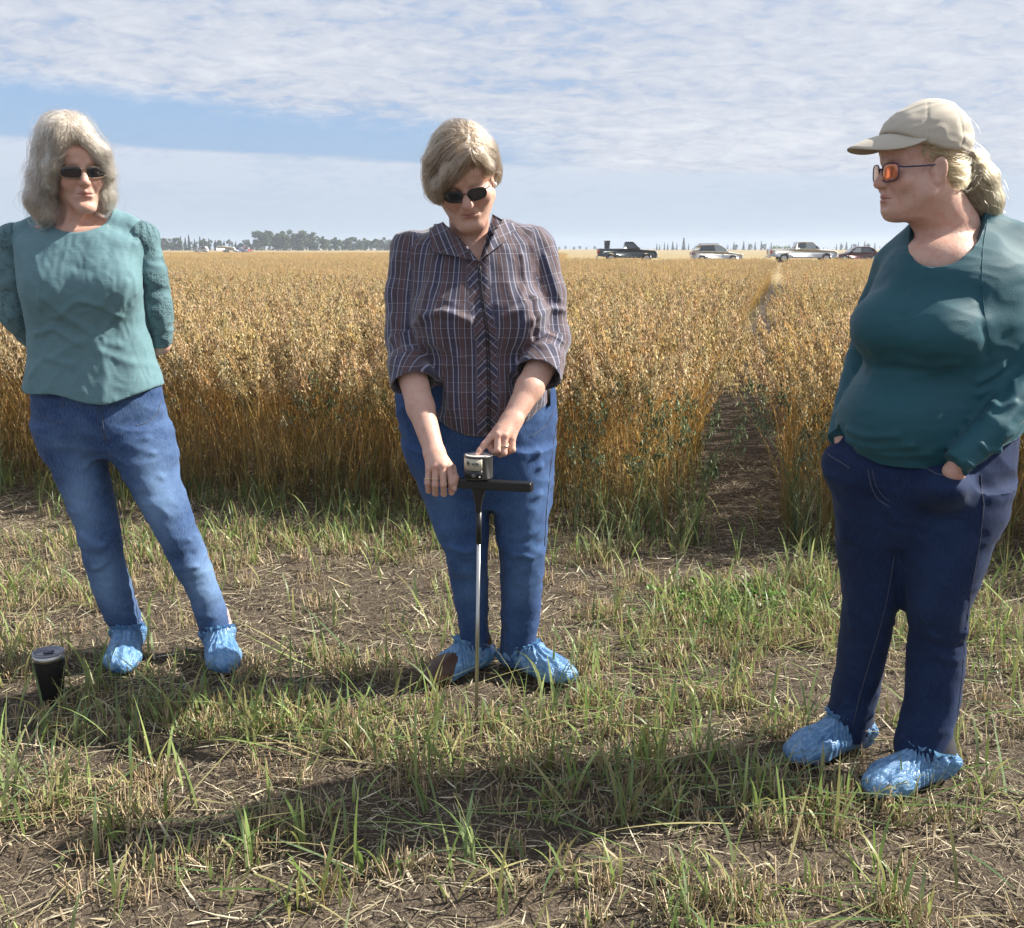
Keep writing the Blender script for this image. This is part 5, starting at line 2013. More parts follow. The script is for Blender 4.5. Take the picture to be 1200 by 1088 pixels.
    d = cloth_noise(V, (10, 10, 5), 0.005, 12) + cloth_noise(V, (22, 22, 15), 0.0026, 15) + 0.5 * cloth_noise(V, (40, 40, 30), 0.0018, 19)
    TS = Surf(V, Fc)

    def q(*pp):
        return list(TS.at(pp, 0.0))
    for pts, w, hh in ((q((495, 372), (520, 366), (548, 376)), 0.012, 0.012), (q((490, 398), (515, 404), (545, 420)), 0.012, 0.007), (q((590, 372), (612, 362), (628, 350)), 0.011, 0.009),
                       (q((500, 330), (497, 350), (494, 372)), 0.010, 0.007), (q((622, 400), (640, 392), (660, 402)), 0.009, 0.009), (q((626, 375), (645, 362), (662, 365)), 0.009, 0.009),
                       (q((620, 350), (628, 372), (626, 398)), 0.009, -0.007), (q((458, 398), (475, 408), (495, 404)), 0.010, 0.008), (q((458, 372), (475, 382), (492, 378)), 0.010, 0.006),
                       (q((495, 430), (520, 445), (530, 480)), 0.013, 0.007), (q((600, 430), (590, 460), (592, 490)), 0.013, 0.006), (q((510, 310), (505, 340), (508, 360)), 0.010, 0.005),
                       (q((612, 300), (616, 330), (612, 350)), 0.010, 0.006), (q((540, 420), (520, 430), (500, 428)), 0.010, 0.006), (q((640, 300), (650, 330), (655, 350)), 0.009, 0.005)):
        if len(pts) > 1:
            d = d + ridge(V, pts, w, hh)
    V2 = V + N * (d - 0.008)[:, None]
    # cloth directions for the check
    uv = np.zeros((len(V), 3))
    tc = np.stack([np.full(len(V), P(560, 400, Y)[0]), np.full(len(V), Y)], -1)
    ang = np.arctan2(V[:, 0] - tc[:, 0], -(V[:, 1] - tc[:, 1]))
    uv[:, 0], uv[:, 1] = ang * 0.215 + 0.6, V[:, 2]
    zl = smooth_line([P(561, 305, Y)[[0, 2]], P(565, 350, Y)[[0, 2]], P(572, 390, Y)[[0, 2]], P(573, 450, Y)[[0, 2]], P(573, 520, Y)[[0, 2]]], 40)
    zx = np.interp(V[:, 2], zl[::-1, 1], zl[::-1, 0])
    dz = V[:, 0] - zx
    pan = (np.abs(dz) < 0.030) & (V[:, 1] < Y - 0.05) & (V[:, 2] < P(561, 300, Y)[2])
    uv[pan, 0] = ((np.abs(dz) + V[:, 2]) * 0.72)[pan]
    uv[pan, 1] = ((np.abs(dz) - V[:, 2]) * 0.72)[pan]
    for pts, r in ((AL, rl), (AR, rr)):
        best = np.full(len(V), 9.0)
        acc = 0
        for i in range(3):
            A, B = pts[i], pts[i + 1]
            ba = B - A
            L = np.linalg.norm(ba)
            t = np.clip((V - A) @ ba / L ** 2, 0, 1.4 if i == 2 else 1)
            w = V - A - t[:, None] * ba
            dist = np.linalg.norm(w, axis=1) - r[i]
            ex = np.cross(ba / L, [0, 1, 0])
            ex /= np.linalg.norm(ex)
            ey = np.cross(ba / L, ex)
            m = (dist < best) & (dist < 0.010) & (TF.ax[2][0] < V[:, 2])
            tor_d = loft(tor, 0.03, 2.15)[0]
            outside = np.array([max(0, 0)])
            m &= (np.abs(V[:, 0] - tc[:, 0]) > 0.155) | (V[:, 1] < Y - 0.2) & (np.abs(V[:, 0] - tc[:, 0]) > 0.12) & (V[:, 2] < P(560, 380, Y)[2]) & (dist < 0.004)
            uv[m, 0] = (np.arctan2(w @ ey, w @ ex) * 0.058)[m]
            uv[m, 1] = (acc + t * L)[m]
            best = np.where(m, dist, best)
            acc += L
    shirt = obj('shirt', V2, Fc, PLAID, root, attrs={'Puv': uv}, world=True)
    S2 = Surf(V2, Fc)
    for o_ in (-0.0035, 0.0035):
        seam(shirt, S2, [(561 + o_ * 400, 306), (564 + o_ * 400, 345), (571 + o_ * 400, 388), (573 + o_ * 400, 450), (573 + o_ * 400, 512)], 0.0016, BLACK, 'zip', 60, 0.001)
    # collar leaves: a fold of cloth standing at the neck and lying on the shoulder
    for name, quad in (('collar', ((519, 260), (505, 268), (508, 297), (560, 306))), ('collar', ((577, 251), (606, 268), (594, 284), (562, 306)))):
        A, B, C_, D_ = (np.array(q_, float) for q_ in quad)
        n = 14
        g = []
        for i in range(n):
            for j in range(n):
                s_, t_ = i / (n - 1), j / (n - 1)
                px = (A * (1 - s_) + B * s_) * (1 - t_) + (D_ * (1 - s_) + C_ * s_) * t_
                # depth: close to the neck at the inner edge, on the shirt at the outer one
                h_ = TF.sample
                inner = P(px[0], px[1], Y - 0.165 - 0.045 * t_ ** 0.7)
                hit = S2.at([px], 0.014)
                p_out = hit[0] if len(hit) else inner
                if len(hit) and p_out[1] > Y - 0.10:
                    p_out = P(px[0], px[1], Y - 0.10)
                f = min(1, s_ * 1.6 + 0.15)
                g.append(inner * (1 - f) + p_out * f + np.array([0, -0.006 * math.sin(math.pi * s_), 0]))
        g = np.array(g)
        g2 = g + np.array([0, 0.004, -0.001])
        V_ = np.concatenate([g, g2])
        F_ = []
        m = n * n
        for i in range(n - 1):
            for j in range(n - 1):
                k_ = i * n + j
                F_ += [(k_, k_ + n, k_ + n + 1, k_ + 1), (m + k_, m + k_ + 1, m + k_ + n + 1, m + k_ + n)]
        rim = [i * n for i in range(n)] + [(n - 1) * n + j for j in range(1, n)] + [i * n + n - 1 for i in range(n - 2, -1, -1)] + [j for j in range(n - 2, 0, -1)]
        for a_, b_ in zip(rim, rim[1:] + rim[:1]):
            F_.append((a_, b_, m + b_, m + a_))
        cuv = np.stack([V_[:, 0] * 0.9 + V_[:, 2] * 0.4, V_[:, 2] * 0.9 - V_[:, 0] * 0.4, V_[:, 1] * 0], -1)
        obj(name, V_, F_, PLAID, shirt, attrs={'Puv': cuv}, world=True)
    # --- jeans
    pel = [lev(440, 464, 650, Y, 0.145), lev(452, 462, 652, Y, 0.150), lev(475, 461, 655, Y, 0.160), lev(504, 467, 654, Y, 0.165), lev(538, 475, 650, Y, 0.158), lev(565, 486, 649, Y - 0.005, 0.135), lev(590, 496, 647, Y - 0.005, 0.10)]
    L1 = [lev(520, 470, 566, Y - 0.02, 0.130), lev(552, 483, 570, Y - 0.03, 0.125), lev(585, 496, 573, Y - 0.035, 0.110), lev(615, 504, 574, Y - 0.04, 0.098), lev(645, 519, 574, Y - 0.045, 0.084), lev(664, 523, 573.5, Y - 0.04, 0.078),
          lev(681, 526, 574, Y - 0.02, 0.076), lev(724, 534, 574, Y + 0.01, 0.070), lev(753, 538, 575, Y + 0.02, 0.062), lev(765, 542, 574, Y + 0.02, 0.058)]
    L2 = [lev(520, 566, 652, Y - 0.02, 0.130), lev(552, 571, 649, Y - 0.03, 0.125), lev(585, 576, 647, Y - 0.035, 0.112), lev(615, 579, 644, Y - 0.04, 0.100), lev(641, 581, 642, Y - 0.045, 0.088), lev(657, 584, 640, Y - 0.04, 0.080),
          lev(700, 585, 637, Y - 0.005, 0.076), lev(743, 585, 631, Y + 0.015, 0.066), lev(765, 585, 629, Y + 0.02, 0.060), lev(778, 588, 629, Y + 0.02, 0.056)]

    def k1(px, py):
        return P(px, py, Y - 0.13)
    folds = [([k1(500, 570), k1(520, 590), k1(560, 600)], 0.012, 0.007), ([k1(520, 640), k1(545, 648), k1(572, 638)], 0.009, 0.007), ([k1(522, 656), k1(548, 662), k1(573, 656)], 0.009, -0.005), ([k1(583, 655), k1(610, 650), k1(640, 662)], 0.009, 0.007),
             ([k1(584, 672), k1(612, 670), k1(640, 676)], 0.009, 0.006), ([k1(585, 640), k1(612, 636), k1(641, 632)], 0.010, -0.004), ([k1(650, 520), k1(625, 535), k1(598, 550)], 0.010, 0.010), ([k1(652, 540), k1(628, 550), k1(600, 556)], 0.009, 0.009), ([k1(648, 575), k1(625, 583), k1(600, 580)], 0.010, 0.006),
             ([k1(605, 705), k1(618, 722), k1(634, 712)], 0.008, 0.006), ([k1(588, 735), k1(606, 742), k1(630, 728)], 0.008, 0.006), ([k1(588, 757), k1(608, 765), k1(629, 752)], 0.007, 0.006), ([k1(540, 735), k1(556, 745), k1(574, 735)], 0.007, 0.006),
             ([k1(610, 720), k1(616, 745), k1(612, 768)], 0.007, 0.006), ([k1(536, 712), k1(552, 718), k1(574, 706)], 0.008, 0.005)]

    def wear(V):
        w = 0.18 + 0.2 * fbm(V * 9, 2)
        for px, py, sx, sz in ((520, 590, 0.05, 0.14), (620, 600, 0.06, 0.16), (612, 690, 0.05, 0.08), (552, 690, 0.04, 0.08)):
            c = P(px, py, Y - 0.13)
            w = w + 0.45 * np.exp(-((V[:, 0] - c[0]) / sx) ** 2 - ((V[:, 2] - c[2]) / sz) ** 2)
        return w
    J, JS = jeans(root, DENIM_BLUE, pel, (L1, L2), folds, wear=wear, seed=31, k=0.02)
    seam(J, JS, [(588, 640), (591, 690), (591, 740), (593, 770)], 0.0009)
    seam(J, JS, [(568, 660), (570, 700), (570, 750)], 0.0009)
    for pts in ([(650, 480), (640, 500), (622, 512)], [(470, 478), (478, 500), (490, 512)], [(590, 764), (608, 770), (629, 760)], [(540, 752), (556, 757), (574, 752)], [(652, 495), (646, 540), (641, 590), (638, 640)]):
        seam(J, JS, pts, 0.0010)
    V, F = box((-0.008, -0.004, -0.032), (0.008, 0.004, 0.032))
    o = obj('belt_loop', V, F, BLACK, J)
    lp = JS.at([(641, 463)], 0.003)
    if len(lp):
        o.location = lp[0] - base
    # --- feet: shoes turned out; the left cover has slipped back off the toe
    for i, (an, yaw, hide, top) in enumerate(((P(557, 766, Y + 0.02), -47, -0.078, 0.085), (P(606, 778, Y + 0.02), 52, None, 0.070))):
        c = np.array([an[0], an[1], 0.012]) - rotm(yaw) @ np.array([0, 0.035, 0])
        shoe(root, c, yaw, LEATHER, 0.245, wide=0.96)
        overshoe(root, c, yaw, 13 + i, 0.245, 1.0, top=top, hide=hide)
        frill(root, c, yaw, top, 15 + i)
    # --- forearms and hands
    W = P(509, 530, 2.70)
    el = AL[3] - axs[0] * 0.045
    kn = [P(526.5, 547, 2.648), P(518.5, 546, 2.640), P(510.5, 547.5, 2.643), P(503, 550, 2.656)]
    pip = [P(529, 566, 2.638), P(519.5, 568, 2.630), P(510, 568, 2.633), P(501.5, 566, 2.646)]
    dip = [P(529, 577, 2.655), P(520, 579, 2.650), P(510.5, 578.5, 2.652), P(502.5, 575, 2.662)]
    tip = [P(528, 574, 2.683), P(520, 576, 2.680), P(511, 576, 2.682), P(504, 572, 2.688)]
    fing = [[kn[i], pip[i], dip[i], tip[i]] for i in range(4)]
    palm = [cone(W + [0.012 - 0.008 * i, -0.004, 0.0], kn[i], 0.015, 0.0105) for i in range(4)] + [cone(W, P(514, 541, 2.668), 0.022, 0.019)]
    th = [P(517, 536, 2.672), P(529.5, 549, 2.660), P(533.5, 561, 2.646), P(532, 572.5, 2.640)]
    mid = (el + W) / 2 + np.array([-0.004, 0, 0.004])
    hl = hand_mesh([el, mid, W], [0.043, 0.037, 0.0275], palm, fing, th)
    nail(root, th[3] + [0.004, -0.0066, 0.001], (0.6, -1, 0.2), (0, 0.1, -1))
    ring_on(root, fing[2][1] * 0.7 + fing[2][0] * 0.3, fing[2][1] - fing[2][0], 0.0106)
    ring_on(root, fing[3][1] * 0.75 + fing[3][0] * 0.25, fing[3][1] - fing[3][0], 0.0104)
    W = P(600, 492, 2.715)
    el = AR[3] - axs[1] * 0.045
    kn = [P(575, 513, 2.670), P(583.5, 510, 2.660), P(592, 511, 2.664), P(600, 514.5, 2.680)]
    fing = [[kn[0], P(567.5, 521.5, 2.656), P(562.5, 528, 2.648), P(559.5, 533.0, 2.643)],
            [kn[1], P(583, 527.5, 2.646), P(579, 531, 2.664), P(578, 524, 2.680)],
            [kn[2], P(590.5, 531, 2.652), P(586, 533, 2.675), P(586, 524, 2.692)],
            [kn[3], P(600.5, 527, 2.670), P(596, 529.5, 2.688), P(594, 522, 2.700)]]
    palm = [cone(W + [-0.012 + 0.008 * i, -0.004, 0.0], kn[i], 0.0155, 0.0108) for i in range(4)] + [cone(W, P(590, 505, 2.688), 0.023, 0.020)]
    th = [P(589, 500, 2.70), P(577, 513, 2.705), P(573, 521, 2.698), P(576, 527.5, 2.688)]
    mid = (el + W) / 2 + np.array([0.004, 0, 0.004])
    hr = hand_mesh([el, mid, W], [0.043, 0.037, 0.0275], palm, fing, th)
    ring_on(root, fing[2][1] * 0.62 + fing[2][0] * 0.38, fing[2][1] - fing[2][0], 0.0108, 0.0017)
    nail(root, fing[0][3] + [-0.002, -0.0052, 0.0035], (-0.35, -1, 0.45), fing[0][3] - fing[0][2], 0.0046, 0.006)
    core = skin_core([tor[3:-2], pel[2:-1], L1, L2], chain(AL, [0.045, 0.04, 0.036, 0.034]) + chain(AR, [0.045, 0.04, 0.036, 0.034]), shrink=0.045)
    V, Fc, C = join([hd, hl, hr, core])
    obj('body', V, Fc, SKIN, root, col=C, world=True)
    # --- hair
    HF = Field((-0.16, -0.15, -0.16), (0.16, 0.17, 0.20), 0.004)
    HF.put(ell((0.0, 0.025, 0.060), (0.088, 0.104, 0.095)), 0.02)
    for p in chain([(-0.074, 0.0, 0.06), (-0.084, -0.016, 0.02), (-0.085, -0.026, -0.010), (-0.082, -0.03, -0.024)], [0.034, 0.025, 0.018, 0.012]):
        HF.put(p, 0.03)
    for p in chain([(0.066, 0.02, 0.06), (0.074, 0.035, 0.02), (0.076, 0.045, -0.02), (0.078, 0.045, -0.038)], [0.030, 0.022, 0.018, 0.012]):
        HF.put(p, 0.03)
    HF.put(ell((0, 0.075, -0.02), (0.082, 0.05, 0.085)), 0.04)
    HF.put(cone((0.035, -0.070, 0.108), (-0.030, -0.088, 0.068), 0.024, 0.018), 0.02)
    HF.put(cone((-0.030, -0.088, 0.068), (-0.066, -0.078, 0.030), 0.018, 0.016), 0.02)
    HF.put(cone((-0.066, -0.076, 0.034), (-0.078, -0.062, -0.01), 0.017, 0.016), 0.02)
    HF.put(cone((0.040, -0.070, 0.105), (0.070, -0.052, 0.050), 0.020, 0.018), 0.02)
    HF.cut(ell((0.010, -0.130, -0.010), (0.060, 0.09, 0.070)), 0.012)
    HF.cut(ell((0.0, -0.10, -0.09), (0.062, 0.10, 0.08)), 0.02)
    HF.cut(ell((0.085, 0.006, -0.006), (0.024, 0.024, 0.036)), 0.01)
    V, Fc = HF.mesh()
    N = vnormals(V, Fc)
    wav = cloth_noise(V, (30, 30, 14), 0.005, 8.3)
    hair = obj('hair', H.w(V + N * (wav - 0.006)[:, None]), Fc, HAIR_BROWN, root, world=True)

    def flow(p):
        side = np.tanh((p[:, 0] - 0.035) / 0.02)
        top = np.clip((p[:, 2] - 0.05) / 0.08, 0, 1)
        front = np.clip(-p[:, 1] / 0.05, 0, 1)
        return np.stack([side * (0.15 + 1.1 * top), -0.35 * top * front + 0.15 * (1 - front), -1.0 + 0.4 * top], -1)
    pa = flow_strands(HF, V, H, 8500, flow, 0.062, 8, 0.004, wave=0.008, wave_n=0.8, lift=0.001, seed=15)
    strands('hair_strand', pa, RNG.uniform(0.0003, 0.0007, len(pa)), STRAND_BROWN, hair)
    pb = flow_strands(HF, V, H, 420, flow, 0.07, 9, 0.006, wave=0.02, wave_n=1.0, lift=0.003, seed=16)
    strands('hair_strand', pb, np.full(len(pb), 0.0003), STRAND_BROWN, hair)
    # --- sunglasses and earring
    sg = empty('sunglasses', np.zeros(3))
    sg.parent = root
    glasses(H, sg, 0.053, 0.036, 0.014, 0.003, -0.1025, 10, 0.0013, lens=pbr('smoke_lens', (0.022, 0.024, 0.034), 0.07, spec=0.8, noise_amt=0), exp=3.0)
    a, b = np.meshgrid(np.linspace(0, 2 * math.pi, 12, endpoint=False), np.linspace(0.05, math.pi - 0.05, 8))
    V = np.stack([np.cos(a) * np.sin(b), np.sin(a) * np.sin(b), np.cos(b)], -1).reshape(-1, 3) * 0.0055
    F = [(i * 12 + j, (i + 1) * 12 + j, (i + 1) * 12 + (j + 1) % 12, i * 12 + (j + 1) % 12) for i in range(7) for j in range(12)]
    obj('earring', H.w(np.array([0.084, 0.000, -0.030])) + V, F, PEARL, root, world=True)
    return root


# ------------------------------------------------------------------ soil probe
def soil_probe():
    top = P(561, 560, 2.64)
    g = ground_at(557.5, 849)
    root = empty('soil_probe', (g[0], g[1], 0))
    tag(root, 'black T handled soil probe with round dial on a thin steel rod', 'soil probe')
    px = P(561.5, 600, 2.64)
    V, F = tube([g + [0, 0, -0.06], P(561, 634, 2.64)], 0.0052, 14)
    obj('rod', V, F, STEEL, root, world=True)
    V, F = tube([P(561, 637, 2.64), P(561.3, 600, 2.64)], 0.0075, 14)
    obj('sleeve', V, F, BLACK, root, world=True)
    # tapered casting under the handle
    secs = [(600, 0.0078, 0.008), (592, 0.009, 0.009), (580, 0.015, 0.011), (572, 0.020, 0.013), (563, 0.024, 0.016)]
    Vs = []
    for py, rx, ry in secs:
        c = P(560.8, py, 2.64)
        a = np.arange(20) * 2 * math.pi / 20
        Vs.append(c + np.stack([np.sign(np.cos(a)) * np.abs(np.cos(a)) ** 0.7 * rx, np.sign(np.sin(a)) * np.abs(np.sin(a)) ** 0.7 * ry, 0 * a], -1))
    V = np.concatenate(Vs)
    F = [(i * 20 + j, i * 20 + (j + 1) % 20, (i + 1) * 20 + (j + 1) % 20, (i + 1) * 20 + j) for i in range(4) for j in range(20)] + [tuple(range(80, 100)), tuple(reversed(range(20)))]
    obj('neck', V, F, BLACK, root, world=True, smooth=False)
    # cross bar
    A, B = P(519, 565, 2.668), P(623.5, 571, 2.585)
    ax = (B - A) / np.linalg.norm(B - A)
    up = np.array([0, 0, 1.0]) - ax * ax[2]
    up /= np.linalg.norm(up)
    sd = np.cross(ax, up)
    hw, hh, bev = 0.0125, 0.0125, 0.003
    prof = [(hw - bev, hh), (-hw + bev, hh), (-hw, hh - bev), (-hw, -hh + bev), (-hw + bev, -hh), (hw - bev, -hh), (hw, -hh + bev), (hw, hh - bev)]
    V = np.array([q + sd * u * f + up * v * f for q, f in ((A, 0.9), (A + ax * 0.002, 1), (B - ax * 0.002, 1), (B, 0.88)) for u, v in prof])
    F = [(i * 8 + j, (i + 1) * 8 + j, (i + 1) * 8 + (j + 1) % 8, i * 8 + (j + 1) % 8) for i in range(3) for j in range(8)] + [tuple(reversed(range(8))), tuple(range(24, 32))]
    obj('handle', V, F, BLACK, root, world=True, smooth=False)
    # dial
    c = P(561, 561, 2.64) + [0, 0, 0.003]
    r, hgt = 0.0375, 0.062
    V, F = lathe([(0.0, 0), (r - 0.002, 0), (r, 0.002), (r, hgt - 0.003), (r + 0.0015, hgt - 0.002), (r + 0.0015, hgt), (r - 0.003, hgt + 0.0005), (r - 0.0035, hgt - 0.003), (0, hgt - 0.003)], 48, c)
    obj('dial_case', V, F, pbr('grey_metal', (0.20, 0.20, 0.21), 0.38, 0.7, noise_amt=0.15, noise_scale=60), root, world=True)
    V, F = lathe([(r - 0.0036, hgt - 0.0022), (0.0, hgt - 0.0022)], 48, c)
    obj('dial_face', V, F, pbr('dial_white', (0.72, 0.70, 0.66), 0.25, noise_amt=0.05), root, world=True)

    def patch(name, a0, a1, z0, z1, mat, lift=0.0007, parent=root):
        n = 24
        a = np.linspace(R(a0), R(a1), n)
        rr = r + lift
        V = np.concatenate([np.stack([c[0] + rr * np.sin(a), c[1] - rr * np.cos(a), np.full(n, c[2] + z)], -1) for z in (z0, z1)] +
                           [np.stack([c[0] + (r - 0.0005) * np.sin(a), c[1] - (r - 0.0005) * np.cos(a), np.full(n, c[2] + z)], -1) for z in (z0, z1)])
        F = [(i, i + 1, n + i + 1, n + i) for i in range(n - 1)] + [(n + i, n + i + 1, 3 * n + i + 1, 3 * n + i) for i in range(n - 1)] + [(2 * n + i, 2 * n + i + 1, i + 1, i) for i in range(n - 1)] + [(0, n, 3 * n, 2 * n), (n - 1, 3 * n - 1, 4 * n - 1, 2 * n - 1)]
        return obj(name, V, F, mat, parent, world=True)
    lab = patch('label', -84, 16, 0.026, 0.056, pbr('cream_label', (0.60, 0.55, 0.42), 0.5, noise_amt=0.25, noise_scale=160))
    patch('black_plate', -84, 16, 0.003, 0.0255, BLACK, 0.0005)
    ink = pbr('label_ink', (0.04, 0.04, 0.045), 0.6, noise_amt=0)
    rg = np.random.default_rng(4)
    # worn lettering, no longer legible: short strokes of a word in script, a swash and a small line
    for a0 in (-52, -48, -45, -41, -36, -26, -22, -18, -14, -10, -6, -2):
        hh_ = rg.uniform(0.004, 0.008) if a0 > -40 else rg.uniform(0.006, 0.011)
        z = 0.040 + rg.uniform(-0.0008, 0.0008)
        patch('lettering', a0, a0 + rg.uniform(1.8, 3.2), z, z + hh_, ink, 0.0011, lab)
    patch('lettering', -50, 2, 0.0375, 0.0385, ink, 0.0011, lab)
    for a0 in (-40, -33, -27, -20, -13):
        patch('lettering', a0, a0 + 5, 0.031, 0.0335, pbr('faded_ink', (0.28, 0.25, 0.20), 0.6, noise_amt=0), 0.0011, lab)
    for an, z, rad, mat in ((-18, 0.012, 0.0055, pbr('grey_screw', (0.16, 0.17, 0.16), 0.4, 0.5)), (5, 0.009, 0.002, PEARL)):
        p = c + [(r) * math.sin(R(an)), -(r) * math.cos(R(an)), z]
        n = np.array([math.sin(R(an)), -math.cos(R(an)), 0])
        V, F = tube([p - n * 0.001, p + n * 0.0022, p + n * 0.003], [rad, rad, rad * 0.6], 14)
        obj('screw', V, F, mat, root, world=True)
    return root


woman_middle()
soil_probe()


# ------------------------------------------------------------------ woman on the right
CAP_CLOTH = knit_mat('stone_cotton', (0.50, 0.45, 0.37), 0.15, 0.85)


def woman_right():
    Y = 2.42
    base = np.array([P(1040, 880, Y)[0], Y, 0])
    root = empty('person', base)
    tag(root, 'woman in a deep teal top and stone coloured cap with hands in jeans pockets', 'person')
    H = Head(P(1034, 199, Y - 0.03), (0, -0.098, 0.010), -81, 3, 0, 0.875)
    l = H.l
    nb = P(1118, 272, Y + 0.03)
    neck = [(cone((0, 0.022, -0.04), l(nb + [-0.012, 0.0, 0.0]), 0.070, 0.080), 0.03),
            (cone(l(nb + [0.01, 0.02, 0.02]), l(P(1070, 298, Y + 0.09)), 0.045, 0.03), 0.04),
            (cone(l(nb + [0.02, 0.02, 0.0]), l(P(1170, 296, Y + 0.03)), 0.040, 0.025), 0.04),
            (ell(l(nb + [-0.035, -0.04, -0.075]), (0.125, 0.11, 0.085), H.M.T), 0.03)]
    hd = head_skin(H, 1.0, 1.04, 0.5, 1.0, neck, -0.30, chin=(0.008, 0.012))
    # --- shirt
    tor = [lev(262, 1074, 1160, Y + 0.03, 0.075), lev(276, 1062, 1196, Y + 0.02, 0.100), lev(292, 1044, 1206, Y + 0.01, 0.130), lev(312, 1032, 1212, Y, 0.150), lev(340, 1020, 1216, Y, 0.162), lev(370, 1010, 1218, Y, 0.170),
           lev(400, 1008, 1216, Y, 0.168), lev(426, 1014, 1210, Y, 0.160), lev(450, 1004, 1206, Y, 0.165), lev(480, 994, 1203, Y, 0.175), lev(510, 985, 1200, Y, 0.180), lev(535, 984, 1198, Y, 0.178), lev(556, 990, 1196, Y, 0.172)]
    AN = [P(1188, 292, Y), P(1206, 360, Y - 0.06), P(1210, 442, Y - 0.13), P(1166, 502, Y - 0.205), P(1118, 546, Y - 0.225)]
    rn = [0.060, 0.056, 0.050, 0.045, 0.037]
    AF = [P(1046, 312, Y + 0.10), P(1026, 360, Y + 0.13), P(1010, 425, Y + 0.15), P(996, 475, Y + 0.08), P(984, 516, Y + 0.0)]
    rf = [0.054, 0.050, 0.046, 0.042, 0.034]
    lo = np.array([P(960, 400, Y + 0.1)[0] - 0.02, Y - 0.32, P(1000, 572, Y)[2]])
    hi = np.array([P(1240, 300, Y)[0] + 0.05, Y + 0.28, P(1100, 226, Y)[2]])
    TF = Field(lo, hi, 0.0052)
    TF.put(loft(tor, 0.03, 2.1), 0.02)
    TF.put(ell(P(1034, 384, Y - 0.06), (0.080, 0.10, 0.080)), 0.05)
    TF.put(ell(P(1100, 392, Y - 0.12), (0.10, 0.095, 0.080)), 0.05)
    TF.put(ell(P(1050, 490, Y - 0.05), (0.130, 0.14, 0.11)), 0.06)
    TF.put(cone(P(1090, 274, Y + 0.03), P(1056, 304, Y + 0.09), 0.050, 0.056), 0.04)
    TF.put(cone(P(1140, 262, Y + 0.03), P(1188, 288, Y), 0.050, 0.062), 0.04)
    for pts, r in ((AN, rn), (AF, rf)):
        for i_, p in enumerate(chain(pts, r)):
            TF.put(p, 0.016 if i_ == 0 else 0.005)
    for pts in (AN, AF):
        ax = (pts[4] - pts[3]) / np.linalg.norm(pts[4] - pts[3])
        p = pts[4]

        def cutter(X, Y_, Z, p=p, n=ax):
            along = (X - p[0]) * n[0] + (Y_ - p[1]) * n[1] + (Z - p[2]) * n[2]
            rad = np.sqrt(np.maximum((X - p[0]) ** 2 + (Y_ - p[1]) ** 2 + (Z - p[2]) ** 2 - along ** 2, 0))
            return np.maximum(-along, rad - 0.05)
        TF.cut((cutter, (p - 0.07, p + 0.07)), 0.004)
    hx, hz = P(1060, 549, Y - 0.15)[0], P(1060, 552, Y - 0.15)[2]

    def seg(X, Y_, Z, a, b):
        ba = b - a
        t = np.clip(((X - a[0]) * ba[0] + (Y_ - a[1]) * ba[1] + (Z - a[2]) * ba[2]) / (ba @ ba), 0, 1)
        return np.sqrt((X - a[0] - t * ba[0]) ** 2 + (Y_ - a[1] - t * ba[1]) ** 2 + (Z - a[2] - t * ba[2]) ** 2)

    def hem(X, Y_, Z):
        d = Z - (hz + 0.30 * np.maximum(np.abs(X - hx) - 0.05, 0) + 0.10 * (Y_ - Y + 0.15))
        near = np.minimum(seg(X, Y_, Z, AN[3], AN[4]) - 0.054, seg(X, Y_, Z, AF[3], AF[4]) - 0.048)
        return np.maximum(d, -near)
    TF.cut((hem, None), 0.005)
    TF.cut(ell(P(1107, 257, Y - 0.05), (0.080, 0.150, 0.078), rotm(-35, 26, -14)), 0.006)
    V, Fc = TF.mesh()
    V = relax(V, Fc, 1)
    N = vnormals(V, Fc)
    d = cloth_noise(V, (6, 6, 9), 0.003, 42) + cloth_noise(V, (14, 14, 30), 0.0016, 45)
    TS = Surf(V, Fc)
    dn = np.full(len(V), 9.0)
    for pts in (AN, AF):
        for a, b in zip(pts[2:-1], pts[3:]):
            ba = b - a
            t = np.clip(((V - a) @ ba) / (ba @ ba), 0, 1)
            dn = np.minimum(dn, np.linalg.norm(V - a - t[:, None] * ba, axis=1))
    arm = np.clip((0.062 - dn) / 0.01, 0, 1)
    d = d + arm * cloth_noise(V @ rotm(0, 40, 0), (10, 10, 36), 0.0035, 47)

    def q(*pp):
        return list(TS.at(pp, 0.0))
    for pts, w, hh in ((q((1010, 424), (1050, 424), (1090, 432), (1120, 428)), 0.012, 0.005), (q((1020, 437), (1060, 442), (1100, 438)), 0.010, 0.004), (q((990, 505), (1010, 512), (1050, 512)), 0.009, 0.006),
                       (q((990, 517), (1020, 526), (1070, 524)), 0.008, 0.006), (q((1005, 528), (1040, 536), (1090, 534)), 0.008, 0.005), 
                       (q((1150, 340), (1155, 380), (1160, 420)), 0.010, -0.003), (q((1178, 430), (1165, 440), (1148, 448)), 0.008, 0.009), (q((1180, 442), (1165, 455), (1150, 462)), 0.008, 0.008), (q((1190, 470), (1172, 476), (1160, 470)), 0.008, 0.006),
                       (q((1122, 545), (1132, 540), (1142, 548)), 0.006, 0.006), (q((1150, 520), (1160, 530), (1172, 528)), 0.007, 0.006), (q((1195, 505), (1180, 515), (1170, 530)), 0.008, 0.006), (q((1060, 360), (1075, 330), (1085, 312)), 0.012, 0.004)):
        if len(pts) > 1:
            d = d + ridge(V, pts, w, hh)
    V2 = V + N * (d - 0.011)[:, None]
    shirt = obj('shirt', V2, Fc, TEAL_DARK, root, world=True)
    S2 = Surf(V2, Fc)
    seam(shirt, S2, [(1158, 252), (1152, 290), (1150, 330), (1154, 372), (1160, 400)], 0.0010, TEAL_DARK, 'seam', 40, 0.0004)
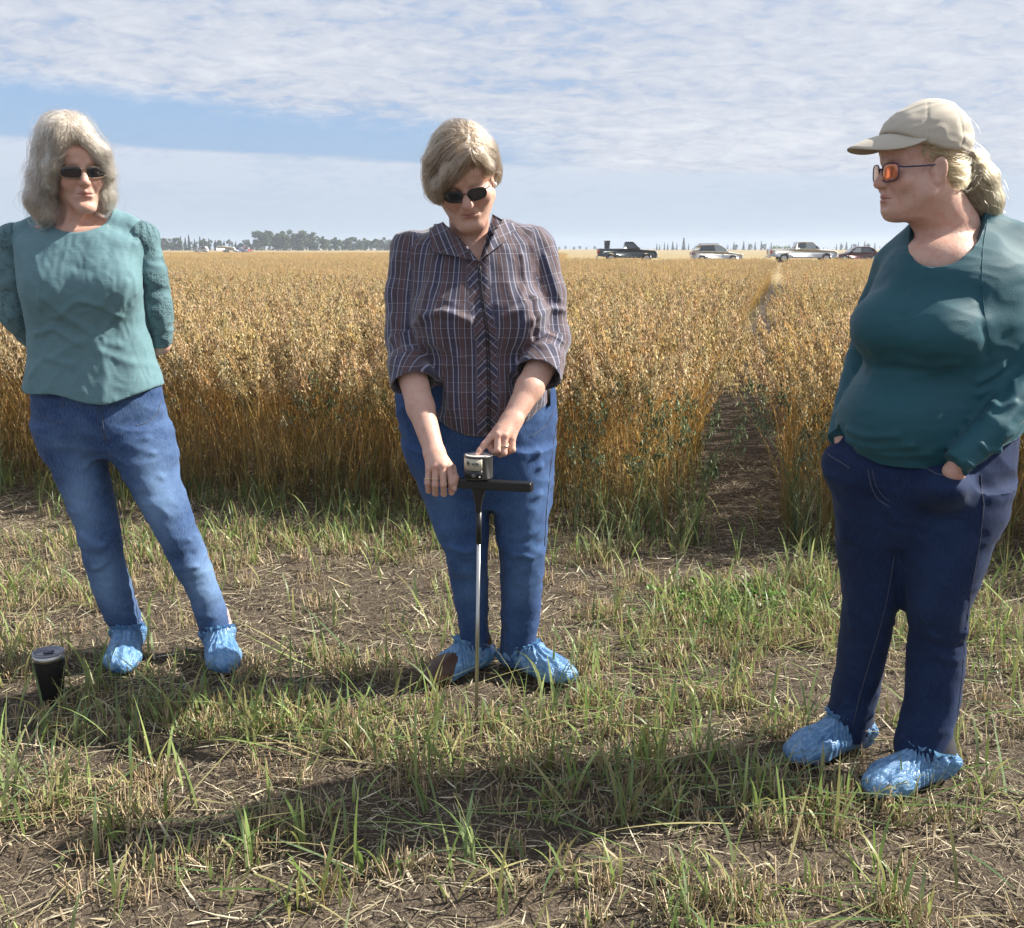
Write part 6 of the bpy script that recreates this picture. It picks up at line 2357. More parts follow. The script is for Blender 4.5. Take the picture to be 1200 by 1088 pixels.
    # --- jeans
    pel = [lev(505, 986, 1192, Y, 0.158), lev(520, 980, 1192, Y, 0.165), lev(540, 968, 1191, Y, 0.172), lev(560, 968, 1187, Y, 0.170), lev(577, 975, 1184, Y, 0.165), lev(603, 978, 1182, Y, 0.15), lev(632, 980, 1170, Y, 0.11)]
    YF, YN = Y + 0.05, Y - 0.05
    L1 = [lev(560, 972, 1070, YF - 0.03, 0.145), lev(600, 977, 1060, YF - 0.02, 0.135), lev(639, 978, 1056, YF - 0.02, 0.120), lev(680, 984, 1053, YF - 0.02, 0.100), lev(703, 986, 1052, YF - 0.02, 0.094), lev(735, 984, 1046, YF, 0.088),
          lev(777, 979, 1038, YF + 0.02, 0.082), lev(815, 972, 1030, YF + 0.03, 0.078), lev(840, 967, 1024, YF + 0.03, 0.075), lev(862, 967, 1021, YF + 0.03, 0.072)]
    L2 = [lev(560, 1050, 1190, YN + 0.02, 0.150), lev(600, 1048, 1179, YN, 0.145), lev(639, 1050, 1161, YN - 0.01, 0.125), lev(680, 1057, 1147, YN - 0.02, 0.108), lev(705, 1060, 1136, YN - 0.02, 0.098), lev(745, 1064, 1132, YN, 0.088), lev(768, 1061, 1132, YN + 0.01, 0.086),
          lev(822, 1059, 1125, YN - 0.005, 0.080), lev(850, 1052, 1118, YN - 0.02, 0.078), lev(876, 1045, 1112, YN - 0.03, 0.074), lev(902, 1046, 1106, YN - 0.035, 0.070)]

    def k1(px, py, dy=-0.13):
        return P(px, py, Y + dy)
    folds = [([k1(1055, 720), k1(1090, 728), k1(1134, 722)], 0.010, 0.007), ([k1(1060, 738), k1(1095, 748), k1(1134, 742)], 0.010, 0.008), ([k1(1062, 756), k1(1095, 760), k1(1132, 758)], 0.009, -0.005), ([k1(1060, 775), k1(1095, 772), k1(1132, 780)], 0.009, 0.004),
             ([k1(1120, 580), k1(1150, 590), k1(1185, 585)], 0.010, 0.006), ([k1(1125, 600), k1(1150, 606), k1(1180, 604)], 0.010, 0.006), ([k1(1130, 628), k1(1150, 632), k1(1166, 626)], 0.010, 0.006), ([k1(1105, 665), k1(1125, 672), k1(1150, 664)], 0.010, 0.005),
             ([k1(1050, 862, -0.1), k1(1075, 872, -0.1), k1(1110, 862, -0.1)], 0.009, 0.007), ([k1(1046, 882, -0.1), k1(1075, 890, -0.1), k1(1108, 878, -0.1)], 0.008, 0.008), ([k1(1055, 845, -0.1), k1(1085, 848, -0.1), k1(1116, 840, -0.1)], 0.008, 0.005),
             ([k1(970, 840, 0.02), k1(995, 848, 0.02), k1(1024, 838, 0.02)], 0.009, 0.008), ([k1(972, 820, 0.02), k1(1000, 828, 0.02), k1(1028, 816, 0.02)], 0.008, 0.006), ([k1(990, 735, 0.0), k1(1020, 742, 0.0), k1(1050, 730, 0.0)], 0.010, 0.006),
             ([k1(988, 715, 0.0), k1(1020, 720, 0.0), k1(1054, 712, 0.0)], 0.010, 0.005), ([k1(1040, 600), k1(1015, 606), k1(985, 610)], 0.010, 0.005), ([k1(1050, 610), k1(1085, 606), k1(1120, 600)], 0.012, 0.005), ([k1(1048, 628), k1(1080, 630), k1(1120, 628)], 0.012, 0.004),
             ([k1(1095, 560, -0.16), k1(1110, 575, -0.16), k1(1120, 592, -0.16)], 0.022, 0.016)]

    def wear(V):
        w = 0.10 + 0.15 * fbm(V * 9, 2)
        c = P(1100, 640, Y - 0.13)
        return w + 0.2 * np.exp(-((V[:, 0] - c[0]) / 0.08) ** 2 - ((V[:, 2] - c[2]) / 0.16) ** 2)
    hips = [(ell(AF[4] + [0.016, 0.02, -0.066], (0.045, 0.060, 0.062)), 0.03), (ell(AN[4] + [0.012, 0.075, -0.068], (0.07, 0.075, 0.062)), 0.03), (ell(AN[4] + [0.0, 0.052, -0.056], (0.056, 0.080, 0.046)), 0.02), (ell(AF[4] + [0.006, 0.014, -0.056], (0.040, 0.052, 0.046)), 0.02)]
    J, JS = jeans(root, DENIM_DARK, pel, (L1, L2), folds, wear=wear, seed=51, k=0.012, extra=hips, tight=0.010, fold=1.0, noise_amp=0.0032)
    seam(J, JS, [(1017, 550), (1021, 570), (1028, 585), (1042, 594)], 0.0010)
    seam(J, JS, [(1022, 550), (1026, 568), (1033, 580), (1043, 588)], 0.0007)
    seam(J, JS, [(1086, 549), (1098, 556), (1112, 559), (1128, 557)], 0.0012)
    seam(J, JS, [(970, 532), (975, 536), (984, 541), (996, 549)], 0.0012)
    seam(J, JS, [(1149, 556), (1150, 575), (1153, 592)], 0.0010)
    seam(J, JS, [(1153, 592), (1148, 640), (1138, 690), (1132, 740), (1128, 790), (1122, 840)], 0.0008)
    seam(J, JS, [(1048, 650), (1040, 700), (1030, 740), (1018, 780), (1006, 820), (1000, 850)], 0.0009)
    seam(J, JS, [(1048, 884), (1075, 893), (1108, 886)], 0.0008)
    # --- feet
    for i, (an, yaw) in enumerate(((P(1000, 866, YF + 0.03), -64), (P(1083, 897, YN + 0.02) + [0, -0.055, 0], -64))):
        c = np.array([an[0], an[1], 0.012]) - rotm(yaw) @ np.array([0, 0.040, 0])
        shoe(root, c, yaw, pbr('dark_shoe', (0.05, 0.05, 0.06), 0.6), 0.24)
        overshoe(root, c, yaw, 23 + i, 0.245, 1.0, top=0.080)
        frill(root, c, yaw, 0.078, 25 + i)
    # --- wrists going into the pockets
    wr = []
    for pts, r in ((AN, rn), (AF, rf)):
        ax = (pts[4] - pts[3]) / np.linalg.norm(pts[4] - pts[3])
        tgt = P(1128, 592, Y - 0.03) if pts is AN else P(1012, 585, Y + 0.02)
        dn_ = tgt - pts[4]
        dn_ /= np.linalg.norm(dn_)
        w0 = pts[4] - ax * 0.03
        w1 = pts[4] + ax * 0.004 + dn_ * 0.028
        pm = w1 + dn_ * 0.05
        kn = [pm + np.array([0.003 * k, (k - 1.5) * 0.014, 0.004]) for k in range(4)]
        fi = [[k_, k_ + dn_ * 0.035 + [0, 0.006, 0], k_ + dn_ * 0.055 + [0, 0.014, 0], k_ + dn_ * 0.07 + [0, 0.024, 0]] for k_ in kn]
        th = [w1 + dn_ * q_ + [-0.004, 0.012 + 0.3 * q_, 0.0] for q_ in (0.0, 0.03, 0.055, 0.075)]
        wr.append(hand_mesh([pts[3], (pts[3] + w0) / 2, w0, w1], [0.024, 0.022, 0.021, 0.0185], [cone(w1, k_, 0.016, 0.011) for k_ in kn], fi, th, h=0.003))
    core = skin_core([tor[3:-3], pel[3:-1], L1, L2], chain(AN, np.array(rn) - 0.030) + chain(AF, np.array(rf) - 0.026), shrink=0.05)
    V, Fc, C = join([hd] + wr + [core])
    obj('body', V, Fc, SKIN, root, col=C, world=True)
    # --- hair: drawn back under the cap into a tail
    HF = Field((-0.13, -0.10, -0.22), (0.13, 0.30, 0.16), 0.004)
    HF.put(ell((0, 0.028, 0.050), (0.081, 0.098, 0.080)), 0.02)
    HF.put(ell((0, 0.070, -0.012), (0.074, 0.058, 0.052)), 0.03)
    HF.cut(ell((0, -0.10, -0.02), (0.12, 0.098, 0.09)), 0.012)
    for s in (-1, 1):
        HF.cut(ell((s * 0.085, 0.010, -0.004), (0.022, 0.022, 0.034)), 0.008)
        HF.cut(ell((s * 0.085, -0.01, -0.055), (0.05, 0.05, 0.04)), 0.012)
    TAIL = [np.array(q_) for q_ in ((0, 0.118, 0.022), (0, 0.150, 0.012), (0, 0.178, -0.028), (0, 0.202, -0.085), (0.0, 0.218, -0.150))]
    for p in chain(TAIL, [0.022, 0.028, 0.033, 0.030, 0.012]):
        HF.put(p, 0.012)
    HF.put(cone((0, 0.14, -0.01), (-0.015, 0.165, -0.095), 0.022, 0.012), 0.02)
    V, Fc = HF.mesh()
    N = vnormals(V, Fc)
    wav = cloth_noise(V, (34, 20, 20), 0.005, 63)
    hair = obj('hair', H.w(V + N * (wav - 0.005)[:, None]), Fc, HAIR_BLOND, root, world=True)
    T0 = TAIL[0]

    def flow(p):
        to = T0 - p + [0, 0.02, 0]
        to = to / (np.linalg.norm(to, axis=1)[:, None] + 1e-6)
        tail = np.stack([0 * p[:, 0], np.interp(p[:, 1], [0.12, 0.15, 0.22], [1.0, 0.7, 0.25]), np.interp(p[:, 1], [0.12, 0.15, 0.18], [-0.2, -0.7, -1.0])], -1)
        w = np.clip((p[:, 1] - 0.108) / 0.012, 0, 1)[:, None]
        return to * (1 - w) + tail * w
    pa = flow_strands(HF, V, H, 4200, flow, 0.09, 9, 0.003, wave=0.012, wave_n=1.0, lift=0.0008, seed=33)
    strands('hair_strand', pa, RNG.uniform(0.0003, 0.0006, len(pa)), STRAND_BLOND, hair)
    pb = flow_strands(HF, V, H, 3800, flow, 0.15, 11, 0.004, wave=0.010, wave_n=1.0, lift=0.002, seed=34, sel=lambda v: v[:, 1] > 0.125)
    strands('hair_strand', pb, RNG.uniform(0.0003, 0.0006, len(pb)), STRAND_BLOND, hair)
    pc = flow_strands(HF, V, H, 260, flow, 0.10, 9, 0.012, wave=0.03, wave_n=1.0, lift=0.006, seed=35, sel=lambda v: v[:, 1] > 0.03)
    strands('hair_strand', pc, np.full(len(pc), 0.0003), STRAND_BLOND, hair)
    a = np.linspace(0, 2 * math.pi, 25)
    V, F = tube(H.w(np.stack([0.028 * np.cos(a), 0.126 + 0.004 * np.sin(a), 0.020 + 0.029 * np.sin(a)], -1)), 0.0085, 8, caps=False)
    obj('hair_tie', V, F, pbr('navy_elastic', (0.03, 0.035, 0.07), 0.85, noise_amt=0.2), root, world=True)
    # --- cap
    cap = empty('cap', np.zeros(3))
    cap.parent = root
    CF = Field((-0.12, -0.13, 0.0), (0.12, 0.16, 0.20), 0.004)
    CF.put(ell((0, 0.026, 0.074), (0.091, 0.114, 0.104)), 0.02)
    CF.put(ell((0, -0.052, 0.090), (0.066, 0.040, 0.046)), 0.03)
    sl = 0.33

    def below(X, Y_, Z):
        edge = 0.068 - sl * Y_ - 0.010 * np.cos(np.clip(Y_ / 0.1, -1, 1) * 2.0)
        return Z - edge
    CF.cut((below, None), 0.004)
    CF.cut(ell((0, 0.135, 0.035), (0.045, 0.05, 0.028)), 0.006)          # opening at the back
    V, Fc = CF.mesh()
    N = vnormals(V, Fc)
    az = np.arctan2(V[:, 0], -(V[:, 1] - 0.022))
    seam_d = np.abs(((az / (math.pi / 3) + 0.5) % 1) - 0.5)
    d = -0.0018 * np.exp(-(seam_d / 0.03) ** 2) + cloth_noise(V, (18, 18, 40), 0.0022, 71) + 0.0015 * np.sin(V[:, 2] * 120 + 5 * pnoise(V * 18)) * np.clip((V[:, 1]) / 0.08, 0, 1)
    ed = np.exp(-((V[:, 2] - (0.068 - sl * V[:, 1]) - 0.006) / 0.006) ** 2)
    obj('crown', H.w(V + N * (d * (1 - ed) + 0.0012 * ed)[:, None]), Fc, CAP_CLOTH, cap, world=True)
    n, m = 49, 12
    g = []
    for i in range(n):
        s_ = -1 + 2 * i / (n - 1)
        th_ = s_ * R(64)
        bx, by = 0.090 * math.sin(th_), 0.024 - 0.114 * math.cos(th_)
        bz = 0.074 - sl * by - 0.006 * math.cos(th_)
        for j in range(m):
            t_ = j / (m - 1)
            ln = 0.100 * (1 - abs(s_) ** 2.2) ** 0.7
            g.append((bx * (1 + 0.05 * t_) , by - ln * t_, bz - (ln / 0.100) * (0.030 * t_ * (0.4 + 0.6 * t_) + 0.034 * (s_ ** 2) * t_) - 0.004 * s_ ** 2))
    g = np.array(g)
    V = np.concatenate([g, g - [0, 0, 0.0035]])
    k = n * m
    F = []
    for i in range(n - 1):
        for j in range(m - 1):
            q_ = i * m + j
            F += [(q_, q_ + 1, q_ + m + 1, q_ + m), (k + q_, k + q_ + m, k + q_ + m + 1, k + q_ + 1)]
    rim = [i * m + m - 1 for i in range(n)]
    for a_, b_ in zip(rim[:-1], rim[1:]):
        F.append((a_, k + a_, k + b_, b_))
    obj('brim', H.w(V), F, CAP_CLOTH, cap, world=True)
    for s in (-1, 1):
        p0 = H.w([(s * 0.062, 0.106, 0.040), (s * 0.045, 0.126, 0.030), (s * 0.02, 0.136, 0.028)])
        V, F = tube(p0, 0.008, 8, flat=0.3)
        obj('strap', V, F, CAP_CLOTH, cap, world=True)
    V, F = tube(H.w([(-0.060, 0.1085, 0.044), (-0.060, 0.1085, 0.033)]), 0.0075, 12)
    obj('buckle', V, F, STEEL, cap, world=True)
    V, F = lathe([(0.007, 0), (0.005, 0.004), (0.0, 0.005)], 14)
    obj('button', V * H.s @ H.M.T + H.w(np.array([0, 0.022, 0.176])), F, CAP_CLOTH, cap, world=True)
    sg = empty('sunglasses', np.zeros(3))
    sg.parent = root
    amber, t, o = new_mat('amber_mirror_lens')
    b = t.add('ShaderNodeBsdfPrincipled', Roughness=0.08, Metallic=0.55)
    lw = t.add('ShaderNodeLayerWeight', Blend=0.4)
    t.l.new(t.mix(lw.outputs['Facing'], (0.55, 0.16, 0.10), (0.75, 0.42, 0.18)), b.inputs['Base Color'])
    t.l.new(b.outputs[0], o.inputs[0])
    glasses(H, sg, 0.058, 0.043, 0.014, 0.001, -0.1035, 14, 0.0018, lens=amber, frame=pbr('navy_frame', (0.03, 0.035, 0.10), 0.3, noise_amt=0), exp=3.0)
    return root


woman_right()


# ================================================================== vehicles parked beyond the plots
GLASS_DARK = pbr('car_glass', (0.03, 0.04, 0.05), 0.05, spec=1.0, noise_amt=0)
GLASS_PALE = pbr('pale_glass', (0.25, 0.30, 0.33), 0.05, spec=1.0, noise_amt=0)
TYRE = pbr('tyre_rubber', (0.018, 0.018, 0.019), 0.85)
RIM = pbr('alloy_rim', (0.45, 0.45, 0.46), 0.35, 0.8)
LAMP = pbr('lamp_glass', (0.75, 0.76, 0.74), 0.15)
CHROME = pbr('chrome', (0.6, 0.6, 0.6), 0.15, 1.0, noise_amt=0)
TAIL_RED = pbr('tail_lamp', (0.35, 0.02, 0.02), 0.2, noise_amt=0)
TRIM = pbr('dark_trim', (0.03, 0.03, 0.032), 0.7)


def profile(out, w, top_in=0.0, z0=0.0, z1=1.0, bev=0.05):
    """a side outline (x, z) swept across the width; the top leans in, edges are rounded"""
    out = np.asarray(out, float)
    c = out.mean(0)
    n = len(out)
    V = []
    for y, k in ((-w / 2, bev), (-w / 2 + bev, 0), (w / 2 - bev, 0), (w / 2, bev)):
        d = out - c
        o = c + d * (1 - k / np.maximum(np.abs(d).max(0), 0.2))
        lean = np.clip((o[:, 1] - z0) / (z1 - z0), 0, 1) * top_in
        V.append(np.stack([o[:, 0], y - np.sign(y) * lean, o[:, 1]], -1))
    V = np.concatenate(V)
    F = [(i * n + j, (i + 1) * n + j, (i + 1) * n + (j + 1) % n, i * n + (j + 1) % n) for i in range(3) for j in range(n)]
    F += [tuple(reversed(range(n))), tuple(range(3 * n, 4 * n))]
    return V, [tuple(reversed(f)) for f in F]


def side_pane(parent, poly, w, top_in, z0, z1, mat, name='window'):
    for s in (-1, 1):
        p = np.asarray(poly, float)
        y = np.array([s * (w / 2 + 0.006 - top_in * np.clip((z - z0) / (z1 - z0), 0, 1)) for z in p[:, 1]])
        n = len(p)
        V = np.concatenate([np.stack([p[:, 0], y, p[:, 1]], -1), np.stack([p[:, 0], y - s * 0.03, p[:, 1]], -1)])
        F = [tuple(range(n)), tuple(range(2 * n - 1, n - 1, -1))] + [(j, n + j, n + (j + 1) % n, (j + 1) % n) for j in range(n)]
        obj(name, V, F, mat, parent, smooth=False)


def wheels(root, xs, track, r):
    for x in xs:
        for s in (-1, 1):
            y = s * track / 2
            V, F = lathe([(0.001, -0.10), (r * 0.66, -0.10), (r * 0.93, -0.11), (r, -0.07), (r, 0.07), (r * 0.93, 0.11), (r * 0.66, 0.10), (0.001, 0.10)], 22)
            V = V[:, [0, 2, 1]] * [1, -1, 1]
            w = obj('wheel', V + np.array([x, y, r]), F, TYRE, root)
            V, F = lathe([(0.001, 0.125), (r * 0.2, 0.128), (r * 0.55, 0.112), (r * 0.62, 0.10)], 18)
            V = V[:, [0, 2, 1]] * [1, s, 1]
            obj('rim', V + np.array([x, y, r]), F, RIM, w)


def slab(parent, name, lo, hi, mat):
    V, F = box(lo, hi)
    return obj(name, V, F, mat, parent, smooth=False)


def paint(name, c, metal=0.2):
    return pbr(name, c, 0.28, metal, noise_amt=0.06, noise_scale=4, Coat_Weight=0.6)


def pickup(loc, rz, col, label, L=5.6, crew=False, load=None):
    """front towards +x"""
    root = empty('pickup_truck', loc, rz)
    tag(root, label, 'pickup truck')
    w, h = 1.95, 1.88
    f = L / 2
    cab0, cab1 = (-0.75, 1.45) if crew else (-0.35, 1.15)
    body = [(-f, 0.62), (-f, 1.22), (-f + 0.03, 1.26), (cab0, 1.26), (f - 1.5, 1.20), (f - 1.3, 1.18), (f - 0.25, 1.10), (f - 0.05, 1.0), (f, 0.62), (f - 0.2, 0.42), (f - 0.55, 0.42), (f - 0.62, 0.72), (f - 0.80, 0.88), (f - 1.1, 0.88), (f - 1.28, 0.72), (f - 1.36, 0.42), (-f + 1.62, 0.42), (-f + 1.54, 0.72), (-f + 1.36, 0.88), (-f + 1.06, 0.88), (-f + 0.88, 0.72), (-f + 0.8, 0.50)]
    V, F = profile(body, w, 0.06, 0.4, 1.3, 0.06)
    pm = paint('truck_paint', col)
    obj('body', V, F, pm, root)
    cab = [(cab0, 1.22), (cab0 + 0.10, h - 0.06), (cab0 + 0.22, h), (cab1 - 0.75, h), (cab1 - 0.62, h - 0.04), (cab1, 1.20)]
    V, F = profile(cab, w - 0.1, 0.20, 1.2, h, 0.05)
    c = obj('cab', V, F, pm, root)
    mid = (cab0 + cab1 - 0.4) / 2
    if crew:
        side_pane(c, [(cab0 + 0.14, 1.28), (cab0 + 0.22, h - 0.12), (mid - 0.04, h - 0.12), (mid - 0.04, 1.28)], w - 0.1, 0.20, 1.2, h, GLASS_DARK)
        side_pane(c, [(mid + 0.04, 1.28), (mid + 0.04, h - 0.12), (cab1 - 0.72, h - 0.12), (cab1 - 0.18, 1.28)], w - 0.1, 0.20, 1.2, h, GLASS_PALE)
    else:
        side_pane(c, [(cab0 + 0.2, 1.28), (cab0 + 0.26, h - 0.12), (cab1 - 0.72, h - 0.12), (cab1 - 0.18, 1.28)], w - 0.1, 0.20, 1.2, h, GLASS_DARK)
    V = np.array([(cab1 - 0.58, -0.66, h - 0.07), (cab1 - 0.58, 0.66, h - 0.07), (cab1 + 0.012, 0.82, 1.24), (cab1 + 0.012, -0.82, 1.24), (cab1 - 0.62, -0.66, h - 0.09), (cab1 - 0.62, 0.66, h - 0.09), (cab1 - 0.03, 0.82, 1.22), (cab1 - 0.03, -0.82, 1.22)])
    obj('windscreen', V, [(0, 1, 2, 3), (7, 6, 5, 4), (0, 4, 5, 1), (1, 5, 6, 2), (2, 6, 7, 3), (3, 7, 4, 0)], GLASS_PALE, c, smooth=False)
    slab(root, 'grille', (f - 0.06, -0.55, 0.66), (f + 0.03, 0.55, 0.98), CHROME)
    for s in (-1, 1):
        slab(root, 'headlight', (f - 0.14, s * 0.76 - 0.17, 0.78), (f + 0.02, s * 0.76 + 0.17, 0.99), LAMP)
        slab(root, 'tail_light', (-f - 0.02, s * 0.88 - 0.07, 0.82), (-f + 0.1, s * 0.88 + 0.075, 1.18), TAIL_RED)
        slab(root, 'mirror', (cab1 - 0.42, s * 1.05 - 0.1, 1.26), (cab1 - 0.3, s * 1.05 + 0.1, 1.48), TRIM)
    slab(root, 'bumper', (f - 0.12, -0.92, 0.42), (f + 0.10, 0.92, 0.62), CHROME)
    slab(root, 'bumper', (-f - 0.12, -0.9, 0.46), (-f + 0.05, 0.9, 0.62), CHROME)
    for x0, x1 in ((-f + 0.06, cab0 - 0.05),):
        slab(root, 'bed_liner', (x0, -0.82, 1.20), (x1, 0.82, 1.268), TRIM)
    wheels(root, (-f + 1.21, f - 0.95), 1.66, 0.40)
    return root


def car(loc, rz, col, label, kind='car', L=4.65, h=1.68, suv=True, cat='car', glass=None):
    root = empty(kind, loc, rz)
    tag(root, label, cat)
    w, f = 1.84, L / 2
    belt = 0.98 if suv else 0.88
    hood = belt + 0.02
    body = [(-f, 0.5), (-f + 0.02, belt - 0.05), (-f + 0.2, belt + 0.04), (0.2, belt + 0.02), (f - 1.35, hood), (f - 0.4, hood - 0.16), (f - 0.04, hood - 0.36), (f, 0.42), (f - 0.25, 0.28), (f - 0.52, 0.28), (f - 0.60, 0.56), (f - 0.78, 0.70), (f - 1.02, 0.70), (f - 1.20, 0.56), (f - 1.28, 0.26), (-f + 1.30, 0.26), (-f + 1.22, 0.56), (-f + 1.04, 0.70), (-f + 0.80, 0.70), (-f + 0.62, 0.56), (-f + 0.54, 0.30), (-f + 0.1, 0.34)]
    V, F = profile(body, w, 0.05, 0.3, belt, 0.07)
    pm = paint('car_paint', col)
    obj('body', V, F, pm, root)
    if suv:
        cab = [(-f + 0.08, belt), (-f + 0.42, h - 0.14), (-f + 0.75, h - 0.02), (-0.3, h), (0.15, h - 0.04), (0.4, h - 0.12), (f - 1.28, belt)]
        p1 = [(-f + 0.62, belt + 0.06), (-f + 0.86, h - 0.16), (-0.32, h - 0.11), (-0.32, belt + 0.06)]
        p2 = [(-0.24, belt + 0.06), (-0.24, h - 0.11), (0.12, h - 0.13), (0.36, h - 0.2), (f - 1.55, belt + 0.06)]
    else:
        cab = [(-f + 0.55, belt), (-f + 1.0, h - 0.14), (-f + 1.35, h - 0.02), (-0.2, h), (0.15, h - 0.03), (0.4, h - 0.10), (f - 1.25, belt)]
        p1 = [(-f + 0.98, belt + 0.05), (-f + 1.24, h - 0.15), (-0.22, h - 0.10), (-0.22, belt + 0.05)]
        p2 = [(-0.14, belt + 0.05), (-0.14, h - 0.10), (0.12, h - 0.12), (0.36, h - 0.18), (f - 1.6, belt + 0.05)]
    V, F = profile(cab, w - 0.08, 0.2, belt, h, 0.06)
    c = obj('cabin', V, F, pm, root)
    side_pane(c, p1, w - 0.08, 0.2, belt, h, glass or GLASS_DARK)
    side_pane(c, p2, w - 0.08, 0.2, belt, h, GLASS_PALE)
    x0, z0, x1, z1 = 0.36, h - 0.10, f - 1.30, belt + 0.05
    V = np.array([(x0, -0.62, z0), (x0, 0.62, z0), (x1 + 0.02, 0.8, z1), (x1 + 0.02, -0.8, z1), (x0 - 0.04, -0.62, z0 - 0.03), (x0 - 0.04, 0.62, z0 - 0.03), (x1 - 0.03, 0.8, z1 - 0.03), (x1 - 0.03, -0.8, z1 - 0.03)])
    obj('windscreen', V, [(0, 1, 2, 3), (7, 6, 5, 4), (0, 4, 5, 1), (1, 5, 6, 2), (2, 6, 7, 3), (3, 7, 4, 0)], GLASS_PALE, c, smooth=False)
    for s in (-1, 1):
        slab(root, 'headlight', (f - 0.34, s * 0.68 - 0.18, hood - 0.36), (f - 0.02, s * 0.68 + 0.17, hood - 0.20), LAMP)
        slab(root, 'tail_light', (-f - 0.01, s * 0.74 - 0.14, belt - 0.26), (-f + 0.12, s * 0.74 + 0.15, belt - 0.04), TAIL_RED)
        slab(root, 'mirror', (f - 1.62, s * 0.99 - 0.1, belt + 0.02), (f - 1.48, s * 0.99 + 0.09, belt + 0.18), pm)
    if suv:
        for s in (-1, 1):
            V, F = tube([(-f + 0.7, s * 0.62, h - 0.03), (-f + 0.8, s * 0.62, h + 0.05), (0.0, s * 0.62, h + 0.05), (0.15, s * 0.62, h - 0.04)], 0.022, 6)
            obj('roof_rail', V, F, TRIM, c)
    slab(root, 'grille', (f - 0.03, -0.45, 0.48), (f + 0.01, 0.45, 0.62), TRIM)
    wheels(root, (-f + 0.92, f - 0.9), 1.58, 0.335)
    return root


def at_px(px, Y):
    return np.array([(px - 600) / FPX * (Y * math.cos(PITCH) + CAM_H * math.sin(PITCH)), Y, 0.0])


def build_vehicles():
    pickup(at_px(734.5, 95), R(-3), (0.030, 0.042, 0.048), 'dark green grey pickup truck parked beyond the oats, leftmost of the four right hand vehicles', 5.35)
    b = at_px(711, 95)
    V, F = profile([(-0.22, 0), (-0.25, 0.62), (0.26, 0.66), (0.22, 0)], 0.5, 0, 0, 1, 0.04)
    o = obj('box', V, F, pbr('dark_crate', (0.05, 0.055, 0.06), 0.6), None, smooth=False)
    o.location = b + [0, 0, 1.272]
    tag(o, 'dark upright box standing in the bed of the dark pickup truck', 'box')
    lid = slab(o, 'lid', (-0.29, -0.28, 0.645), (0.30, 0.28, 0.70), TRIM)
    car(at_px(839, 96), R(-3), (0.62, 0.63, 0.65), 'silver white estate car with roof rails parked between the two pickup trucks', 'parked_car', 4.65, 1.66, True)
    pickup(at_px(939, 95), R(-3), (0.70, 0.71, 0.72), 'white crew cab pickup truck parked beyond the oats', 5.95, True)
    o = empty('plant_bundle', at_px(915, 95) + [0, 0, 1.27])
    tag(o, 'green cut plants lying in the bed of the white pickup truck', 'plants')
    n = 90
    base = np.stack([RNG.uniform(-0.9, 0.9, n), RNG.uniform(-0.6, 0.6, n), np.zeros(n)], -1)
    g = GREENS[RNG.integers(0, 5, n)] * 0.8
    V, F, C = ribbons(base, RNG.uniform(0, 6.28, n), RNG.uniform(0.25, 0.6, n), 0.05, RNG.uniform(0.5, 1.3, n), 0.6, g, g, 4, 0.3)
    obj('leaves', V, F, GRASS_MAT, o, col=C, smooth=False)
    car(at_px(1004, 99), R(176), (0.085, 0.022, 0.028), 'dark maroon saloon car parked behind the white pickup truck', 'parked_car', 4.5, 1.46, False)
    # far off on the left, at the foot of the trees
    car(at_px(236, 330), R(170), (0.72, 0.72, 0.72), 'white and red vehicle far off at the treeline, leftmost of the group', 'parked_car', 4.6, 1.9, True)
    t = empty('trailer', at_px(265, 330), R(4))
    tag(t, 'long low white trailer far off at the foot of the trees', 'trailer')
    V, F = profile([(-2.9, 0.6), (-2.9, 1.5), (-2.6, 1.9), (-0.6, 2.0), (2.6, 1.55), (2.9, 1.2), (2.9, 0.6)], 2.2, 0.1, 0.6, 2.2, 0.08)
    obj('body', V, F, paint('white_paint', (0.78, 0.78, 0.78)), t)
    side_pane(t, [(-2.2, 1.1), (-2.2, 1.5), (-1.0, 1.5), (-1.0, 1.1)], 2.2, 0.1, 0.6, 2.2, GLASS_PALE)
    wheels(t, (-0.5, 0.4), 1.9, 0.36)
    car(at_px(282, 332), R(6), (0.17, 0.22, 0.36), 'blue grey car far off at the foot of the trees, right of the white trailer', 'parked_car', 4.5, 1.7, True)
    car(at_px(289.5, 335), R(60), (0.42, 0.07, 0.05), 'red car far off at the foot of the trees, rightmost of the group', 'parked_car', 4.3, 1.7, True)


build_vehicles()


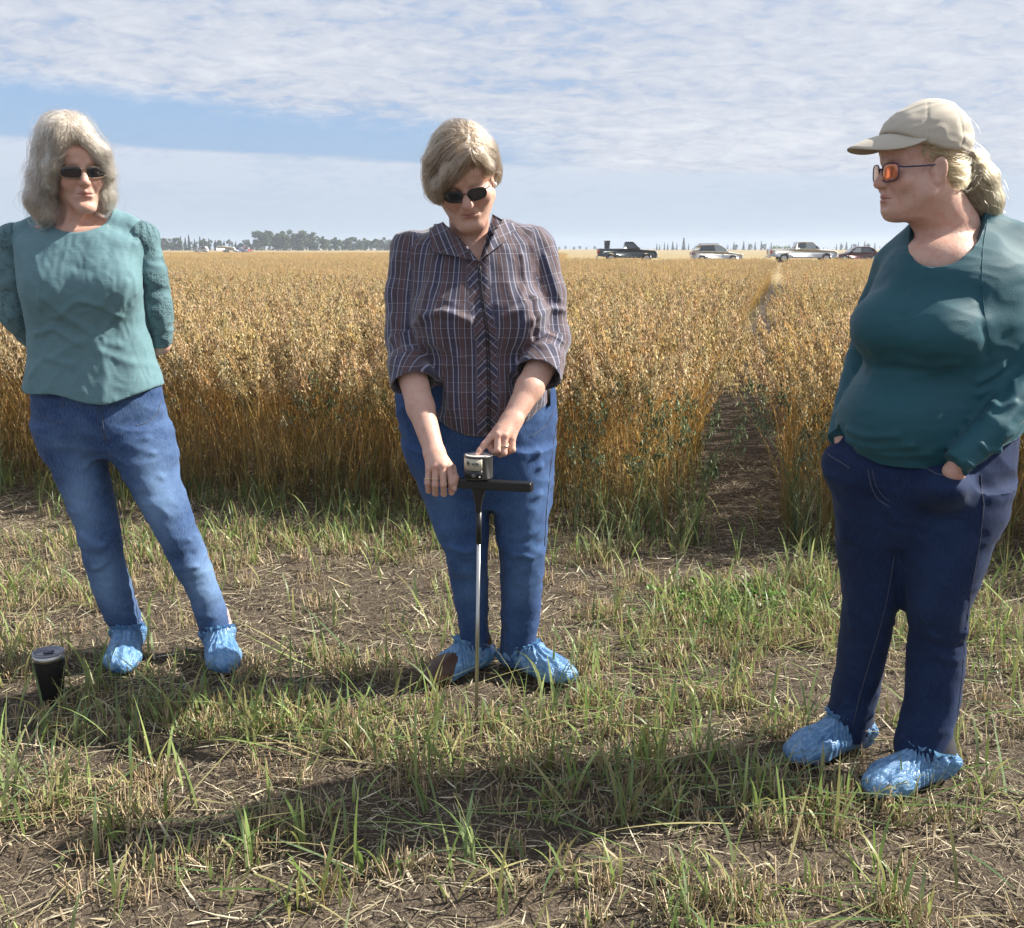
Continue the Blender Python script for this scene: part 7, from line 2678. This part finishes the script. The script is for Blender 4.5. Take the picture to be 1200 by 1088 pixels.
# ------------------------------------------------------------------ trees far off
def crown_mesh(kind, h, seed):
    rg = np.random.default_rng(seed)
    if kind == 'spruce':
        n = 900
        z = h * (0.06 + 0.94 * rg.uniform(0, 1, n) ** 1.15)
        r = 0.17 * h * (1 - z / h) ** 0.85 * (0.65 + 0.35 * np.abs(np.sin(z / h * 26 + seed))) * rg.uniform(0.35, 1.0, n) + 0.03
        a = rg.uniform(0, 6.28, n)
        c = np.stack([np.cos(a) * r, np.sin(a) * r, z - 0.25 * r], -1)
        s = h * 0.032
    else:
        blobs = []
        for _ in range(17):
            zz = rg.uniform(0.12, 0.88)
            ww = 0.17 * math.sin(math.pi * (0.12 + 0.8 * (1 - zz))) + 0.03
            a = rg.uniform(0, 6.28)
            blobs.append((math.cos(a) * ww * h * 0.8, math.sin(a) * ww * h * 0.8, zz * h, h * rg.uniform(0.07, 0.12)))
        blobs.append((0, 0, 0.90 * h, 0.08 * h))
        c = []
        for x, y, z, r in blobs:
            m = 95
            v = rg.normal(size=(m, 3))
            v /= np.linalg.norm(v, axis=1)[:, None]
            c.append(np.array([x, y, z]) + v * r * rg.uniform(0.5, 1.1, (m, 1)) * [1, 1, 1.35])
        c = np.concatenate(c)
        n = len(c)
        s = h * 0.034
    u = rg.normal(size=(n, 3))
    v = rg.normal(size=(n, 3))
    u /= np.linalg.norm(u, axis=1)[:, None]
    v -= u * (u * v).sum(1)[:, None]
    v /= np.linalg.norm(v, axis=1)[:, None]
    sz = s * rg.uniform(0.6, 1.5, (n, 1))
    V = np.stack([c + u * sz, c + v * sz * 0.7, c - u * sz, c - v * sz * 0.7], 1).reshape(-1, 3)
    F = np.arange(4 * n).reshape(-1, 4)
    base = np.array([0.035, 0.060, 0.036]) if kind == 'spruce' else np.array([0.080, 0.115, 0.042])
    C = np.repeat(base * rg.uniform(0.6, 1.4, (n, 1)), 4, 0)
    return V, F, C


def build_trees():
    lm = leaf_mat('tree_leaf', 0.3, 0.6, 0.3)
    bark = pbr('bark', (0.16, 0.14, 0.12), 0.9)
    kinds = {}
    for k in ('poplar', 'spruce'):
        kinds[k] = []
        for i in range(4):
            h = 10.0
            V, F, C = crown_mesh(k, h, 40 + i + (10 if k == 'spruce' else 0))
            cm = mesh_of('crown', V, F, lm, C, False)
            ps = [tube([(0, 0, -0.2), (0.05, 0, h * 0.3), (0.0, 0.1, h * 0.6), (0, 0, h * 0.88)], [0.19, 0.15, 0.09, 0.03], 7, caps=False)]
            rg = np.random.default_rng(i)
            for _ in range(7 if k == 'poplar' else 0):
                z = rg.uniform(0.25, 0.7) * h
                a = rg.uniform(0, 6.28)
                ps.append(tube([(0, 0, z), (math.cos(a) * 0.7, math.sin(a) * 0.7, z + 0.9), (math.cos(a) * 1.1, math.sin(a) * 1.1, z + 1.9)], [0.07, 0.05, 0.02], 5, caps=False))
            V, F = join(ps)
            tm = mesh_of('trunk', V, F, bark)
            kinds[k].append((cm, tm))
    lab = {'poplar': 'pale green leafy poplar in the hazy treeline at the horizon', 'spruce': 'slender dark spruce in the hazy treeline at the horizon'}
    rg = np.random.default_rng(77)

    def plant(kind, px, Y, h, label=None, group=True):
        cm, tm = kinds[kind][int(rg.integers(0, 4))]
        r = empty(kind + '_tree', at_px(px, Y), rg.uniform(0, 6.28))
        tag(r, label or lab[kind], 'tree', ('poplars' if kind == 'poplar' else 'spruces') + ' in the far treeline' if group else None)
        s = h / 10
        for nm, me in (('crown', cm), ('trunk', tm)):
            c = link(nm, me, r)
            wd = rg.uniform(1.25, 1.75) if kind == 'poplar' else rg.uniform(0.9, 1.3)
            c.scale = (s * wd, s * wd, s)
    Y0 = 560.0
    sc = Y0 / FPX
    words = 'first second third fourth fifth sixth seventh eighth ninth tenth eleventh twelfth'.split()

    def row(kind, xs, tops, Y, text, spread=1.0, hs=None):
        for i, px in enumerate(xs):
            h = hs[i] if hs else (293.8 - tops[i % len(tops)]) * sc * 1.12
            plant(kind, px + rg.uniform(-1, 1) * spread, Y + rg.uniform(-20, 30), h, text % words[i])
    row('poplar', (192, 199, 208), (281, 282, 281), Y0, 'pale poplar in the hazy treeline, %s from the sage sleeve of the left woman')
    row('spruce', (213, 218, 223, 229, 234, 246, 252), (279, 281, 278, 282, 280, 281, 283), Y0, 'slender spruce above the white and red vehicle, %s from the left in its row')
    row('poplar', (240, 258, 282, 290), (282, 283, 286, 285), Y0, 'low poplar among spruces behind the white trailer, %s from the left')
    row('spruce', (264, 269, 276), (284, 285, 284), Y0, 'small spruce right behind the white trailer, %s from the left')
    row('poplar', (304, 311, 318, 325, 333, 341, 348, 355, 362, 369), (273, 276, 274, 277, 275), Y0, 'tall poplar in the highest clump of the treeline, %s from the left in the clump', 1.5)
    row('poplar', (378, 385, 392, 399, 406, 414, 421, 428, 436, 443, 451, 459), (280, 283, 281, 284, 282), Y0, 'poplar in the lower tree row ending at the plaid shirt woman, %s from the left', 1.5)
    row('poplar', (655, 663, 672, 680, 688, 697), None, 880, 'tiny far poplar left of the dark pickup truck, %s from the left', 1, [2.4, 3.0, 2.6, 3.2, 2.5, 3.1])
    row('spruce', (769, 773, 778, 783, 789, 794, 800, 806), None, 700, 'spruce spire between the dark pickup and the silver car, %s from the left', 1, [4.2, 3.6, 5.0, 4.4, 5.6, 4.6, 8.0, 4.4])
    row('spruce', (853, 860, 872, 878, 885, 891, 897, 903), None, 700, 'spruce spire between the silver car and the white pickup, %s from the left', 1, [4.0, 5.2, 6.0, 4.4, 5.4, 6.2, 4.6, 5.0])
    row('poplar', (862, 880, 895), None, 720, 'low poplar among spires left of the white pickup, %s from the left', 1, [3.8, 4.4, 4.0])
    row('spruce', (980, 985, 991, 998, 1006, 1012, 1018, 1025), None, 700, 'spruce spire above the maroon car, %s from the left', 1, [4.2, 4.8, 5.4, 4.0, 5.0, 5.6, 4.4, 4.8])
    row('poplar', (985, 1002, 1016), None, 720, 'low poplar behind the maroon car, %s from the left', 1, [3.6, 4.2, 4.6])

    # the low wood behind reads as one mass
    ps = []
    for px in np.arange(-60, 470, 2.0):
        V, F, C = crown_mesh('poplar', 10, int(px) + 500)
        k = slice(0, 4 * 260)
        ps.append((V[k] * rg.uniform(0.50, 0.80) + at_px(px + rg.uniform(-2, 2), 640) + [0, 0, -0.8], F[:260], C[k] * 0.85))
    for px in np.arange(700, 1260, 5.0):
        V, F, C = crown_mesh('poplar', 10, int(px) + 500)
        k = slice(0, 4 * 160)
        ps.append((V[k] * rg.uniform(0.22, 0.36) + at_px(px + rg.uniform(-2, 2), 800) + [0, 0, -0.8], F[:160], C[k] * 0.85))
    V, F, C = join(ps)
    tag(obj('far_wood', V, F, lm, col=C, smooth=False), 'low far wood behind the single trees along the horizon', kind='stuff')


build_trees()


# ------------------------------------------------------------------ tumbler
def tumbler():
    g = ground_at(62, 822)
    root = empty('tumbler', g)
    tag(root, 'black insulated tumbler with steel rim and clear lid standing in the grass', 'tumbler')
    r, h = 0.0425, 0.150
    V, F = lathe([(0.0, 0.0), (r * 0.72, 0.0), (r * 0.76, 0.004), (r * 0.80, h * 0.3), (r * 0.97, h * 0.62), (r, h * 0.75), (r, h - 0.014)], 40)
    obj('cup', V, F, pbr('black_powder_coat', (0.008, 0.008, 0.009), 0.45, noise_amt=0.1), root)
    V, F = lathe([(r, h - 0.0165), (r + 0.0012, h - 0.014), (r + 0.0012, h), (r - 0.001, h + 0.001), (r - 0.0022, h), (r - 0.003, h - 0.02)], 40)
    obj('steel_rim', V, F, STEEL, root)
    V, F = lathe([(r + 0.001, h + 0.0012), (r + 0.0022, h + 0.003), (r + 0.001, h + 0.006), (r - 0.004, h + 0.0065), (r - 0.006, h + 0.002), (r - 0.008, h - 0.001), (0.0, h - 0.001)], 40)
    lidm = pbr('clear_lid', (0.20, 0.21, 0.25), 0.1, noise_amt=0.05)
    lid = obj('lid', V, F, lidm, root)
    V, F = tube([(-0.012, 0, h + 0.003), (0.014, 0.002, h + 0.003)], 0.009, 10, flat=0.4)
    obj('slider', V, F, pbr('grey_slider', (0.07, 0.075, 0.11), 0.3), lid)


tumbler()


# ------------------------------------------------------------------ air
def haze():
    V, F = box((-1700, -90, -1.2), (1700, 1750, 15.5))
    m, t, o = new_mat('haze')
    v = t.add('ShaderNodeVolumePrincipled')
    v.inputs['Color'].default_value = (0.80, 0.88, 1.0, 1)
    v.inputs['Density'].default_value = 0.00048
    v.inputs['Anisotropy'].default_value = 0.2
    t.l.new(v.outputs[0], o.inputs['Volume'])
    o_ = obj('haze', V, F, m, smooth=False)
    tag(o_, 'thin bluish haze in the air', kind='stuff')


haze()
